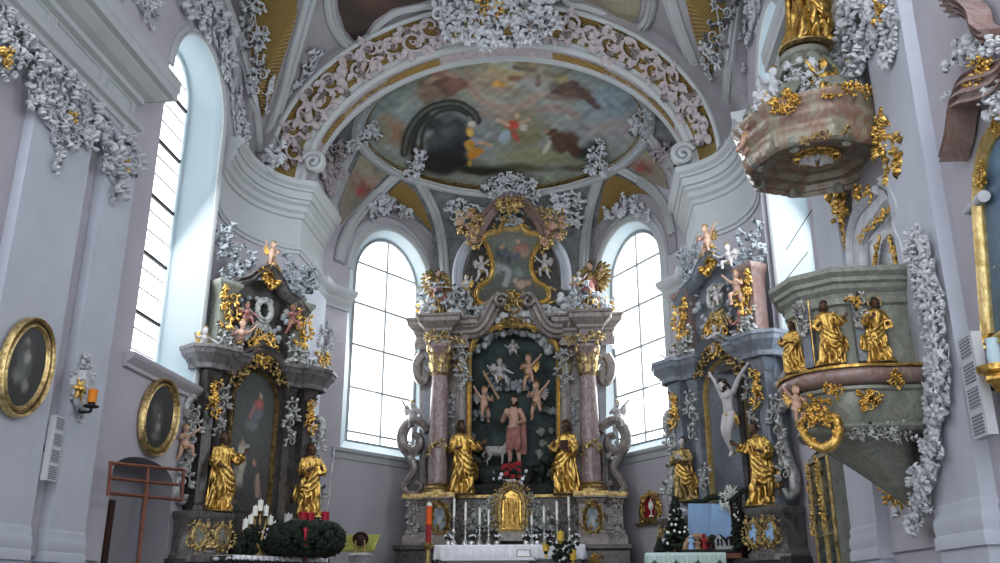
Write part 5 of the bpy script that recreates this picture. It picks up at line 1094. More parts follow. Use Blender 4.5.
    for a, k in ((.36, 1), (1.71, 1)):
        g = MB(); trail_m(g, [(a, 4.6), (a-.03, 4.3), (a+.02, 3.95)], fr, .15, .2, 4, CURLS, 1.4, .08); g.build('console_scroll', M['silver'], al, 180)
    for a in (.16, 2.04):
        g = MB(); carve_m(g, [(a-.10, 4.72), (a+.10, 4.72), (a+.06, 4.3), (a, 4.1), (a-.06, 4.3)], fr, .085, .15, 5, None, 1.5, .14); g.build('gilded_drop', M['gold'], al, 180)
    for sg, a in ((-1, -.10), (1, 2.28)):
        g = MB(); c = [(a, 4.5), (a+.10*sg, 4.42), (a+.12*sg, 4.22), (a, 4.12), (a-.04*sg, 4.25), (a-.02*sg, 3.8), (a+.05*sg, 3.4), (a+.14*sg, 3.15), (a+.12*sg, 2.95), (a, 2.9), (a-.03*sg, 3.02)]; g.tube([fr.w(s, .02, z) for s, z in sp2(c, 4)], [.065+.02*math.sin(i*.3) for i in range(41)], 8, 1.2, fr.n); trail_m(g, [(a, 4.2), (a, 3.7), (a+.08*sg, 3.2)], fr, .2, .2, 4, CURLS, 1.2, .08); g.build('side_volute', M['silver'], al, 180)
    # entablature blocks and crown
    EP = [(-.02, 4.92), (.02, 4.93), (.03, 5.0), (.05, 5.03), (.08, 5.08), (.14, 5.14), (.16, 5.2), (.18, 5.22), (.18, 5.27), (-.02, 5.3)]
    m = MB(); swp(m, [(-.14, -.3), (-.14, .12), (.0, .24), (.30, .24), (.34, .12), (.56, .10), (.56, -.3)], EP); m.build('entablature', st, al, 25)
    m = MB(); swp(m, [(1.55, -.3), (1.55, .10), (1.84, .12), (1.88, .24), (2.2, .24), (2.36, .12), (2.36, -.3)], EP); m.build('entablature', st, al, 25)
    m = MB(); P = [fr.w(s, .02, z) for s, z in sp2([(.42, 5.2), (.62, 5.24), (.80, 5.36), (1.03, 5.44), (1.26, 5.36), (1.44, 5.24), (1.64, 5.2)], 5)]; wframe(m, P if not right else P[::-1], fr.n, .09, .22, None, False); m.build('arched_cornice', st, al)
    g = MB(); trail_m(g, sp2([(.5, 4.86), (.62, 5.06), (.82, 5.22), (1.03, 5.28), (1.24, 5.22), (1.44, 5.06), (1.54, 4.86)], 4), fr, .12, .16, 5, CURLS, 1.6, .08); g.build('gilded_garland', M['gold_dull'], al, 180)
    # upper stage
    m = MB(); m.prism([(.28, 5.25), (1.84, 5.25), (1.70, 5.9), (1.62, 6.3), (1.4, 6.55), (1.05, 6.7), (.70, 6.6), (.5, 6.3), (.40, 5.9)], fr, -.35, -.08); m.build('upper_body', gm, al, 0)
    g = MB(); ovl = [(1.0+.17*math.cos(t), 5.46+.17*math.sin(t)) for t in np.linspace(0, 2*PI, 24)[:-1]]; g.prism(ovl, fr, -.05, .10); o = g.build('oval_tablet', dm, al, 0); g = MB(); wframe(g, [fr.w(a, .10, z) for a, z in ovl], fr.n, .03, .05); trail_m(g, scaled(ovl, 1.2)+[scaled(ovl, 1.2)[0]], fr, .1, .13, 3, CURLS, 1.3, .10); g.build('tablet_frame', M['gold'], o, 180)
    for a, b in ((.16, .40), (1.66, 1.90)):
        m = MB(); c = a if a < 1 else b; sg = 1 if a < 1 else -1
        swp(m, [(a, -.2), (a, .06), (b, .06), (b, -.2)], [(-.02, 5.28), (.04, 5.3), (.04, 5.38), (0, 5.44), (.0, 6.2), (.03, 6.26), (.07, 6.34), (.10, 6.38), (.10, 6.44), (-.02, 6.46)]); o = m.build('upper_pilaster', M['marble_green'] if not right else M['marble_rose'], al)
        g = MB(); carve_m(g, [(a+.0, 6.3), (b, 6.3), (b-.05, 5.6), (a+.05, 5.6)], fr, .13, .16, 6, None, 1.4, .08); g.build('gilded_drop', M['gold'], o, 180)
    m = MB(); P = [fr.w(s, .0, z) for s, z in sp2([(1.02, 6.86), (1.22, 6.72), (1.4, 6.52), (1.62, 6.42), (1.86, 6.22)], 5)]; wframe(m, P if not right else P[::-1], fr.n, .09, .2, None, False)
    P = [fr.w(s, .0, z) for s, z in sp2([(1.0, 6.86), (.80, 6.74), (.62, 6.56), (.42, 6.46)], 5)]; wframe(m, P if right else P[::-1], fr.n, .09, .2, None, False); m.build('curved_gable', st, al)
    # ring of rays
    g = MB(); c = (1.0, 6.12); N_ = 22
    ring = [fr.w(c[0]+.13*math.cos(2*PI*i/N_), .06, c[1]+.16*math.sin(2*PI*i/N_)) for i in range(N_)]; g.tube(ring, [.04+.012*(i % 2) for i in range(N_)], 8, 1, None, False, True)
    for i in range(22): put(g, UNITS[3], fr.w(c[0]+.16*math.cos(2*PI*i/22), .06, c[1]+.19*math.sin(2*PI*i/22)), fr.s, V(0, 0, 1), fr.n, .10, 2*PI*i/22-PI/2, 1)
    o = g.build('wreath_of_glory', M['silver'], al, 180)
    g = MB()
    for i in range(-4, 5): x = .055*i; a0 = fr.w(c[0]+x*.5, .05, c[1]-.2); a1 = fr.w(c[0]+x*1.6, .07, c[1]-.62+.03*abs(i)); g.tube([a0, a1], [.014, .024], 5)
    g.build('ray', M['gold_dull'] if right else M['silver'], al)
    g = MB(); r = random.Random(3)
    for i in range(40): a, z = r.uniform(.5, 1.6), r.uniform(5.55, 6.5); 
    for i in range(30):
        t = r.uniform(0, 2*PI); k = r.uniform(.26, .5); g.blob(fr.w(c[0]+k*math.cos(t), -.02+r.uniform(0, .08), c[1]-.1+k*.9*math.sin(t)), r.uniform(.03, .06), 8, 6)
    g.build('cloud', M['stucco_grey'], al, 180)
    g = MB(); carve_m(g, [(.85, 6.62), (1.2, 6.62), (1.15, 6.95), (.95, 7.0)], fr, .09, .17, 6, None, 1.7, .05); g.build('gilded_bouquet', M['gold'], al, 180)
    g = MB(); carve_m(g, [(.15, 5.35), (.5, 5.35), (.45, 5.6), (.2, 5.7)], fr, .10, .18, 16, None, 1.7, .1); carve_m(g, [(1.5, 5.35), (2.1, 5.35), (1.95, 5.55), (1.6, 5.65)], fr, .10, .18, 17, None, 1.7, .1); g.build('crowning_scrolls', M['silver'], al, 180)
    return al
SAL = side_altar(SL, 'dark marble side altar on the left with arched painting of a white robed figure', False)
SAR = side_altar(SR, 'blue grey marble side altar on the right with crucifix before its picture', True)
# stucco sprays on the pier walls around the side altars
for lb, px in (('left of the left side altar top', [(214, 232), (228, 228), (252, 262), (246, 285), (222, 284)]), ('right of the left side altar top', [(283, 262), (312, 268), (313, 290), (296, 296), (278, 284)]), ('left of the right side altar top', [(683, 250), (712, 245), (712, 275), (696, 300), (684, 292)]), ('right of the right side altar top', [(738, 232), (765, 225), (766, 262), (740, 262)])):
    ornament('stucco_spray', 'bluish white stucco spray of leaves and scrolls %s' % lb, 'stucco', px, SL if 'left side' in lb else SR, 6.0, 9.5, 'stucco_grey', len(lb), 'stucco sprays by the side altars', None, 2.0, -.18)
PI_L = Fr((-5.21, 15.78), (0, 1)); PI_R = Fr((2.07, 17.5), (0, -1))
ornament('stucco_drop', 'grey stucco drop with gold touches on the pier right of the left side altar', 'stucco', [(316, 322), (338, 332), (334, 352), (326, 375), (314, 372)], PI_L, 6, 10, 'stucco', 4, None, [(314, 352), (326, 352), (324, 372), (315, 372)], 1.4)
# altar tables of the side altars, with cloths
def side_table(fr, s0, s1, n0, n1, z, lab, clab, mat, wood):
    t = thing('altar_table', lab, 'altar', fr.w((s0+s1)/2, n1-.1, 1.2)); m = MB(); m.box(fr, s0+.05, s1-.05, n0, n1-.06, 1.2, z-.06); m.build('block', M[wood], t, 0); m = MB(); m.box(fr, s0, s1, n0, n1, z-.06, z); m.build('slab', M[wood], t, 0)
zt_l = SL.sz(280, 557, .9)[1]
side_table(SL, SL.sz(232, 557, .9)[0], SL.sz(330, 557, .9)[0], .38, .9, zt_l, 'dark altar block in front of the left side altar', '', None, 'marble_dark')
cloth(SL, SL.sz(233, 557, .9)[0], SL.sz(328, 557, .9)[0], .42, .9, zt_l, .05, 'altar_cloth', 'narrow white cloth on the left side altar under the candles', 'white_cloth')
# ------------------------------------------------------------------ carved figures
def place(o, fr, px, y_top, y_bot, n, rz=0, k=1.0):
    """stand a unit-height figure on the working plane between two image heights"""
    s, z0 = fr.sz(px, y_bot, n); z1 = fr.sz(px, y_top, n)[1]; p = fr.w(s, n, z0); face = math.atan2(fr.n.x, -fr.n.y); o.location = p; o.scale = ((z1-z0)*k/.985*.92, (z1-z0)*k/.985*.92, (z1-z0)*k/.985); o.rotation_euler = (0, 0, face+rz); return o
def staff(L, r=.008, mat='gold_dull', x=-.2, lean=0, name='staff'):
    def f(root, ax, w):
        m = MB(); m.tube([V(x, -.12, .02), V(x+lean, -.10, L)], r, 7); m.build(name, M[mat], root)
    return f
def halo(root, ax, w):
    m = MB(); c = w(0, .03, .03); m.tube([c+V(.10*math.cos(t), 0, .10*math.sin(t)) for t in np.linspace(0, 2*PI, 24)[:-1]], .006, 6, closed=True); m.build('halo', M['gold'], root)
def book(root, ax, w):
    m = MB(); F_ = Fr((0, 0), (1, 0)); m.box(F_, -.03, .08, .16, .19, .58, .70); m.build('book', M['dark_wood'], root)
a1 = dict(sway=.045, yaw=.35, tilt=.1, nod=-.1, arms=(((-.17, -.03, .60), (-.10, -.17, .60)), ((.17, -.05, .62), (.27, -.13, .68))), side=1, bend=1.1)
a2 = dict(sway=-.045, yaw=-.3, tilt=-.08, nod=.05, arms=(((-.18, -.04, .60), (-.10, -.16, .66)), ((.17, -.04, .58), (.10, -.17, .56))), side=-1, bend=1.1)
a3 = dict(sway=.03, yaw=.15, tilt=.05, arms=(((-.18, -.05, .60), (-.11, -.18, .54)), ((.18, -.05, .63), (.25, -.12, .74))), side=1, bend=1)
a4 = dict(sway=.02, yaw=.2, nod=.1, arms=(((-.17, -.05, .60), (-.06, -.17, .62)), ((.17, -.05, .60), (.10, -.17, .66))), side=-1, bend=.9)
a5 = dict(sway=-.02, yaw=.2, tilt=.15, nod=.1, arms=(((-.17, -.06, .60), (-.03, -.16, .68)), ((.16, -.06, .60), (.0, -.165, .665))), side=1, bend=.6)
a6 = dict(sway=.06, yaw=-.3, nod=-.25, tilt=-.1, hx=-.02, arms=(((-.18, -.05, .66), (-.26, -.15, .74)), ((.18, -.03, .60), (.10, -.16, .62))), side=1, bend=1.2, swing=1)
st1 = statue('saint_statue', 'gilded bearded saint standing left of the niche of the high altar', 'statue', a1, 'gold', 'flesh_dark', 'bearded', 1); place(st1, H, 460, 421, 495, .12, .35)
st2 = statue('saint_statue', 'gilded bearded saint standing right of the niche of the high altar', 'statue', a2, 'gold', 'flesh_dark', 'bearded', 2, None, book); place(st2, H, 568, 421, 495, .12, -.35)
st3 = statue('saint_statue', 'gilded saint with outstretched hand on the left side altar pedestal', 'statue', a3, 'gold', 'flesh_dark', 'bearded', 3); place(st3, SL, 217, 431, 512, .16, -.1)
st4 = statue('saint_statue', 'gold robed dark bearded saint with silver staff, right on the left side altar', 'statue', a4, 'gold', 'flesh_dark', 'bearded', 4, None, staff(.98, .008, 'silver', .26, .06), 'gold'); place(st4, SL, 307, 443, 518, .16, -.4)
st5 = statue('mourning_woman_statue', 'gilded veiled mourning woman statue left of the crucifix on the right side altar', 'statue', a5, 'gold_dull', 'flesh_pale', 'veil', 5, None, None, 'gold'); place(st5, SR, 686, 437, 502, .16, .5)
st6 = statue('saint_statue', 'gilded young saint looking up at the crucifix, on the right side altar pedestal', 'statue', a6, 'gold', 'flesh_dark', 'short', 6); place(st6, SR, 762, 421, 507, .16, .2)
# the baptist group in the niche
def nude(name, label, pose, skin, cloth_mat, cat='statue', hk='bearded', drape=None, seed=0):
    r = random.Random(seed); root = thing(name, label, cat); b = MB(); P = {k: V(*v) for k, v in pose.items() if isinstance(v, tuple)}
    b.tube(smoothpath([P['hip']-V(0, 0, .05), P['hip'], P['waist'], P['chest'], P['neck']], 4), [.06]+[lerp(x, y, t/4) for x, y in ((.082, .088), (.088, .076), (.076, .105), (.105, .045)) for t in range(4)], 14, .68, V(0, 1, 0))
    b.blob(P['chest']+V(-.035, -.045, .01), (.05, .03, .04), 8, 6); b.blob(P['chest']+V(.035, -.045, .01), (.05, .03, .04), 8, 6)
    hc = P['head']; b.tube([P['neck']-V(0, 0, .02), lerp(P['neck'], hc, .6), hc], [.05, .033, .03], 9); Mx, w = head(b, hc, 1, pose.get('yaw', 0), pose.get('tilt', 0), pose.get('nod', 0))
    for s, q in ((-1, 'L'), (1, 'R')):
        sh = P['chest']+V(.105*s, .01, .055); e, h = P['e'+q], P['h'+q]; limb(b, [sh, e, h], [.042, .033, .02]); hand(b, h, h-e, V(0, -1, .2), 1.05, .5)
        hp = P['hip']+V(.05*s, 0, -.02); kn, ft = P['k'+q], P['f'+q]; limb(b, [hp, kn, ft], [.072, .05, .03]); d = P.get('t'+q, V(.01*s, -.085, -.025)); b.tube([ft+V(0, .02, -.01), ft+d*.5-V(0, 0, .0), ft+d], [.03, .027, .014], 8)
    link_mesh('body', remesh(b, .006, 2), M[skin], root); h = MB(); hair(h, w, 1, hk, r); link_mesh('hair', remesh(h, .006, 1), M['hair'], root)
    c = MB(); drape(c, P); link_mesh('drapery', remesh(c, .007, 1), M[cloth_mat], root); return root
def red_drape(c, P):
    for q in range(10):
        z = .50-.018*q; c.tube(smoothpath([V(-.10, .05, z), V(-.09, -.05, z-.01), V(0, -.10-.005*(q % 2), z-.02), V(.10, -.05, z), V(.10, .05, z)], 4), [.018+.006*math.sin(i+q) for i in range(17)], 6)
    for q in range(12):
        x = -.10+.018*q; c.tube(smoothpath([V(x*.9, -.085+.3*abs(x)*.4, .42), V(x, -.10+.2*abs(x)+.008*math.sin(q*2), .28), V(x*1.05+.01*math.sin(q), -.08+.2*abs(x), .14+.06*abs(math.sin(q*.8)))], 4), [.02+.006*math.sin(i*.8+q) for i in range(9)], 6)
    for q in range(5): c.tube(smoothpath([V(.10+.012*q, .0, .74-.02*q), V(.13+.012*q, -.03, .55), V(.13+.014*q, 0, .3), V(.12+.016*q, .02, .12)], 4), [.022]*13, 6)
jp = dict(hip=(0, 0, .50), waist=(.005, -.01, .60), chest=(-.005, 0, .70), neck=(0, .01, .80), head=(.01, -.01, .90), eL=(-.18, -.02, .60), hL=(-.13, -.14, .66), eR=(.17, -.02, .60), hR=(.09, -.15, .56), kL=(-.06, -.05, .28), fL=(-.06, 0, .045), kR=(.06, -.01, .28), fR=(.08, .03, .045), yaw=-.15)
jb = nude('baptist_statue', 'bare chested bearded saint in red drapery standing in the middle of the high altar niche', jp, 'flesh', 'rose', 'statue', 'bearded', red_drape, 3); place(jb, H, 514, 395, 463, -.5)
# rock under him
m = MB(); p = jb.location; m.blob((p.x, p.y, p.z-.30), (.42, .25, .315), 18, 10, lambda d: 1+.12*math.sin(d.x*13+d.z*7)*math.sin(d.y*11-d.z*9)*(d.z < .9)); o = m.build('rock_pedestal', M['rock'], None, 25); tag(centre(o), 'dark rock under the red draped saint in the high altar niche', 'rock')
# lamb
def lamb(label, p, k, rz):
    root = thing('lamb', label, 'lamb statue'); b = MB(); r = random.Random(2)
    b.tube(smoothpath([V(-.32, 0, .44), V(-.2, 0, .47), V(.05, 0, .45), V(.25, 0, .48), V(.34, 0, .52)], 4), [.08]+[.15]*4+[.16]*4+[.17]*4+[.14]*4, 12); b.tube(smoothpath([V(.26, 0, .5), V(.38, 0, .66), V(.42, 0, .76)], 4), [.13, .12, .11, .1, .095, .09, .09, .085, .08], 10); b.tube([V(.38, 0, .78), V(.48, 0, .76), V(.58, 0, .70)], [.085, .075, .04], 10)
    for s in (-1, 1):
        b.tube([V(.40, .06*s, .80), V(.37, .15*s, .77)], [.03, .015], 6); limb(b, [V(.24, .07*s, .4), V(.25, .075*s, .2), V(.24, .075*s, .03)], [.07, .04, .028]); limb(b, [V(-.22, .07*s, .4), V(-.17, .075*s, .26), V(-.27, .075*s, .15), V(-.26, .075*s, .03)], [.085, .05, .035, .028])
    b.tube([V(-.33, 0, .45), V(-.42, 0, .36), V(-.42, 0, .26)], [.045, .045, .03], 7); link_mesh('body', remesh(b, .018, 2), M['lamb'], root)
    f = MB()
    for i in range(120):
        u = r.uniform(-.3, .32); a = r.uniform(-.6, PI+.6); f.blob((u, .155*math.cos(a), .46+.155*math.sin(a)), .035, 6, 4)
    link_mesh('fleece', remesh(f, .016, 1), M['lamb'], root); root.location = p; root.scale = (k,)*3; root.rotation_euler = (0, 0, rz); return root
lamb('white carved lamb standing at the left of the red draped saint', H.hit(495, 465, -.45), .62, .15)
m = MB(); p = H.hit(495, 465, -.45); m.blob((p.x, p.y, p.z-.23), (.38, .2, .235), 16, 9, lambda d: 1+.1*math.sin(d.x*11+d.z*9)); o = m.build('rock_pedestal', M['rock'], None, 25); tag(centre(o), 'dark rock under the carved lamb in the niche', 'rock')
Hf = lambda px, py, n: H.hit(px, py, n)
GP = 'cherubs in the high altar niche'
putto('pink cherub with a long staff at the left of the high altar niche', Hf(484, 406, -.45), .72, .5, 0, 'flesh', 'flesh_pale', 'gold_dull', group=GP)
putto('white cherub at the upper left of the high altar niche', Hf(499, 377, -.5), .70, .3, 2, 'flesh_pale', 'flesh_pale', 'gold_dull', group=GP)
putto('golden robed cherub at the upper right of the high altar niche', Hf(529, 374, -.5), .72, -.3, 1, 'flesh', 'gold', 'gold', group=GP)
putto('pale cherub at the right of the high altar niche', Hf(537, 402, -.45), .76, -.4, 1, 'flesh', 'flesh_pale', 'gold_dull', group=GP)
putto('small cherub under the top of the high altar niche', Hf(513, 351, -.6), .42, 0, 2, 'flesh_pale', 'flesh_pale', 'gold_dull', group=GP)
m = MB(); m.tube([Hf(483, 371, -.4), Hf(499, 399, -.35)], .03, 8); m.tube([Hf(484, 376, -.38), Hf(489, 373, -.38)], .025, 6); o = m.build('cross_staff', M['tan'], None); tag(centre(o), 'long wooden staff held by the pink cherub in the niche', 'staff')
GV = 'cherubs on the side volutes of the high altar'
putto('small dark cherub sitting on the left side volute of the high altar', Hf(412, 418, 0), .62, .4, 0, 'flesh_pale', 'flesh_pale', 'silver', group=GV); putto('small dark cherub sitting on the right side volute of the high altar', Hf(618, 418, 0), .62, -.4, 1, 'flesh_pale', 'flesh_pale', 'silver', group=GV)
GU = 'cherubs beside the upper painting'
putto('grey cherub at the left of the upper high altar painting', Hf(481, 270, -.15), .56, .5, 1, 'flesh_pale', 'flesh_pale', 'gold_dull', group=GU); putto('grey cherub at the right of the upper high altar painting', Hf(545, 268, -.15), .56, -.5, 0, 'flesh_pale', 'flesh_pale', 'gold_dull', group=GU)
# angel groups on the columns: a seated angel with clouds and cherubs
ang = dict(sway=.03, yaw=.3, tilt=.1, arms=(((-.2, -.06, .66), (-.31, -.12, .78)), ((.19, -.05, .60), (.26, -.18, .58))), side=1, bend=1.6, swing=1)
def wings(root, ax, w):
    for s in (-1, 1):
        m = MB()
        for i in range(9):
            a = R(70-17*i); L = .36-.02*abs(i-2); base = V(.05*s, .09, .74-.012*i); d = V(s*math.cos(a), .25, math.sin(a)).normalized(); m.tube(smoothpath([base, base+d*L*.5+V(0, 0, .04), base+d*L], 3), [.02, .035, .04, .043, .04, .03, .012], 6, .35, V(0, 1, 0))
        m.build('wing', M['gold_dull'], root, 60)
an1 = statue('angel_statue', 'winged angel in rose and gold above the left columns of the high altar', 'statue', ang, 'gold_dull', 'flesh', 'short', 11, None, wings, 'rose'); place(an1, H, 437, 270, 316, .05, .4)
an2 = dup(an1, (0, 0, 0), label='winged angel with raised golden wing on top of the right columns of the high altar'); place(an2, H, 592, 262, 317, .05, -.5); an2.scale.x *= -1
GC = 'cherubs on the cornice of the high altar'
for px, py, k, rz, ps, lb in ((422, 314, .55, .5, 2, 'white cherub at the outer left corner of the high altar cornice'), (455, 314, .6, .2, 0, 'white cherub right of the left angel on the high altar cornice'), (466, 288, .5, -.2, 3, 'gold touched cherub leaning above the left columns of the high altar'), (573, 314, .6, -.2, 1, 'white cherub left of the right angel on the high altar cornice'), (608, 313, .6, -.4, 2, 'white cherub at the outer right corner of the high altar cornice'), (577, 284, .5, .2, 3, 'gold touched cherub leaning above the right columns of the high altar')):
    putto(lb, Hf(px, py, .1), k, rz, ps, 'flesh_pale', 'gold', 'gold_dull', group=GC)
for px0, px1, lb in ((415, 470, 'left'), (560, 614, 'right')):
    m = MB(); r = random.Random(px0)
    for i in range(46): x = r.uniform(px0, px1); p = Hf(x, 317-abs(r.gauss(0, 10)), r.uniform(-.25, .15)); m.blob(p, mpp(p)*r.uniform(2.4, 4.6), 8, 6)
    o = m.build('cloud_bank', M['cloud'], None, 180); tag(centre(o), 'bank of white carved clouds on the %s cornice of the high altar' % lb, 'clouds', 'cloud banks on the high altar')
    g = MB(); carve(g, [(px0+4, 312), (px1-4, 312), (px1-10, 290), ((px0+px1)/2, 280), (px0+8, 292)], H, 9, 9, px0, [UNITS[3], UNITS[4], UNITS[0]], 1.6, .2); c = g.build('carved_spray', M['stucco_grey'], None, 180); c.parent = o; c.location = -Vector(o.location)
# crucifix of the right side altar
Xf = lambda px, py, n: SR.hit(px, py, n)
cx = thing('crucifix', 'tall dark wooden cross before the right side altar picture', 'cross', Xf(742, 470, .12)); m = MB(); n_ = .10
c0 = SR.sz(735, 352, n_); c1 = SR.sz(738, 500, n_); cs = SR.sz(735, 365, n_)
m.box(SR, c0[0]-.045, c0[0]+.045, n_-.05, n_, 2.8, c0[1]); m.box(SR, cs[0]-.42, cs[0]+.42, n_-.05, n_+.002, cs[1]-.05, cs[1]+.05); m.build('beam', M['marble_dark'], cx, 0)
def loin(c, P):
    for q in range(6): z = .52-.02*q; c.tube([V(.09*math.cos(t), .065*math.sin(t)-.005, z+.012*math.sin(3*t+q)) for t in np.linspace(0, 2*PI, 22)[:-1]], .016, 6, closed=True)
    for q in range(4): c.tube(smoothpath([V(.09, -.02, .5), V(.13+.01*q, -.04, .45), V(.12+.015*q, -.02, .36)], 4), .016, 6)
cp = dict(hip=(.0, -.02, .50), waist=(.01, -.04, .60), chest=(0, -.03, .71), neck=(0, -.02, .81), head=(-.04, -.06, .875), eL=(-.22, .0, .93), hL=(-.34, .03, 1.05), eR=(.22, .0, .93), hR=(.34, .03, 1.05), kL=(-.025, -.10, .29), fL=(-.012, -.0, .07), kR=(.035, -.10, .28), fR=(.012, -.03, .06), tL=(0, -.06, -.06), tR=(0, -.06, -.06), tilt=-.4, nod=.4, yaw=-.3)
cr = nude('crucified_figure', 'pale crucified figure with golden loincloth hanging on the cross of the right side altar', cp, 'flesh_pale', 'gold', 'statue', 'bearded', loin, 8); place(cr, SR, 734, 374, 457, .19)
# cherubs of the side altars
GL, GR_ = 'cherubs of the left side altar', 'cherubs of the right side altar'
Lf = lambda px, py, n=.12: SL.hit(px, py, n)
for px, py, k, rz, ps, sk, wg, lb in ((238, 340, .60, .6, 3, 'flesh', 'flesh_pale', 'pink cherub leaning on the left cornice of the left side altar'), (272, 257, .46, .8, 0, 'flesh', 'gold', 'cherub with gold wings at the very top of the left side altar'), (292, 321, .48, .8, 1, 'rose', 'flesh_pale', 'reddish cherub right of the silver wreath on the left side altar'), (203, 345, .48, .8, 2, 'flesh_pale', 'gold', 'grey cherub on the far left end of the left side altar cornice'), (246, 318, .42, .7, 2, 'rose', 'flesh_pale', 'reddish cherub left of the silver wreath on the left side altar'), (184, 445, .52, .9, 1, 'flesh', 'flesh_pale', 'cherub on the outer left volute of the left side altar')):
    putto(lb, Lf(px, py), k, rz, ps, sk, wg, 'gold_dull', group=GL)
for px, py, k, rz, ps, sk, wg, lb in ((676, 363, .5, -.6, 2, 'flesh_pale', 'flesh_pale', 'grey cherub at the left end of the right side altar cornice'), (707, 244, .55, -.8, 1, 'flesh', 'gold_dull', 'flying brown cherub above the right side altar'), (738, 292, .58, -.8, 0, 'flesh', 'flesh_pale', 'pink cherub right of the wreath on the right side altar'), (730, 262, .5, -.7, 2, 'flesh_pale', 'flesh_pale', 'pale cherub above the wreath of the right side altar'), (741, 327, .45, -.7, 3, 'rose', 'gold', 'rosy cherub under the wreath of the right side altar'), (716, 300, .4, -.7, 1, 'flesh_pale', 'gold_dull', 'grey cherub left of the wreath on the right side altar'), (716, 342, .5, -.6, 3, 'flesh_pale', 'flesh_pale', 'pale cherub over the cross of the right side altar')):
    putto(lb, Xf(px, py, .12), k, rz, ps, sk, wg, 'gold_dull', group=GR_)
# ------------------------------------------------------------------ pulpit on the right wall
PC = V(2.45, 8.5, 0)
def ZP(z): return 1.6+(z-1.6)*.932 if z > 0 else z
def zp(P): return [(o, ZP(z)) for o, z in P]
def cyl(px, py, Rr, c=PC):
    r = ray(px, py); a = r.x**2+r.y**2; o = CAM-c; b = o.x*r.x+o.y*r.y; q = o.x**2+o.y**2-Rr*Rr; d = max(0, b*b-a*q); return CAM+r*((-b-math.sqrt(d))/a)
class Cyl:
    def __init__(s, c, R_): s.c, s.R = c, R_
    def hit(s, px, py, n=0): return cyl(px, py, s.R+n, s.c)
    def basis(s, p): n = V(p.x-s.c.x, p.y-s.c.y, 0).normalized(); return V(-n.y, n.x, 0), V(0, 0, 1), n
def ring_path(c, R_, a0=-20, a1=200, n=8, rot=0):     # walked so that outward is on the right
    out = []
    for i in range(n+1):
        a = R(90+rot+lerp(a0, a1, i/n)); out.append((c.x+R_*math.cos(a), c.y+R_*math.sin(a)))
    return out
pu = thing('pulpit', 'green and rose marble pulpit with gilded ornament, bracketed on the right wall', 'pulpit', V(2.9, 8.6, 2.2))
rp = ring_path(PC, .50, -15, 195, 6); rp = [(3.02, rp[0][1])]+rp+[(3.02, rp[-1][1])]
def brk(P, k):                                         # facets with projecting corners
    return P
m = MB(); m.sweep(rp, zp([(-.3, 3.62), (0, 3.62), (0, 4.22), (.03, 4.24), (.03, 4.30), (-.3, 4.3)])); m.build('parapet', M['marble_green'], pu, 20)
m = MB(); m.sweep(rp, zp([(-.3, 4.3), (.02, 4.3), (.03, 4.34), (.07, 4.38), (.08, 4.42), (.11, 4.44), (.11, 4.48), (.15, 4.52), (.15, 4.57), (-.3, 4.57)])); m.build('handrail_cornice', M['marble_green'], pu, 20)
sp_ = ring_path(PC, .50, -15, 195, 28); sp_ = [(3.02, sp_[0][1])]+sp_+[(3.02, sp_[-1][1])]
m = MB(); m.sweep(sp_, zp([(-.3, 3.44), (.04, 3.44), (.11, 3.47), (.145, 3.52), (.135, 3.58), (.08, 3.615), (-.3, 3.62)])); m.build('ledge', M['marble_rose'], pu, 60)
m = MB(); m.sweep(sp_, zp([(.085, 3.605), (.155, 3.59), (.16, 3.615), (.09, 3.635)])); m.build('gilded_edge', M['gold'], pu)
m = MB(); m.sweep(sp_, zp([(-.3, 3.1), (-.04, 3.1), (.0, 3.16), (.04, 3.28), (.05, 3.38), (.08, 3.40), (.08, 3.43), (-.3, 3.44)])); m.sweep(sp_, zp([(-.3, 3.02), (.0, 3.03), (.03, 3.07), (.0, 3.11), (-.3, 3.12)])); m.build('bowl', M['marble_green'], pu, 50)
m = MB(); rings = []
for i in range(9):
    t = i/8; z = ZP(lerp(3.05, 2.42, t)); k = lerp(.50, .07, t**.8); c = PC.lerp(V(2.93, 8.72, 0), t**.9); rings.append([V(min(3.02, c.x+k*math.cos(a)*(1+.05*math.cos(6*a))), c.y+k*math.sin(a)*(1+.05*math.cos(6*a)), z) for a in np.linspace(0, 2*PI, 40)[:-1]])
m.loft(rings); m.build('tapering_console', M['marble_green'], pu, 60)
CY = Cyl(PC, .52)
m = MB(); carve(m, [(850, 430), (912, 425), (910, 436), (896, 440), (880, 436), (856, 440)], CY, 5, 8, 3, CURLS, 1.3, -.02); m.build('scroll_fringe', M['silver'], pu, 180)
for nm, pts, n, st, sz in (('gilded_mask', [(848, 298), (862, 298), (860, 308), (850, 308)], .08, 4.5, 7), ('gilded_spray', [(858, 392), (876, 392), (876, 408), (860, 410)], .06, 5, 8), ('gilded_spray', [(826, 388), (842, 388), (840, 398), (828, 398)], .12, 5, 8), ('gilded_spray', [(888, 376), (904, 376), (902, 390), (890, 388)], .14, 5, 8), ('gilded_spray', [(806, 404), (830, 400), (828, 416), (812, 420)], .10, 5, 9)):
    m = MB(); carve(m, pts, CY, st, sz, 3, None, 1.6, n); m.build(nm, M['gold'], pu, 180)
m = MB(); carve(m, [(888, 482), (898, 480), (912, 500), (906, 512), (896, 500)], WR, 5, 10, 3, None, 1.6, .12); trail(m, [(876, 470), (884, 478), (892, 486)], WR, 5, 9, 4, None, 1.5, .22); m.build('gilded_pendant', M['gold'], pu, 180)
m = MB(); c = [(811, 424), (806, 418), (802, 424), (805, 435), (813, 444), (824, 448), (834, 443), (839, 431), (836, 419), (829, 416), (826, 423), (831, 427)]
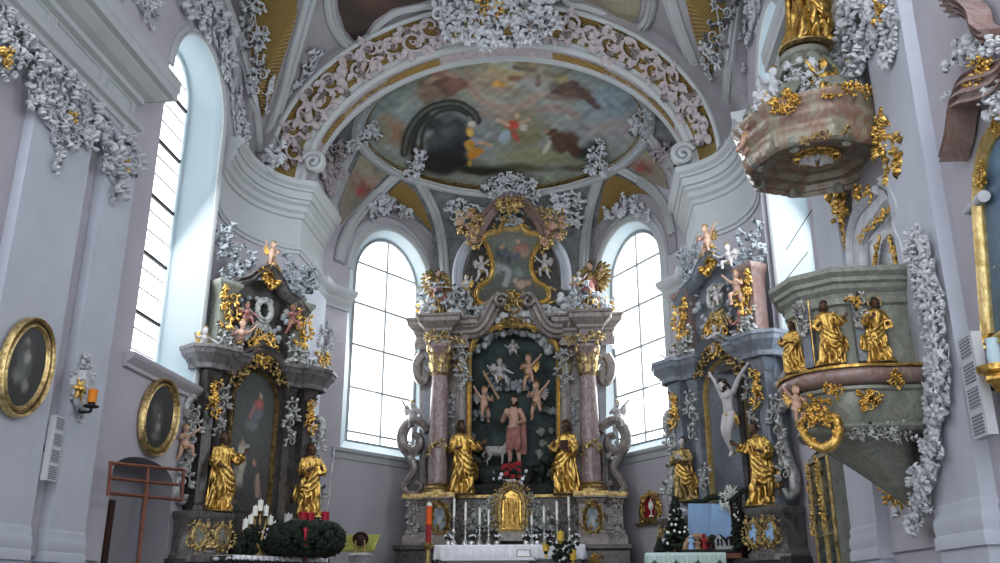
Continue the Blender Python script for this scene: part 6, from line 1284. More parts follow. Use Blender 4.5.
m.tube([CY.hit(x, y, .10) for x, y in sp2(c, 5)], [.018+.028*math.sin(PI*i/55) for i in range(56)], 8); trail(m, c, CY, 8, 6, 3, None, 1.5, .12); m.build('gilded_volute', M['gold'], pu, 180)
for px in (810, 862, 912):
    p = CY.hit(px, 345, .0); A, B, N = CY.basis(p); f_ = Fr((p.x, p.y), (A.x, A.y)); f_.n = N; m = MB(); m.box(f_, -.045, .045, -.02, .04, ZP(3.66), ZP(4.28)); o = m.build('panel_pilaster', M['marble_blue'], pu, 0)
    g = MB(); carve_m(g, [(-.05, ZP(4.25)), (.05, ZP(4.25)), (.03, ZP(4.0)), (-.03, ZP(4.0))], f_, .05, .09, 3, CURLS, 1.3, .05); g.build('silver_scroll', M['silver'], o, 180)
def onledge(o, px, y0, y1, rz=0, n=.07):
    p0 = CY.hit(px, y1, n); p0.z = ZP(3.625); r0 = mpp(p0); h = (y1-y0)*r0*1.12; A, B, N = CY.basis(p0); o.location = p0; o.scale = (h/.985,)*3; o.rotation_euler = (0, 0, math.atan2(N.x, -N.y)+rz); return o
GE = 'gilded figures around the pulpit'
e1 = statue('evangelist_statue', 'gilded bearded saint with halo on the right front panel of the pulpit', 'statue', a2, 'gold', 'flesh_dark', 'bearded', 21, GE, halo); onledge(e1, 884, 311, 372, -.1)
e2 = statue('evangelist_statue', 'gilded bearded saint on the middle panel of the pulpit', 'statue', a1, 'gold', 'flesh_dark', 'bearded', 22, GE, staff(1.0, .01, 'gold', -.19)); onledge(e2, 832, 317, 378, .1)
e3 = dup(e1, (0, 0, 0), label='narrow gilded saint on the far left panel of the pulpit', group=GE); onledge(e3, 797, 331, 379, .3)
putto('gilded cherub at the right end of the pulpit, by the wall', cyl(914, 326, .62), .34, -.2, 1, 'gold', 'gold', 'gold', group='gilded cherubs of the pulpit'); putto('brown cherub under the left corner of the pulpit ledge', cyl(797, 408, .66), .34, .2, 0, 'flesh', 'gold', 'gold', group='gilded cherubs of the pulpit')
# stucco drapery running down the wall behind it
m = MB(); carve(m, [(912, 238), (926, 232), (936, 268), (946, 300), (950, 352), (951, 402), (942, 432), (946, 458), (936, 478), (930, 512), (918, 536), (904, 528), (898, 512), (914, 505), (922, 470), (928, 430), (930, 380), (926, 330), (918, 290)], WR, 5.5, 11, 5, None, 1.7, .15)
SPN = sp2([(922, 236), (932, 290), (938, 340), (941, 400), (934, 450), (928, 490), (912, 528)], 5)
m.tube([WR.hit(x, y, .15) for x, y in SPN], [.045+.02*math.sin(i*1.7) for i in range(31)], 7)
trail(m, SPN, WR, 8, 17, 4, [UNITS[5], UNITS[3], UNITS[0]], 1.3, .18)
o = m.build('stucco_drapery', M['stucco'], None, 180); tag(centre(o), 'long bluish stucco drapery running down the wall at the right edge of the pulpit', 'stucco')
# back panel with mirror between pulpit and canopy
bp = thing('carved_backboard', 'white and gold carved door panel on the wall between pulpit and canopy', 'panel', WR.hit(884, 275))
def wp(pts, n=0): return [WR.sz(x, y, n) for x, y in pts]
m = MB(); m.prism(wp([(848, 275), (856, 230), (858, 200), (872, 186), (890, 190), (898, 205), (906, 240), (914, 275)]), WR, .0, .06); m.build('board', M['stucco'], bp, 0)
m = MB(); m.prism(wp([(868, 272), (868, 243), (893, 222), (900, 272)], .08), WR, .05, .08); o = m.build('mirror', M['marble_blue'], bp, 0)
m = MB()
for L in ([(876, 270), (878, 250), (882, 236)], [(899, 270), (896, 250), (890, 232)]): trail(m, L, WR, 5, 8, 3, None, 1.4, .09)
m.build('gilded_palm', M['gold'], o, 180)
m = MB(); trail(m, [(862, 236), (872, 226), (882, 216), (892, 206)], WR, 5, 8, 4, None, 1.5, .10); carve(m, [(858, 186), (874, 186), (874, 198), (860, 198)], WR, 5, 10, 4, None, 1.6, .1); trail(m, [(840, 195), (843, 212), (846, 226)], WR, 5, 8, 4, None, 1.5, .1); trail(m, [(846, 236), (848, 250)], WR, 5, 7, 4, None, 1.5, .1); m.build('gilded_garland', M['gold'], bp, 180)
m = MB()
for c in ([(868, 275), (866, 240), (878, 222), (890, 205), (896, 200)], [(912, 272), (908, 245), (900, 225), (903, 205), (895, 188), (884, 180)], [(854, 275), (852, 240), (858, 215), (868, 202), (878, 190)]): wframe(m, [WR.hit(x, y, .06) for x, y in sp2(c, 5)], WR.n, .05, .07, None, False)
m.build('carved_frame', M['stucco'], bp)
# canopy
CC = V(2.48, 8.8, 0); ca = thing('pulpit_canopy', 'lobed green and rose marble pulpit canopy with gilded dove medallion underneath', 'canopy', V(2.9, 8.8, 5.8))
lob = lambda a, z: 1+.07*abs(math.cos(4*a))**.7-.03+.015*math.cos(16*a)
m = MB(); m.lathe([(0, 5.93), (.26, 5.93), (.29, 5.88), (.33, 5.9), (.42, 5.9), (.45, 5.84), (.50, 5.86), (.56, 5.85), (.58, 5.79), (.63, 5.80), (.65, 5.75), (.70, 5.77), (.71, 5.84)], 96, CC, lob, 1, 1, False); m.build('underside', M['marble_shell'], ca, 60)
m = MB(); m.lathe([(.71, 5.84), (.72, 5.88), (.68, 5.92), (.69, 5.98), (.75, 6.02), (.76, 6.07), (.72, 6.09), (.73, 6.14), (.79, 6.19), (.80, 6.24), (.74, 6.27), (.6, 6.32), (0, 6.36)], 96, CC, lob, 1, 1, False); m.build('cornice', M['marble_shell'], ca, 60)
m = MB()
for k in range(8):
    a = 2*PI*k/8+.2; d = V(math.cos(a), math.sin(a), 0); t = V(-d.y, d.x, 0); m.tube(spiral(CC+d*.66+V(0, 0, 5.80), d, V(0, 0, -1), .07, 1.3, 2, 18), .028, 7, 1.8, t); m.build('scroll_curl', M['marble_green'], ca, 60); m = MB()
    m.tube([CC+d*.70+V(0, 0, 6.3), CC+d*.62+V(0, 0, 6.42), CC+d*.42+V(0, 0, 6.55), CC+d*.30+V(0, 0, 6.85), CC+d*.2+V(0, 0, 7.0)], [.06, .07, .06, .05, .05], 8, 1.5, t)
    m.build('scroll_rib', M['marble_green'], ca, 60); m = MB()
m = MB(); m.lathe([(0, 6.3), (.34, 6.32), (.30, 6.6), (.22, 6.8), (.2, 7.0), (.26, 7.04), (.26, 7.1), (0, 7.12)], 24, CC); m.build('crown', M['marble_green'], ca)
m = MB()
for k in range(24): a = 2*PI*k/24; d = V(math.cos(a), math.sin(a), 0); L = .22 if k % 2 else .17; m.tube([CC+d*.06+V(0, 0, 5.915), CC+d*L+V(0, 0, 5.91)], [.012, .02], 5)
m.tube([CC+V(.235*math.cos(t), .20*math.sin(t), 5.915) for t in np.linspace(0, 2*PI, 40)[:-1]], .018, 7, closed=True); md = m.build('ray_medallion', M['gold'], ca)
m = MB(); m.blob(CC+V(0, 0, 5.89), (.035, .06, .03), 8, 6); m.blob(CC+V(0, -.065, 5.885), .025, 8, 6)
for s in (-1, 1): leaf(m, CC+V(.02*s, 0, 5.885), V(s, .25, 0), .15, .05, -.02, random.Random(1), V(0, 0, -1))
m.build('dove', M['white_cloth'], md)
CN = Cyl(CC, .78)
m = MB(); trail(m, [(826, 94), (842, 90), (858, 90), (872, 95)], CN, 4, 8, 5, None, 1.7, .0); carve(m, [(770, 100), (786, 93), (798, 98), (790, 112), (774, 112)], CN, 5, 10, 6, None, 1.7, .0); m.build('gilded_garland', M['gold'], ca, 180)
m = MB(); trail(m, [(806, 140), (826, 133), (850, 132)], Cyl(CC, .7), 9, 7, 3, CURLS, 1, .02); m.build('gilded_trim', M['gold_dull'], ca, 180)
m = MB(); carve(m, [(752, 96), (768, 92), (772, 104), (758, 110)], CN, 5, 10, 3, [UNITS[3], UNITS[4]], 1.8, .0); carve(m, [(786, 62), (800, 58), (816, 66), (822, 90), (800, 96), (790, 84)], Cyl(CC, .4), 7, 12, 8, None, 1.8, .0); m.build('white_spray', M['cloud'], ca, 180)
for pts, lb in (([(880, 120), (894, 112), (904, 140), (906, 170), (898, 188), (890, 160), (880, 145)], 'right of the pulpit canopy underside'), ([(836, 190), (848, 192), (848, 216), (838, 218)], 'under the pulpit canopy, left of the back panel')):
    o = MB(); carve(o, pts, WR, 5, 17, len(lb), None, 1.5, .05); o = o.build('gilded_hanging', M['gold'], None, 180); tag(centre(o), 'gilded carved hanging on the wall %s' % lb, 'ornament', 'gilded hangings by the canopy')
GA = 'cherubs on the pulpit canopy'
putto('white cherub on the left of the pulpit canopy top', CC+V(-.42, -.2, 6.55), .5, .3, 2, 'cloud', 'cloud', 'gold', group=GA); putto('gilded cherub at the front of the pulpit canopy top', CC+V(.06, -.42, 6.5), .48, 0, 0, 'gold', 'gold', 'gold', group=GA); putto('white winged cherub on the right of the pulpit canopy top', CC+V(.36, -.3, 6.55), .5, -.3, 1, 'cloud', 'cloud', 'gold', group=GA); putto('cherub with gold wings on the left tip of the pulpit canopy', CC+V(-.72, -.15, 6.1), .4, .5, 3, 'flesh', 'cloud', 'gold', group=GA)
an3 = dup(st6, (0, 0, 0), label='gilded robed figure standing on top of the pulpit canopy, cut by the picture edge'); an3.location = CC+V(0.0, -.1, 7.12); an3.scale = (1.35,)*3; an3.rotation_euler = (0, 0, .1)
ornament('stucco_cluster', 'white stucco cluster of scrolls and leaves on the wall above the pulpit canopy', 'stucco', [(838, 20), (862, -6), (900, -6), (902, 30), (896, 58), (888, 64), (884, 40), (872, 52), (868, 76), (850, 84), (840, 60)], WR, 7, 14, 'stucco', 9, None, [(876, 6), (886, 6), (886, 22), (878, 22)], 2.0, .1)
# ------------------------------------------------------------------ right wall: door case, speaker, altar at the edge
gc = thing('display_cabinet', 'tall narrow gilded glass cabinet with two dark panes below the pulpit', 'cabinet', WR.hit(840, 580))
q = [WR.sz(*p) for p in ((820, 452), (858, 452), (860, 590), (832, 590))]; s0, s1 = q[0][0], q[2][0]; z0, z1 = 1.25, WR.sz(838, 450)[1]
m = MB(); m.box(WR, s0, s1, 0, .16, z0, z1); m.build('case', M['marble_green'], gc, 0); sm = lerp(s0, s1, .54)
for a, b in ((s0+.06, sm-.04), (sm+.04, s1-.06)):
    m = MB(); m.box(WR, a, b, .155, .17, z0+.1, z1-.08); o = m.build('pane', M['roof_glass'], gc, 0); m = MB(); wframe(m, [WR.w(s, .165, z) for s, z in ((a, z0+.1), (b, z0+.1), (b, z1-.08), (a, z1-.08))], WR.n, .035, .03); m.box(WR, a, b, .17, .185, lerp(z0, z1, .52)-.012, lerp(z0, z1, .52)+.012); m.build('gilded_frame', M['gold_dull'], o)
m = MB(); trail_m(m, [(s0+.03, z1-.1), (s0+.03, z1-.9)], WR, .13, .10, 4, CURLS, 1.2, .17); trail_m(m, [(sm, z1-.1), (sm, z1-.9)], WR, .13, .10, 5, CURLS, 1.2, .17); m.build('gilded_carving', M['gold'], gc, 180)
m = MB(); sA = WR.sz(829, 520)[0]; m.box(WR, -12.3, -12.18, -.02, .03, 0, 3.1); o = m.build('door_jamb_board', M['wood'], None, 0); tag(centre(o), 'reddish brown board at the edge of the doorway left of the glass cabinet', 'board')
def speaker_col(name, label, fr, pts, n0=.0):
    P = [fr.sz(x, y, n0+.05) for x, y in pts]; s0, s1 = (P[0][0]+P[3][0])/2, (P[1][0]+P[2][0])/2; z1, z0 = (P[0][1]+P[1][1])/2, (P[2][1]+P[3][1])/2; t = thing(name, label, 'loudspeaker', fr.w((s0+s1)/2, .1, z0)); m = MB(); m.box(fr, s0, s1, n0, n0+.07, z0, z1); m.build('cabinet', M['speaker'], t, 0)
    for i in range(4):
        a, b = lerp(z0, z1, (i+.12)/4), lerp(z0, z1, (i+.88)/4); m = MB(); m.box(fr, lerp(s0, s1, .14), lerp(s0, s1, .86), n0+.06, n0+.075, a, b); nn = 9
        m.build('grille', M['grille_holes'], t, 0)
    m = MB(); m.box(fr, lerp(s0, s1, .4), lerp(s0, s1, .6), -.02, n0+.01, lerp(z0, z1, .45), lerp(z0, z1, .55)); m.build('bracket', M['iron'], t, 0); return t
mm_, nt_, b_ = nodes('grille_holes', .6); vo = nt_.nodes.new('ShaderNodeTexVoronoi'); vo.inputs['Scale'].default_value = 40; vo.inputs['Randomness'].default_value = 0; nt_.links.new(coords(nt_, 1), vo.inputs['Vector']); rr_ = ramp(nt_, vo.outputs['Distance'], [(.42, (.12, .13, .15)), (.5, (.55, .57, .62))]); nt_.links.new(rr_.outputs[0], b_.inputs['Base Color'])
speaker_col('column_loudspeaker', 'tall pale column loudspeaker with four dotted grilles on the right pilaster', WR, [(958, 337), (974, 335), (992, 436), (977, 438)], .12)
speaker_col('column_loudspeaker', 'short pale column loudspeaker with four dotted grilles on the left wall pilaster', WL, [(53, 416), (63, 415), (57, 481), (45, 482)], .12)
# altar at the right edge
RIDGE = [(-1, 0), (-1, .5), (-.85, .6), (-.8, .45), (-.5, .5), (-.45, .7), (-.2, .8), (-.15, .62), (.15, .66), (.2, .9), (.45, 1), (.5, .8), (.75, .82), (.8, 1), (1, 1.05), (1, 0)]
ea = thing('edge_altar', 'marble and gilt altar picture with curved cornice at the right edge', 'altar', WR.hit(985, 240))
def wl(px, n): return [WR.hit(x, y, n) for x, y in px]
SC = WR.sz(1026, 160, .05)[0]
def both(px, n):                                       # an outline and its mirror image about the middle of the altar
    L = [WR.sz(x, y, n) for x, y in px]; return L, [(2*SC-a, z) for a, z in L]
L, K = both([(992, 345), (986, 262), (982, 205), (985, 165), (993, 138), (1008, 122)], .05); OUT = sp2(L+K[::-1], 5)
painting('glazed_picture', OUT, 80, 14, lambda s, z: WR.w(s, .05, z), [(0, (.10, .16, .22)), (1, (.16, .26, .36))], [(.5, .4, .3, .3, 0, (.12, .14, .15), .9)], ea)
m = MB(); wframe(m, [WR.w(a, .05, z) for a, z in OUT], WR.n, .05, .07); o = m.build('gilded_frame', M['gold_frame'], ea)
m = MB(); carve(m, [(976, 168), (984, 164), (988, 186), (980, 190)], WR, 4, 9, 3, None, 1.6, .08); trail(m, [(996, 125), (1000, 112), (1010, 104)], WR, 4, 10, 4, None, 1.6, .1); m.build('gilded_spray', M['gold'], o, 180)
m = MB(); wframe(m, wl(sp2([(962, 152), (968, 130), (971, 108), (976, 92), (988, 84), (1004, 80), (1024, 70), (1040, 40)], 5), .02), WR.n, .13, .20, RIDGE, False); m.build('curved_cornice', M['marble_rose'], ea)
m = MB(); wframe(m, wl(sp2([(1000, 38), (990, 30), (986, 16), (972, 6), (960, 8)], 5), .05), WR.n, .07, .16, RIDGE, False); m.build('upper_cornice', M['marble_rose'], ea)
m = MB(); carve(m, [(970, 78), (980, 56), (992, 54), (994, 66), (984, 84), (972, 94)], WR, 4.5, 10, 6, None, 1.7, .1); m.build('gilded_shell', M['gold'], ea, 180)
m = MB(); carve(m, [(958, 42), (974, 36), (1004, 40), (1004, 52), (984, 54), (966, 62), (948, 68), (956, 56)], WR, 5, 12, 7, [UNITS[3], UNITS[4]], 1.8, .1); trail(m, [(944, 98), (954, 92), (962, 90)], WR, 5, 9, 2, [UNITS[3]], 1.5, .04); carve(m, [(986, 92), (1002, 88), (1004, 112), (990, 112)], WR, 6, 12, 7, None, 1.7, .16); m.build('white_spray', M['stucco'], ea, 180)
m = MB(); q = WR.hit(984, 205, .0); m.tube([WR.hit(966, 212, .02), WR.hit(984, 196, .12)], [.02, .045], 10); o = m.build('white_trumpet', M['stucco'], ea)
br = thing('gilded_bracket', 'small gilded wall bracket with lamp glass at the right edge', 'bracket', WR.hit(994, 395, .1)); m = MB(); p = WR.hit(998, 372, .12); m.lathe([(0, -.16), (.03, -.14), (.06, -.08), (.09, -.06), (.08, -.02), (.13, .0), (.14, .04), (0, .05)], 16, p); m.tube([p+V(0, 0, -.1), V(2.98, p.y, p.z-.2)], .03, 8); m.build('console', M['gold'], br); m = MB(); m.lathe([(0, .05), (.05, .05), (.055, .12), (.045, .2), (.05, .24), (.0, .24)], 14, p); m.build('lamp_glass', M['frost'], br)
ornament('stucco_drop', 'small white stucco drop at the right edge above the gilded bracket', 'stucco', [(994, 262), (1002, 258), (1004, 300), (997, 300)], WR, 4.5, 9, 'stucco', 5)
# tie rods in the corner behind the pulpit
for a, b, lb in (((786, 250), (815, 205), 'upper'), ((779, 288), (808, 252), 'lower')):
    m = MB(); m.tube([WR.hit(*a, .05), WR.hit(*b, .05)], .006, 6); o = m.build('cable', M['iron'], None); tag(centre(o), 'dark thin cable slanting across the right window recess, %s one' % lb, 'cable', 'cables by the right window')
# ------------------------------------------------------------------ left wall furniture
def oval_picture(label, cx, cy, rx, ry, tilt, strokes):
    def o_(k): return [(cx+(rx*k)*math.cos(t)*math.cos(R(tilt))-(ry*k)*math.sin(t)*math.sin(R(tilt)), cy+(rx*k)*math.cos(t)*math.sin(R(tilt))+(ry*k)*math.sin(t)*math.cos(R(tilt))) for t in np.linspace(0, 2*PI, 49)[:-1]]
    n0 = .125 if cx < 100 else .0; WL_ = Fr((-6+n0, 0), (0, 1)); WL = WL_; sz = lambda k, n: [WL_.sz(x, y, n) for x, y in o_(k)]
    root = thing('oval_picture', label, 'picture', WL.hit(cx, cy+ry), 'oval pictures on the left wall')
    painting('canvas', sz(.88, .05), 60, 26, lambda s, z: WL.w(s, .05, z), [(0, (.04, .04, .045)), (1, (.06, .065, .07))], strokes, root)
    m = MB(); P = [WL.w(s, .02, z) for s, z in sz(.93, .02)]; wframe(m, P, WL.n, .062, .08, [(-1, 0), (-1, .6), (-.75, 1), (-.45, .9), (-.25, .45), (.1, .4), (.3, .75), (.6, .8), (.85, .5), (1, .4), (1, 0)]); m.build('oval_frame', M['gold_pale'], root, 60)
    m = MB(); P = [WL.w(s, .0, z) for s, z in sz(1.0, .0)]; m.prism(sz(.98, .0), WL, .0, .03); m.build('backing', M['dark_wood'], root, 0); return root
oval_picture('gold framed oval dark picture, the nearer one at the left edge', 23, 367.5, 24, 49, 13, [(.5, .55, .25, .3, 0, (.17, .18, .18), .9), (.55, .62, .12, .10, 20, (.36, .36, .34), .7), (.4, .38, .2, .12, 0, (.22, .23, .22), .8), (.6, .3, .12, .1, 0, (.28, .27, .25), .7), (.5, .8, .1, .07, 0, (.24, .24, .24), .8)])
oval_picture('gold framed oval dark picture above the left doorway', 157, 417.5, 17.5, 38, 9, [(.5, .5, .25, .3, 0, (.13, .13, .13), .9), (.55, .36, .14, .10, 20, (.30, .29, .27), .7), (.55, .52, .06, .06, 0, (.34, .28, .25), .6), (.42, .62, .14, .12, 0, (.17, .16, .16), .8), (.5, .22, .2, .08, 0, (.2, .19, .18), .8)])
# sconce
WL0 = WL; WL = Fr((-5.875, 0), (0, 1))
sc_ = thing('wall_sconce', 'white stucco cartouche with gold star and candle arm on the left wall', 'sconce', WL.hit(80, 425, .05)); m = MB()
carve(m, [(84, 352), (90, 364), (90, 380), (86, 398), (79, 424), (74, 410), (68, 392), (70, 376), (78, 372)], WL, 4.5, 9, 5, None, 1.3, .0); m.prism([WL.sz(x, y) for x, y in ((78, 370), (88, 372), (88, 398), (78, 418), (70, 396), (70, 378))], WL, 0, .05); m.build('stucco_cartouche', M['stucco'], sc_, 180)
m = MB(); p = WL.hit(80, 389, .07); A, B, N = WL.basis(p)
for i in range(6): a = i*PI/3; d = A*math.cos(a)+B*math.sin(a); m.tube([p, p+d*.07, p+d*.15], [.04, .035, .006], 6, .5, N)
m.blob(p+N*.01, .05, 8, 6); m.build('gold_star', M['gold'], sc_, 60)
m = MB(); q = WL.hit(91, 407, .30); m.tube(smoothpath([WL.hit(80, 410, .03), WL.hit(80, 412, .15), WL.hit(84, 412, .24), q-V(0, 0, .05), q], 5), .018, 7); m.lathe([(0, -.02), (.05, -.01), (.085, .0), (.085, .015), (.04, .02), (.04, .05), (0, .05)], 12, q); m.build('candle_arm', M['iron'], sc_)
o = MB(); o.lathe([(0, .05), (.05, .05), (.05, .20), (.008, .205), (.005, .225), (0, .225)], 12, q); o = o.build('candle', M['amber_wax'], None); tag(centre(o), 'thick amber candle on the arm of the left wall sconce', 'candle')
WL = WL0
# capitals of stucco on the left pilasters
GS = 'stucco capitals of the left pilasters'
for lb, px, g, sd in (('of the front left pilaster at the left edge', [(-8, 8), (10, 12), (26, 36), (28, 58), (16, 74), (4, 78), (-8, 66)], [(0, 50), (10, 52), (8, 64), (0, 66)], 1), ('of the wide left pilaster under the cornice', [(28, 68), (42, 58), (60, 70), (80, 88), (98, 112), (100, 128), (88, 136), (80, 148), (66, 138), (58, 148), (54, 166), (50, 150), (52, 132), (38, 118), (26, 104)], [(64, 108), (72, 110), (78, 124), (70, 122)], 2), ('of the narrow left pilaster nearest the window', [(100, 130), (112, 124), (128, 132), (138, 150), (134, 168), (124, 176), (116, 196), (108, 204), (106, 186), (98, 168), (96, 146)], [(118, 158), (126, 158), (126, 172), (120, 172)], 3)):
    ornament('stucco_capital', 'white stucco capital %s' % lb, 'stucco', px, WL, 6.5, 12, 'stucco', sd, GS, g, 2.0, .10)
ornament('stucco_cluster', 'stucco rocaille over the top of the left wall window', 'stucco', [(178, 4), (200, -6), (222, -4), (232, 30), (230, 60), (222, 70), (214, 44), (200, 26), (186, 22)], WL, 7, 12, 'stucco', 6, None, None, 1.6, .04)
ornament('stucco_strip', 'narrow stucco strip of leaves between left window and vault rib', 'stucco', [(226, 64), (238, 70), (246, 110), (244, 146), (234, 148), (232, 110)], WL, 6, 9, 'stucco', 7, None, None, 1.2, .02)
ornament('stucco_cluster', 'small stucco tuft above the left cornice near the top edge', 'stucco', [(136, 2), (152, -2), (158, 14), (150, 26), (140, 20)], WL, 6, 10, 'stucco', 8, None, None, 1.5, .02)
ornament('stucco_strip', 'stucco strip of leaves beside the rib above the right cornice', 'stucco', [(722, 20), (744, -4), (764, -4), (760, 30), (748, 60), (742, 110), (730, 120), (728, 70)], WR, 6, 10, 'stucco', 17, None, None, 1.4, .02)
# wooden frame stand in the left doorway
FD = Fr((-5.75, 11.0), (0, 1)); rk = thing('wooden_rack', 'reddish brown wooden rack of rails on a post before the left doorway', 'rack', V(-5.75, 12.2, 0)); m = MB()
def rail(a, b, r): m.tube([FD.hit(*a), FD.hit(*b)], r, 4, 1, FD.n)
for a, b in (((110, 463), (184, 470)), ((109, 478), (178, 485)), ((108, 493), (181, 500))):
    m = MB(); rail(a, b, .022); m.build('rail', M['wood'], rk, 20)
for a, b, r in (((111, 461), (108, 496), .024), ((184, 469), (181, 502), .024), ((148, 466), (146, 500), .024)):
    m = MB(); rail(a, b, r); m.build('upright', M['wood'], rk, 20)
m = MB(); p0 = FD.hit(146, 500); rail((146, 490), (138, 563), .03); q = FD.hit(138, 563); m.tube([q, V(q.x, q.y, 0.2)], .04, 4, 1, FD.n); m.tube([V(q.x, q.y-.3, .03+.2), V(q.x, q.y+.3, .03+.2)], .04, 4); m.build('post', M['wood'], rk, 20)
m = MB(); P = [(107, 500), (112, 500), (106, 563), (99, 563)]; Fd = Fr((-6.0, 11.0), (0, 1)); s_, _ = Fd.sz(109, 500); m.box(Fd, 11.29-11, 11.40-11, -.2, .03, 0, 2.75); o = m.build('door_post', M['dark_wood'], None, 0); tag(centre(o), 'dark brown post at the left edge of the left doorway', 'post')
# ------------------------------------------------------------------ candles, wreath and lectern at the left side altar
Lh = lambda px, py, n: SL.hit(px, py, n)
def candle_px(fr, px, y0, y1, n, r_, mat, label, group, name='candle'):
    p0, p1 = fr.hit(px, y1, n), fr.hit(px, y0, n); h = p1.z-p0.z; m = MB(); m.lathe([(0, 0), (r_, 0), (r_, h), (.008, h+.004), (.005, h+.03), (0, h+.03)], 12, p0); o = m.build(name, M[mat], None); return tag(centre(o), label, 'candle', group)
WCH = [(245, 519, 530), (250.5, 515, 524), (255, 506, 516), (260, 500, 511), (265.5, 506, 516), (270, 516, 525), (274.5, 522, 531)]
wl_ = ['lowest white candle at the left end of the candle holder', 'second white candle from the left of the candle holder', 'third white candle from the left of the candle holder', 'highest white candle, in the middle of the candle holder', 'third white candle from the right of the candle holder', 'second white candle from the right of the candle holder', 'lowest white candle at the right end of the candle holder']
for (x, a, b), lb in zip(WCH, wl_): candle_px(SL, x, a, b, .7, .042, 'wax', lb, 'white candles before the left side altar')
ch = thing('candle_holder', 'dark branched candle holder with fir twigs before the left side altar', 'candle holder', Lh(258, 556, .7)); m = MB()
for x, a, b in WCH: m.tube(smoothpath([Lh(x, b+.4, .7), Lh(x, b+8, .68), Lh(258, 552, .66)], 4), .02, 6); p = Lh(x, b+.3, .7); m.lathe([(0, -.03), (.03, -.03), (.06, -.004), (0, -.004)], 10, p)
q = Lh(258, 552, .66); m.lathe([(0, 0), (.16, 0), (.06, .1), (.03, .2), (0, .2)], 12, V(q.x, q.y, zt_l+.01)); m.build('branch', M['gold_dull'], ch); r = random.Random(12); m = MB()
for i in range(90):
    x, y = r.uniform(236, 284), r.uniform(523, 555)
    if abs(x-260) > 8+(y-518)*.55: continue
    p = Lh(x, y, .6+r.uniform(-.1, .12)); put(m, UNITS[3+(i % 2)], p, SL.s, V(0, 0, 1), SL.n, mpp(p)*8, r.uniform(0, 6), 1.8)
m.build('fir_twigs', M['fir'], ch, 180); m = MB()
for i in range(12): p = Lh(r.uniform(262, 282), r.uniform(528, 546), .78); put(m, UNITS[6], p, SL.s, V(0, 0, 1), SL.n, mpp(p)*4, r.uniform(0, 6), 1.5)
m.build('white_blossoms', M['white_cloth'], ch, 180)
aw = thing('advent_wreath', 'big dark green fir wreath with red candles on a stand by the left side altar', 'wreath', V(*Lh(306, 575, 1.1).xy, 1.0)); c0 = Lh(306, 539, 1.1); rx = 31*mpp(c0); m = MB()
for i in range(620):
    a = r.uniform(0, 2*PI); t = r.uniform(0, 2*PI); k_ = r.uniform(.10, .24)
    if i % 2: d = V(math.cos(a), math.sin(a), 0); u = d*math.cos(t)+V(0, 0, 1)*math.sin(t); q_ = c0+d*(rx*.72)+u*.09; e_ = q_+(u+V(r.gauss(0, .5), r.gauss(0, .5), r.gauss(0, .4)-.1)).normalized()*k_; m.tube([q_, q_.lerp(e_, .5), e_], [.012, .022, .004], 5); continue
    t = t; d = V(math.cos(a), math.sin(a), 0); u = d*math.cos(t)+V(0, 0, 1)*math.sin(t); p = c0+d*(rx*.72)+u*.13; put(m, UNITS[3], p, d.cross(u).normalized(), u.cross(d.cross(u)).normalized(), u, .21, r.uniform(0, 6), 2.2)
m.tube([c0+V(math.cos(a)*rx*.72, math.sin(a)*rx*.72, 0) for a in np.linspace(0, 2*PI, 30)[:-1]], .11, 9, closed=True); m.build('fir_ring', M['fir'], aw, 180)
m = MB(); m.tube([c0-V(0, 0, .1), V(c0.x, c0.y, 1.02)], .035, 8); m.lathe([(0, 0), (.3, 0), (.28, .05), (0, .08)], 14, V(c0.x, c0.y, 1.0)); 
for a in (0, PI/2): m.tube([c0+V(math.cos(a)*rx*.74, math.sin(a)*rx*.74, -.08), c0-V(math.cos(a)*rx*.74, math.sin(a)*rx*.74, .08)], .02, 6)
m.build('stand', M['wood'], aw)
m = MB()
for x in (306, 309): m.tube(smoothpath([Lh(x, 528, 1.5), Lh(x+1, 538, 1.55), Lh(x, 547, 1.5)], 4), .05, 6, .3, SL.n)
m.build('ribbon', M['red_wax'], aw)
for x, a, b, mt_, lb in ((302.5, 512, 523, 'red_wax', 'left red candle standing on the fir wreath'), (310, 513, 523, 'red_wax', 'middle red candle standing on the fir wreath'), (325, 512, 522, 'red_wax', 'right red candle standing on the fir wreath'), (288, 514, 523, 'flesh_pale', 'pale pink candle standing on the fir wreath')): candle_px(SL, x, a, b, 1.15, .062, mt_, lb, 'candles on the fir wreath')
LX = Fr((-4.1, 15.5), (1, 0)); ln = thing('lectern', 'small lectern with yellow green cloth between left side altar and high altar', 'lectern', V(*LX.hit(358, 560).xy, 1.0)); P = [LX.hit(*p) for p in ((338, 551), (376, 551), (379, 534), (340, 534))]
m = MB(); Q = [P[0]+V(0, -.12, 0), P[1]+V(0, -.12, 0), P[2]+V(0, .12, 0), P[3]+V(0, .12, 0)]; rows = [[Q[0].lerp(Q[1], i/20).lerp(Q[3].lerp(Q[2], i/20), j/8)+V(0, -.012*math.sin(i*1.1), 0) for i in range(21)] for j in range(9)]; m.loft(rows, False, False); o = m.build('cloth', M['yellow_cloth'], ln); sd_ = o.modifiers.new('t', 'SOLIDIFY'); sd_.thickness = .02
p = LX.hit(357, 556); m = MB(); m.lathe([(0, 1.0), (.22, 1.0), (.2, 1.06), (.15, 1.1), (.14, p.z-.1), (.17, p.z), (0, p.z+.02)], 4, (p.x, p.y+.06, 0)); m.build('pedestal', M['speaker'], ln, 0)
m = MB(); c = LX.hit(361, 539, .14); m.blob(c, (.12, .05, .10), 14, 10, lambda d: 1+.06*math.sin(8*math.atan2(d.z, d.x))); o = m.build('round_emblem', M['dark_wood'], ln)
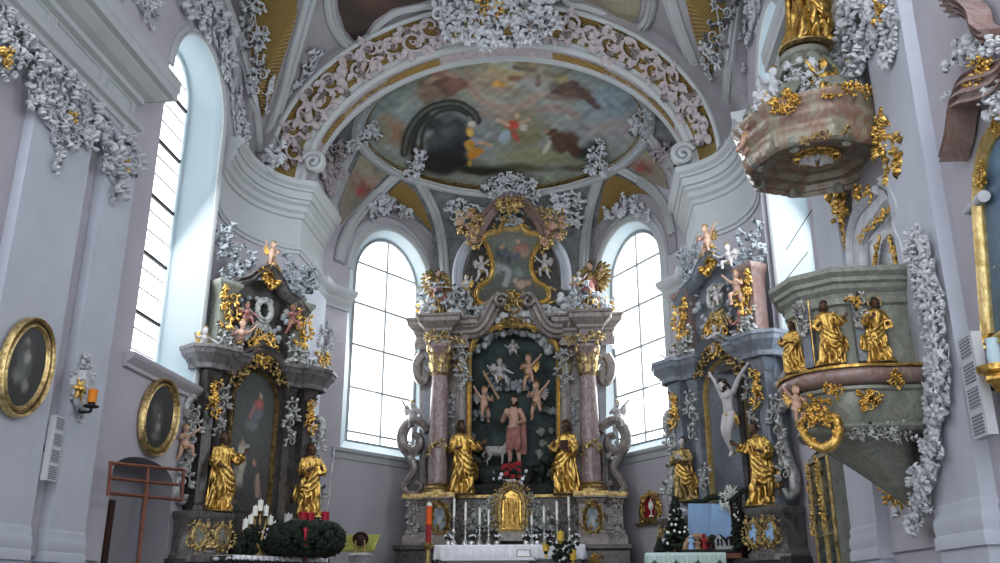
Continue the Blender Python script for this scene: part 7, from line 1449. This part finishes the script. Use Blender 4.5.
m = MB(); wframe(m, [c+V(.115*math.cos(t), -.03, .095*math.sin(t)) for t in np.linspace(0, 2*PI, 24)[:-1]], V(0, -1, 0), .02, .02); m.build('emblem_rim', M['dark_wood'], o); q = LX.hit(359.5, 553, .3); m = MB(); f_ = Fr((q.x, q.y), (1, 0)); m.box(f_, -.16, .16, -.26, .07, q.z-.03, q.z-.002); m.build('candle_shelf', M['speaker'], ln, 0)
for x, lb in ((355, 'left'), (364, 'right')):
    q = LX.hit(x, 553, .3); m = MB(); m.lathe([(0, 0), (.06, 0), (.02, .03), (.012, .06), (.012, .2), (0, .2)], 10, q); o = m.build('candlestick', M['gold_dull'], None); tag(centre(o), 'thin %s candlestick before the yellow green cloth of the lectern' % lb, 'candlestick')
# ------------------------------------------------------------------ crib, firs and table at the right side altar
Rh = lambda px, py, n: SR.hit(px, py, n)
TR = Fr((1.2, 13.7), (1, 0)); zr = TR.sz(690, 553)[1]; ra, rb2 = TR.sz(647, 555)[0], TR.sz(726, 555)[0]
rt_ = thing('crib_table', 'table under a pale mint cloth carrying the nativity crib, at the right side altar', 'table', V((ra+rb2)/2, 13.9, 1.0)); m = MB(); m.box(TR, ra+.02, TR.sz(742, 556)[0], -.52, -.02, zr-.07, zr); m.build('tabletop', M['wood'], rt_, 0)
for s in (ra+.1, rb2-.1):
    for n in (-.12, -.45): m = MB(); m.box(TR, s-.04, s+.04, n-.04, n+.04, 1.0, zr-.07); m.build('leg', M['wood'], rt_, 0)
cloth(TR, ra, rb2, -.5, .0, zr, .34, 'table_cloth', 'pale mint cloth with dark stitched crosses hanging over the crib table', 'mint_cloth', .012)
tc = bpy.data.objects[[o.name for o in bpy.data.objects if o.name.startswith('table_cloth')][0]]; m = MB()
for i in range(7):
    s = lerp(ra+.1, rb2-.1, i/6); z = zr-.13-.05*(i % 2)
    for a in (0, PI/2): d = V(math.cos(a), 0, math.sin(a)); c = TR.w(s, .035, z); m.tube([c-d*.035, c+d*.035], .014, 4)
c = m.build('stitched_crosses', M['green_embroidery'], None, 0); c.parent = tc; c.location = -Vector(tc.location)
def fir(label, px, y0, y1, n, w, group, snow):
    p0, p1 = TR.hit(px, y1, n), TR.hit(px, y0, n); h = p1.z-p0.z; root = thing('fir_tree', label, 'tree', p0, group); m = MB(); m.tube([p0, p1], [.04, .01], 7); m.build('trunk', M['dark_wood'], root); r = random.Random(int(px)); m = MB()
    for i in range(300):
        u = r.random()**.8; a = r.uniform(0, 2*PI); d = V(math.cos(a), math.sin(a), -.25).normalized(); L = w*(1-u*.85)*r.uniform(.5, 1); s_ = p0+V(0, 0, h*(.08+.9*u)); e = s_+d*L; m.tube([s_, s_.lerp(e, .6), e], [.010, .028, .006], 5)
        put(m, UNITS[3], s_.lerp(e, .7), d.cross(V(0, 0, 1)).normalized(), d, V(0, 0, 1), L*.6, 0, 1)
    m.build('needles', M['fir'], root, 180); m = MB()
    for i in range(int(26*snow)): u = r.random(); a = r.uniform(PI, 2*PI); m.blob(p0+V(math.cos(a)*w*(1-u)*.8, math.sin(a)*w*(1-u)*.8, h*(.1+.8*u)), .022, 7, 5)
    if snow: m.build('straw_star', M['wax'], root)
    return root
fir('dark little fir tree at the left of the nativity crib', 678, 495, 552, -.3, .30, 'fir trees at the crib', 1); fir('dark fir tree at the right of the nativity crib', 741, 494, 552, -.03, .19, 'fir trees at the crib', .4); fir('tiny fir twig at the left end of the crib table', 660, 538, 554, -.3, .14, None, 0)
bc = thing('blue_backdrop', 'two light blue boards forming the sky behind the nativity crib', 'backdrop board', TR.hit(710, 531, -.4))
for a, b, n0, n1 in ((688, 711, -.36, -.46), (711, 734, -.46, -.36)):
    m = MB(); q = [TR.hit(a, 552, n0), TR.hit(b, 552, n1), TR.hit(b, 503.5, n1), TR.hit(a, 503.5, n0)]; m.add(q+[v+V(0, .02, 0) for v in q], [(0, 1, 2, 3), (7, 6, 5, 4), (0, 4, 5, 1), (1, 5, 6, 2), (2, 6, 7, 3), (3, 7, 4, 0)]); m.build('board', M['blue_card'], bc, 0)
cb = thing('nativity_crib', 'little wooden nativity stable with arched front on the mint cloth', 'nativity crib', TR.hit(700, 553, -.2)); m = MB()
cc = TR.hit(698, 553, -.12); W_ = 13*mpp(cc)
for k in (0, .18): m.tube([cc+V(W_*math.cos(t), k, W_*1.25*math.sin(t)) for t in np.linspace(0, PI, 18)], .045, 7)
for i in range(7): t = PI*i/6; p = cc+V(W_*math.cos(t), 0, W_*1.25*math.sin(t)); m.tube([p, p+V(0, .18, 0)], .035, 6)
m.build('arched_roof', M['tan'], cb); m = MB(); f_ = Fr((cc.x, cc.y), (1, 0)); m.box(f_, -W_*1.3, W_*3.2, -.22, .08, zr+.012, zr+.05); m.build('base_board', M['rock'], cb, 0)
m = MB(); r = random.Random(8)
for i in range(60): x = r.uniform(686, 738); p = TR.hit(x, r.uniform(538, 552), -.3); p.z = max(p.z, zr+.03); m.blob(p, r.uniform(.03, .07), 7, 5)
m.build('mossy_ground', M['fir'], cb, 20)
for x0, x1, y0, lb in ((716, 724, 537, 1), (725, 733, 541, 2)):
    a, b = TR.hit(x0, 553, -.1), TR.hit(x1, y0, -.1); f_ = Fr((a.x, a.y), (1, 0)); w_ = b.x-a.x; m = MB(); m.prism([(0, zr+.05), (w_, zr+.05), (w_, b.z-.05), (w_/2, b.z+.03), (0, b.z-.05)], f_, -.2, 0); h = m.build('small_house', M['white'], cb, 0); m = MB(); m.box(f_, w_*.2, w_*.42, -.01, .012, zr+.1, zr+.2); m.box(f_, w_*.6, w_*.8, -.01, .012, zr+.1, zr+.2); m.build('window', M['black'], h, 0)
fg = MB(); GF = 'crib figures'
for x, k, mt_, lb in ((692, 1.0, 'blue_card', 'tiny crib figure in blue inside the stable arch'), (698, .8, 'tan', 'tiny kneeling crib figure in the middle of the stable'), (705, 1.1, 'red', 'tiny crib figure in red at the right of the stable arch'), (711, .9, 'dark_wood', 'tiny dark crib figure between stable and houses')):
    p = TR.hit(x, 552, -.06); p.z = zr+.05; m = MB(); h = .2*k; m.lathe([(.0, 0), (.045, 0), (.05, .02), (.035, h*.5), (.04, h*.68), (.018, h*.76), (.016, h*.78), (.03, h*.86), (.026, h*.96), (0, h)], 12, p, lambda a, z: 1+.1*math.sin(6*a)); m.tube([p+V(-.035, -.01, h*.62), p+V(-.03, -.06, h*.5), p+V(.03, -.06, h*.5), p+V(.035, -.01, h*.62)], .012, 6); o = m.build('crib_figure', M[mt_], None); tag(centre(o), lb, 'figurine', GF)
ft = thing('frosted_branch', 'round bunch of frosted pale twigs between the crib and the gilded saint', 'branch', TR.hit(732, 515, -.22)); m = MB(); c = TR.hit(731, 500, -.22); r = random.Random(5)
for i in range(60):
    d = V(r.gauss(0, 1), r.gauss(0, .6), r.gauss(0, 1)).normalized(); L = .22*r.uniform(.6, 1.1); m.tube([c, c+d*L*.6+V(0, 0, .02), c+d*L], [.012, .010, .004], 5); e = c+d*L*.6; m.tube([e, e+V(d.z, 0, -d.x)*.07+d*.03], [.008, .003], 4); e = c+d*L*.8; m.tube([e, e-V(d.z, 0, -d.x)*.05+d*.03], [.008, .003], 4)
m.build('twig', M['wax'], ft); m = MB(); m.tube([c, TR.hit(735, 552, -.22)], .02, 6); m.build('stem', M['dark_wood'], ft)
gm_ = thing('fir_garland', 'dark fir garland lying along the ledge above the blue boards', 'garland', SR.hit(708, 502, .2)); m = MB()
for i in range(120): x = r.uniform(694, 748); p = SR.hit(x, 500+3*math.sin(x*.2)-8*max(0, (x-725)/25), .25+r.uniform(-.1, .1)); put(m, UNITS[3+i % 2], p, SR.s, V(0, 0, 1), SR.n, mpp(p)*6, r.uniform(0, 6), 1.6)
m.build('fir_sprigs', M['fir'], gm_, 180); m = MB(); trail(m, [(706, 472), (705, 486), (708, 496)], SR, 5, 9, 3, CURLS, 1.3, .15); o = m.build('silver_scroll', M['silver'], None, 180); tag(centre(o), 'silver carved scroll on the ledge beside the mourning woman statue', 'ornament')
# reliquary on the apse wall right of the high altar
rf = FRT; q0 = rf.sz(651, 525)
rl = thing('wall_reliquary', 'small gilded arched shrine with white monstrance on red, on the wall beside the window', 'shrine', rf.w(q0[0], 0, q0[1])); RP = lambda pts, n=0: [rf.sz(x, y, n) for x, y in pts]
ar = [(642, 522), (642, 505), (644, 497), (651, 491.5), (658, 497), (661, 505), (661, 522)]; inn = [(645.5, 518), (645.5, 505), (648, 499), (651.5, 497), (655.5, 499), (657.5, 505), (657.5, 518)]
m = MB(); m.prism(RP(ar), rf, 0, .07, RP(inn)); m.build('case', M['gold_dull'], rl, 0); m = MB(); m.prism(RP(inn), rf, .0, .015); m.build('red_lining', M['red_wax'], rl, 0); m = MB(); trail(m, sp2([(643, 518), (643, 504), (646, 496), (651, 493), (657, 496), (660, 504), (660, 518)], 4), rf, 4, 5, 3, CURLS, 1.2, .07); m.build('carved_rim', M['gold'], rl, 180)
m = MB(); p = rf.hit(651.5, 517, .05); m.lathe([(0, 0), (.06, 0), (.05, .02), (.015, .05), (.015, .14), (0, .15)], 12, p); c = p+V(0, 0, .22); m.tube([c+rf.s*(.06*math.cos(t))+V(0, 0, .08*math.sin(t)) for t in np.linspace(0, 2*PI, 20)[:-1]], .016, 6, closed=True); m.blob(c, (.04, .02, .05), 8, 6); m.tube([c+V(0, 0, .08), c+V(0, 0, .13)], .012, 5); m.build('monstrance', M['wax'], rl)
m = MB(); m.sweep([(v.x, v.y) for v in (rf.w(RP([(639, 523)])[0][0], 0, 0), rf.w(RP([(664, 523)])[0][0], 0, 0))], [(-.02, q0[1]-.02), (.10, q0[1]), (.11, q0[1]+.05), (-.02, q0[1]+.06)]); m.build('sill', M['gold_dull'], rl)
# ------------------------------------------------------------------ stucco on vault and arch
WF = Fr((0, 14.9), (1, 0))
ornament('arch_crest', 'large white and gold stucco crest at the crown of the chancel arch', 'stucco', [(438, 22), (450, -8), (545, -8), (562, 26), (540, 40), (520, 44), (497, 50), (474, 46), (452, 40)], WF, 6.5, 13, 'stucco', 4, None, [(478, 2), (502, 2), (500, 18), (482, 18)], 1.8, .0)
for lb, px in (('left', [(452, 196), (470, 200), (486, 210), (478, 222), (462, 226), (450, 214)]), ('right', [(552, 196), (572, 192), (584, 200), (576, 220), (560, 222), (550, 210)])):
    ornament('stucco_spray', 'white stucco spray on the dark vault beside the gable of the high altar, %s' % lb, 'stucco', px, DOME, 6.5, 11, 'stucco', len(lb), 'stucco sprays on the apse vault', None, 1.3, .02)
for lb, px in (('left window', [(362, 222), (368, 206), (384, 198), (402, 202), (412, 216), (404, 222), (390, 214), (374, 218)]), ('right window', [(606, 220), (618, 204), (634, 198), (650, 206), (656, 222), (642, 216), (630, 212), (616, 220)])):
    ornament('stucco_shell', 'white stucco shell and scrolls over the %s of the apse' % lb, 'stucco', px, DOME, 5.5, 10, 'stucco', len(px), 'stucco shells over the apse windows', None, 1.5, .03)
for lb, px in (('lower left', [(403, 168), (414, 150), (422, 146), (424, 160), (420, 172), (408, 178)]), ('lower right', [(588, 166), (592, 146), (600, 138), (608, 150), (612, 160), (604, 172)]), ('left', [(350, 140), (362, 128), (376, 118), (374, 130), (364, 140), (352, 150)]), ('right', [(632, 118), (644, 108), (650, 120), (648, 138), (640, 136)])):
    ornament('stucco_clasp', 'white stucco clasp over the %s rim of the oval ceiling fresco' % lb, 'stucco', px, DOME, 5, 9, 'stucco', len(lb), 'stucco clasps of the oval fresco', None, 1.8, .06)
ornament('stucco_clasp', 'wide white stucco clasp over the bottom rim of the oval ceiling fresco', 'stucco', [(482, 184), (496, 174), (512, 170), (528, 176), (540, 182), (530, 196), (536, 212), (528, 214), (512, 204), (494, 200)], DOME, 5.5, 10, 'stucco', 31, 'stucco clasps of the oval fresco', None, 1.8, .06)
for lb, px in (('left', [(318, 176), (330, 150), (344, 140), (352, 146), (342, 160), (336, 184), (326, 196)]), ('right', [(652, 136), (662, 142), (676, 160), (684, 180), (676, 186), (664, 168), (652, 150)])):
    ornament('stucco_spray', 'pinkish stucco spray in the narrow field at the %s end of the apse vault' % lb, 'stucco', px, DOME, 6, 10, 'stucco_pink', len(lb), 'pink stucco sprays of the apse vault', None, 1.3, .03)
for lb, px, sgn in (('left', (314, 163), 1), ('right', (683, 155), -1)):
    p = WF.hit(px[0], px[1], -.75); o = MB(); o.tube(spiral(p, WF.s*sgn, V(0, 0, 1), .21, 1.8, PI*.9, 34, -1), .065, 8, 1.7, WF.n); o = o.build('arch_volute', M['white'], None); tag(centre(o), 'white spiral volute at the %s foot of the chancel arch' % lb, 'volute', 'volutes of the chancel arch')
    x0 = px[0]-sgn*44; o = MB(); carve(o, [(x0-8, px[1]-4), (x0+8, px[1]-14), (x0+16, px[1]), (x0+4, px[1]+6)], WF, 5, 12, 3, None, 1.8, -.1)
    o = o.build('stucco_tuft', M['stucco'], None, 180); tag(centre(o), 'white stucco tuft on the cornice outside the %s foot of the arch' % lb, 'stucco', 'stucco tufts at the arch feet')
for lb, px in (('left', [(276, 130), (286, 96), (300, 66), (316, 44), (326, 52), (312, 74), (298, 100), (286, 128)]), ('right', [(662, 40), (678, 50), (694, 78), (704, 108), (698, 112), (686, 88), (674, 66)])):
    ornament('stucco_scrollwork', 'greyish stucco scrollwork between the gold panel and the chancel arch, %s side' % lb, 'stucco', px, VAULT, 7, 10, 'stucco', len(lb), 'stucco of the nave vault', None, 1.1, .02)
for lb, px in (('left', [(249, -5), (262, 0), (267, 40), (268, 80), (264, 110), (257, 90), (251, 40)]), ('right', [(712, -5), (728, -5), (724, 40), (714, 90), (708, 70), (714, 30)])):
    ornament('stucco_strip', 'stucco scrolls edging the dark gold lattice, top %s of the vault' % lb, 'stucco', px, VAULT, 8, 11, 'stucco', len(lb)+3, 'stucco scrolls on the gold lattice', None, 1.1, .04, CURLS)
# ------------------------------------------------------------------ sprays that stand apart become parts of their own
def split_apart(ob, gap=.008):
    me = ob.data; n = len(me.vertices); co = np.empty(n*3); me.vertices.foreach_get('co', co); co = co.reshape(-1, 3); par = list(range(n))
    def find(i):
        while par[i] != i: par[i] = par[par[i]]; i = par[i]
        return i
    for p in me.polygons:
        v = p.vertices; a = find(v[0])
        for k in v[1:]:
            b = find(k)
            if a != b: par[b] = a
    root = np.array([find(i) for i in range(n)]); ids = np.unique(root); box = [(co[root == i].min(0)-gap, co[root == i].max(0)+gap) for i in ids]; m = len(ids); cl = list(range(m))
    def fc(i):
        while cl[i] != i: i = cl[i]
        return i
    for i in range(m):
        for j in range(i):
            if np.all(box[i][0] <= box[j][1]) and np.all(box[j][0] <= box[i][1]):
                a, b = fc(i), fc(j)
                if a != b: cl[max(a, b)] = min(a, b)
    lab = {ids[i]: fc(i) for i in range(m)}; vc = np.array([lab[r] for r in root]); gs = np.unique(vc)
    if len(gs) < 2: return
    faces = [tuple(p.vertices) for p in me.polygons]; mat = me.materials[0]; name = ob.name.split('.')[0]
    for k, g in enumerate(gs):
        idx = np.where(vc == g)[0]; mp = {int(v): i for i, v in enumerate(idx)}; nm = bpy.data.meshes.new(name); nm.from_pydata(co[idx].tolist(), [], [tuple(mp[v] for v in f) for f in faces if f[0] in mp]); nm.materials.append(mat); nm.polygons.foreach_set('use_smooth', [True]*len(nm.polygons))
        if k == 0: ob.data = nm
        else:
            o = ob.copy(); o.data = nm; C.objects.link(o)
SPL = {'white_spray', 'gilded_garland', 'crowning_scrolls', 'scroll_ornament', 'gilded_carving', 'gilded_ornament', 'gilded_spray', 'gilded_volute', 'gilded_palm', 'gilded_shell', 'carved_spray', 'frame_scrolls', 'cloud_bank', 'cloud', 'grey_cloud', 'white_roses', 'gilded_drop', 'gilded_pendant', 'white_blossoms', 'straw_star', 'stitched_crosses', 'side_volute', 'gilded_trim', 'console_scroll', 'scroll_wing', 'blossoms', 'red_blossoms', 'rocky_ground', 'carved_foliage', 'ribbon', 'carved_frame', 'white_frame', 'ray', 'wreath_of_glory', 'upper_frame'}
for ob in [o for o in bpy.data.objects if o.type == 'MESH' and o.parent and o.name.split('.')[0] in SPL and o.name.split('.')[0] not in ('blossoms', 'white_blossoms', 'red_blossoms', 'carved_foliage', 'rocky_ground', 'stitched_crosses')]: split_apart(ob)
# ------------------------------------------------------------------ camera, light
cd = bpy.data.cameras.new('camera'); cam = bpy.data.objects.new('camera', cd); C.objects.link(cam)
cd.sensor_width = 36; cd.lens = 36*FPX/1000; cd.clip_end = 200
cam.location = CAM; cam.rotation_euler = (PI/2+PITCH, 0, -YAW); bpy.context.scene.camera = cam
w = bpy.data.worlds.new('world'); bpy.context.scene.world = w; w.use_nodes = True
bg = w.node_tree.nodes['Background']; bg.inputs[0].default_value = (.95, .975, 1, 1); bg.inputs[1].default_value = 1.25
def area(name, p, tgt, sx, sy, e, col=(1, 1, 1)):
    l = bpy.data.lights.new(name, 'AREA'); l.shape = 'RECTANGLE'; l.size = sx; l.size_y = sy; l.energy = e; l.color = col; o = bpy.data.objects.new(name, l); C.objects.link(o)
    o.location = p; o.rotation_euler = (Vector(tgt)-Vector(p)).to_track_quat('-Z', 'Y').to_euler(); return o
area('daylight_left_window', (-5.9, 12.2, 7.4), (-1, 14, 5), 1.6, 5, 70, (.92, .97, 1)); area('daylight_right_window', (2.9, 12.2, 7.4), (-2, 14, 5), 1.6, 5, 70, (.92, .97, 1))
area('daylight_apse_left', FL.w(1.7, .15, 7), (-1, 14, 4), 1.4, 4.5, 60, (.95, .98, 1)); area('daylight_apse_right', FRT.w(1.5, .15, 7), (-2, 14, 4), 1.4, 4.5, 60, (.95, .98, 1))
area('daylight_nave_left', (-5.8, 6, 7.4), (0, 9, 5), 2, 5, 90, (.94, .97, 1)); area('daylight_nave_right', (2.8, 4, 7.4), (-3, 10, 6), 2, 5, 90, (.94, .97, 1))
sc = bpy.context.scene
sc.view_settings.view_transform = 'Standard'; sc.view_settings.look = 'None'; sc.view_settings.exposure = .74; sc.view_settings.gamma = 1
vs = sc.view_settings; vs.use_curve_mapping = True; cu = vs.curve_mapping.curves[3]
for x, y in ((.04, .033), (.16, .165), (.42, .50)): cu.points.new(x, y)
vs.curve_mapping.update()
sc.cycles.max_bounces = 5; sc.cycles.diffuse_bounces = 3; sc.cycles.glossy_bounces = 2; sc.cycles.use_denoising = True
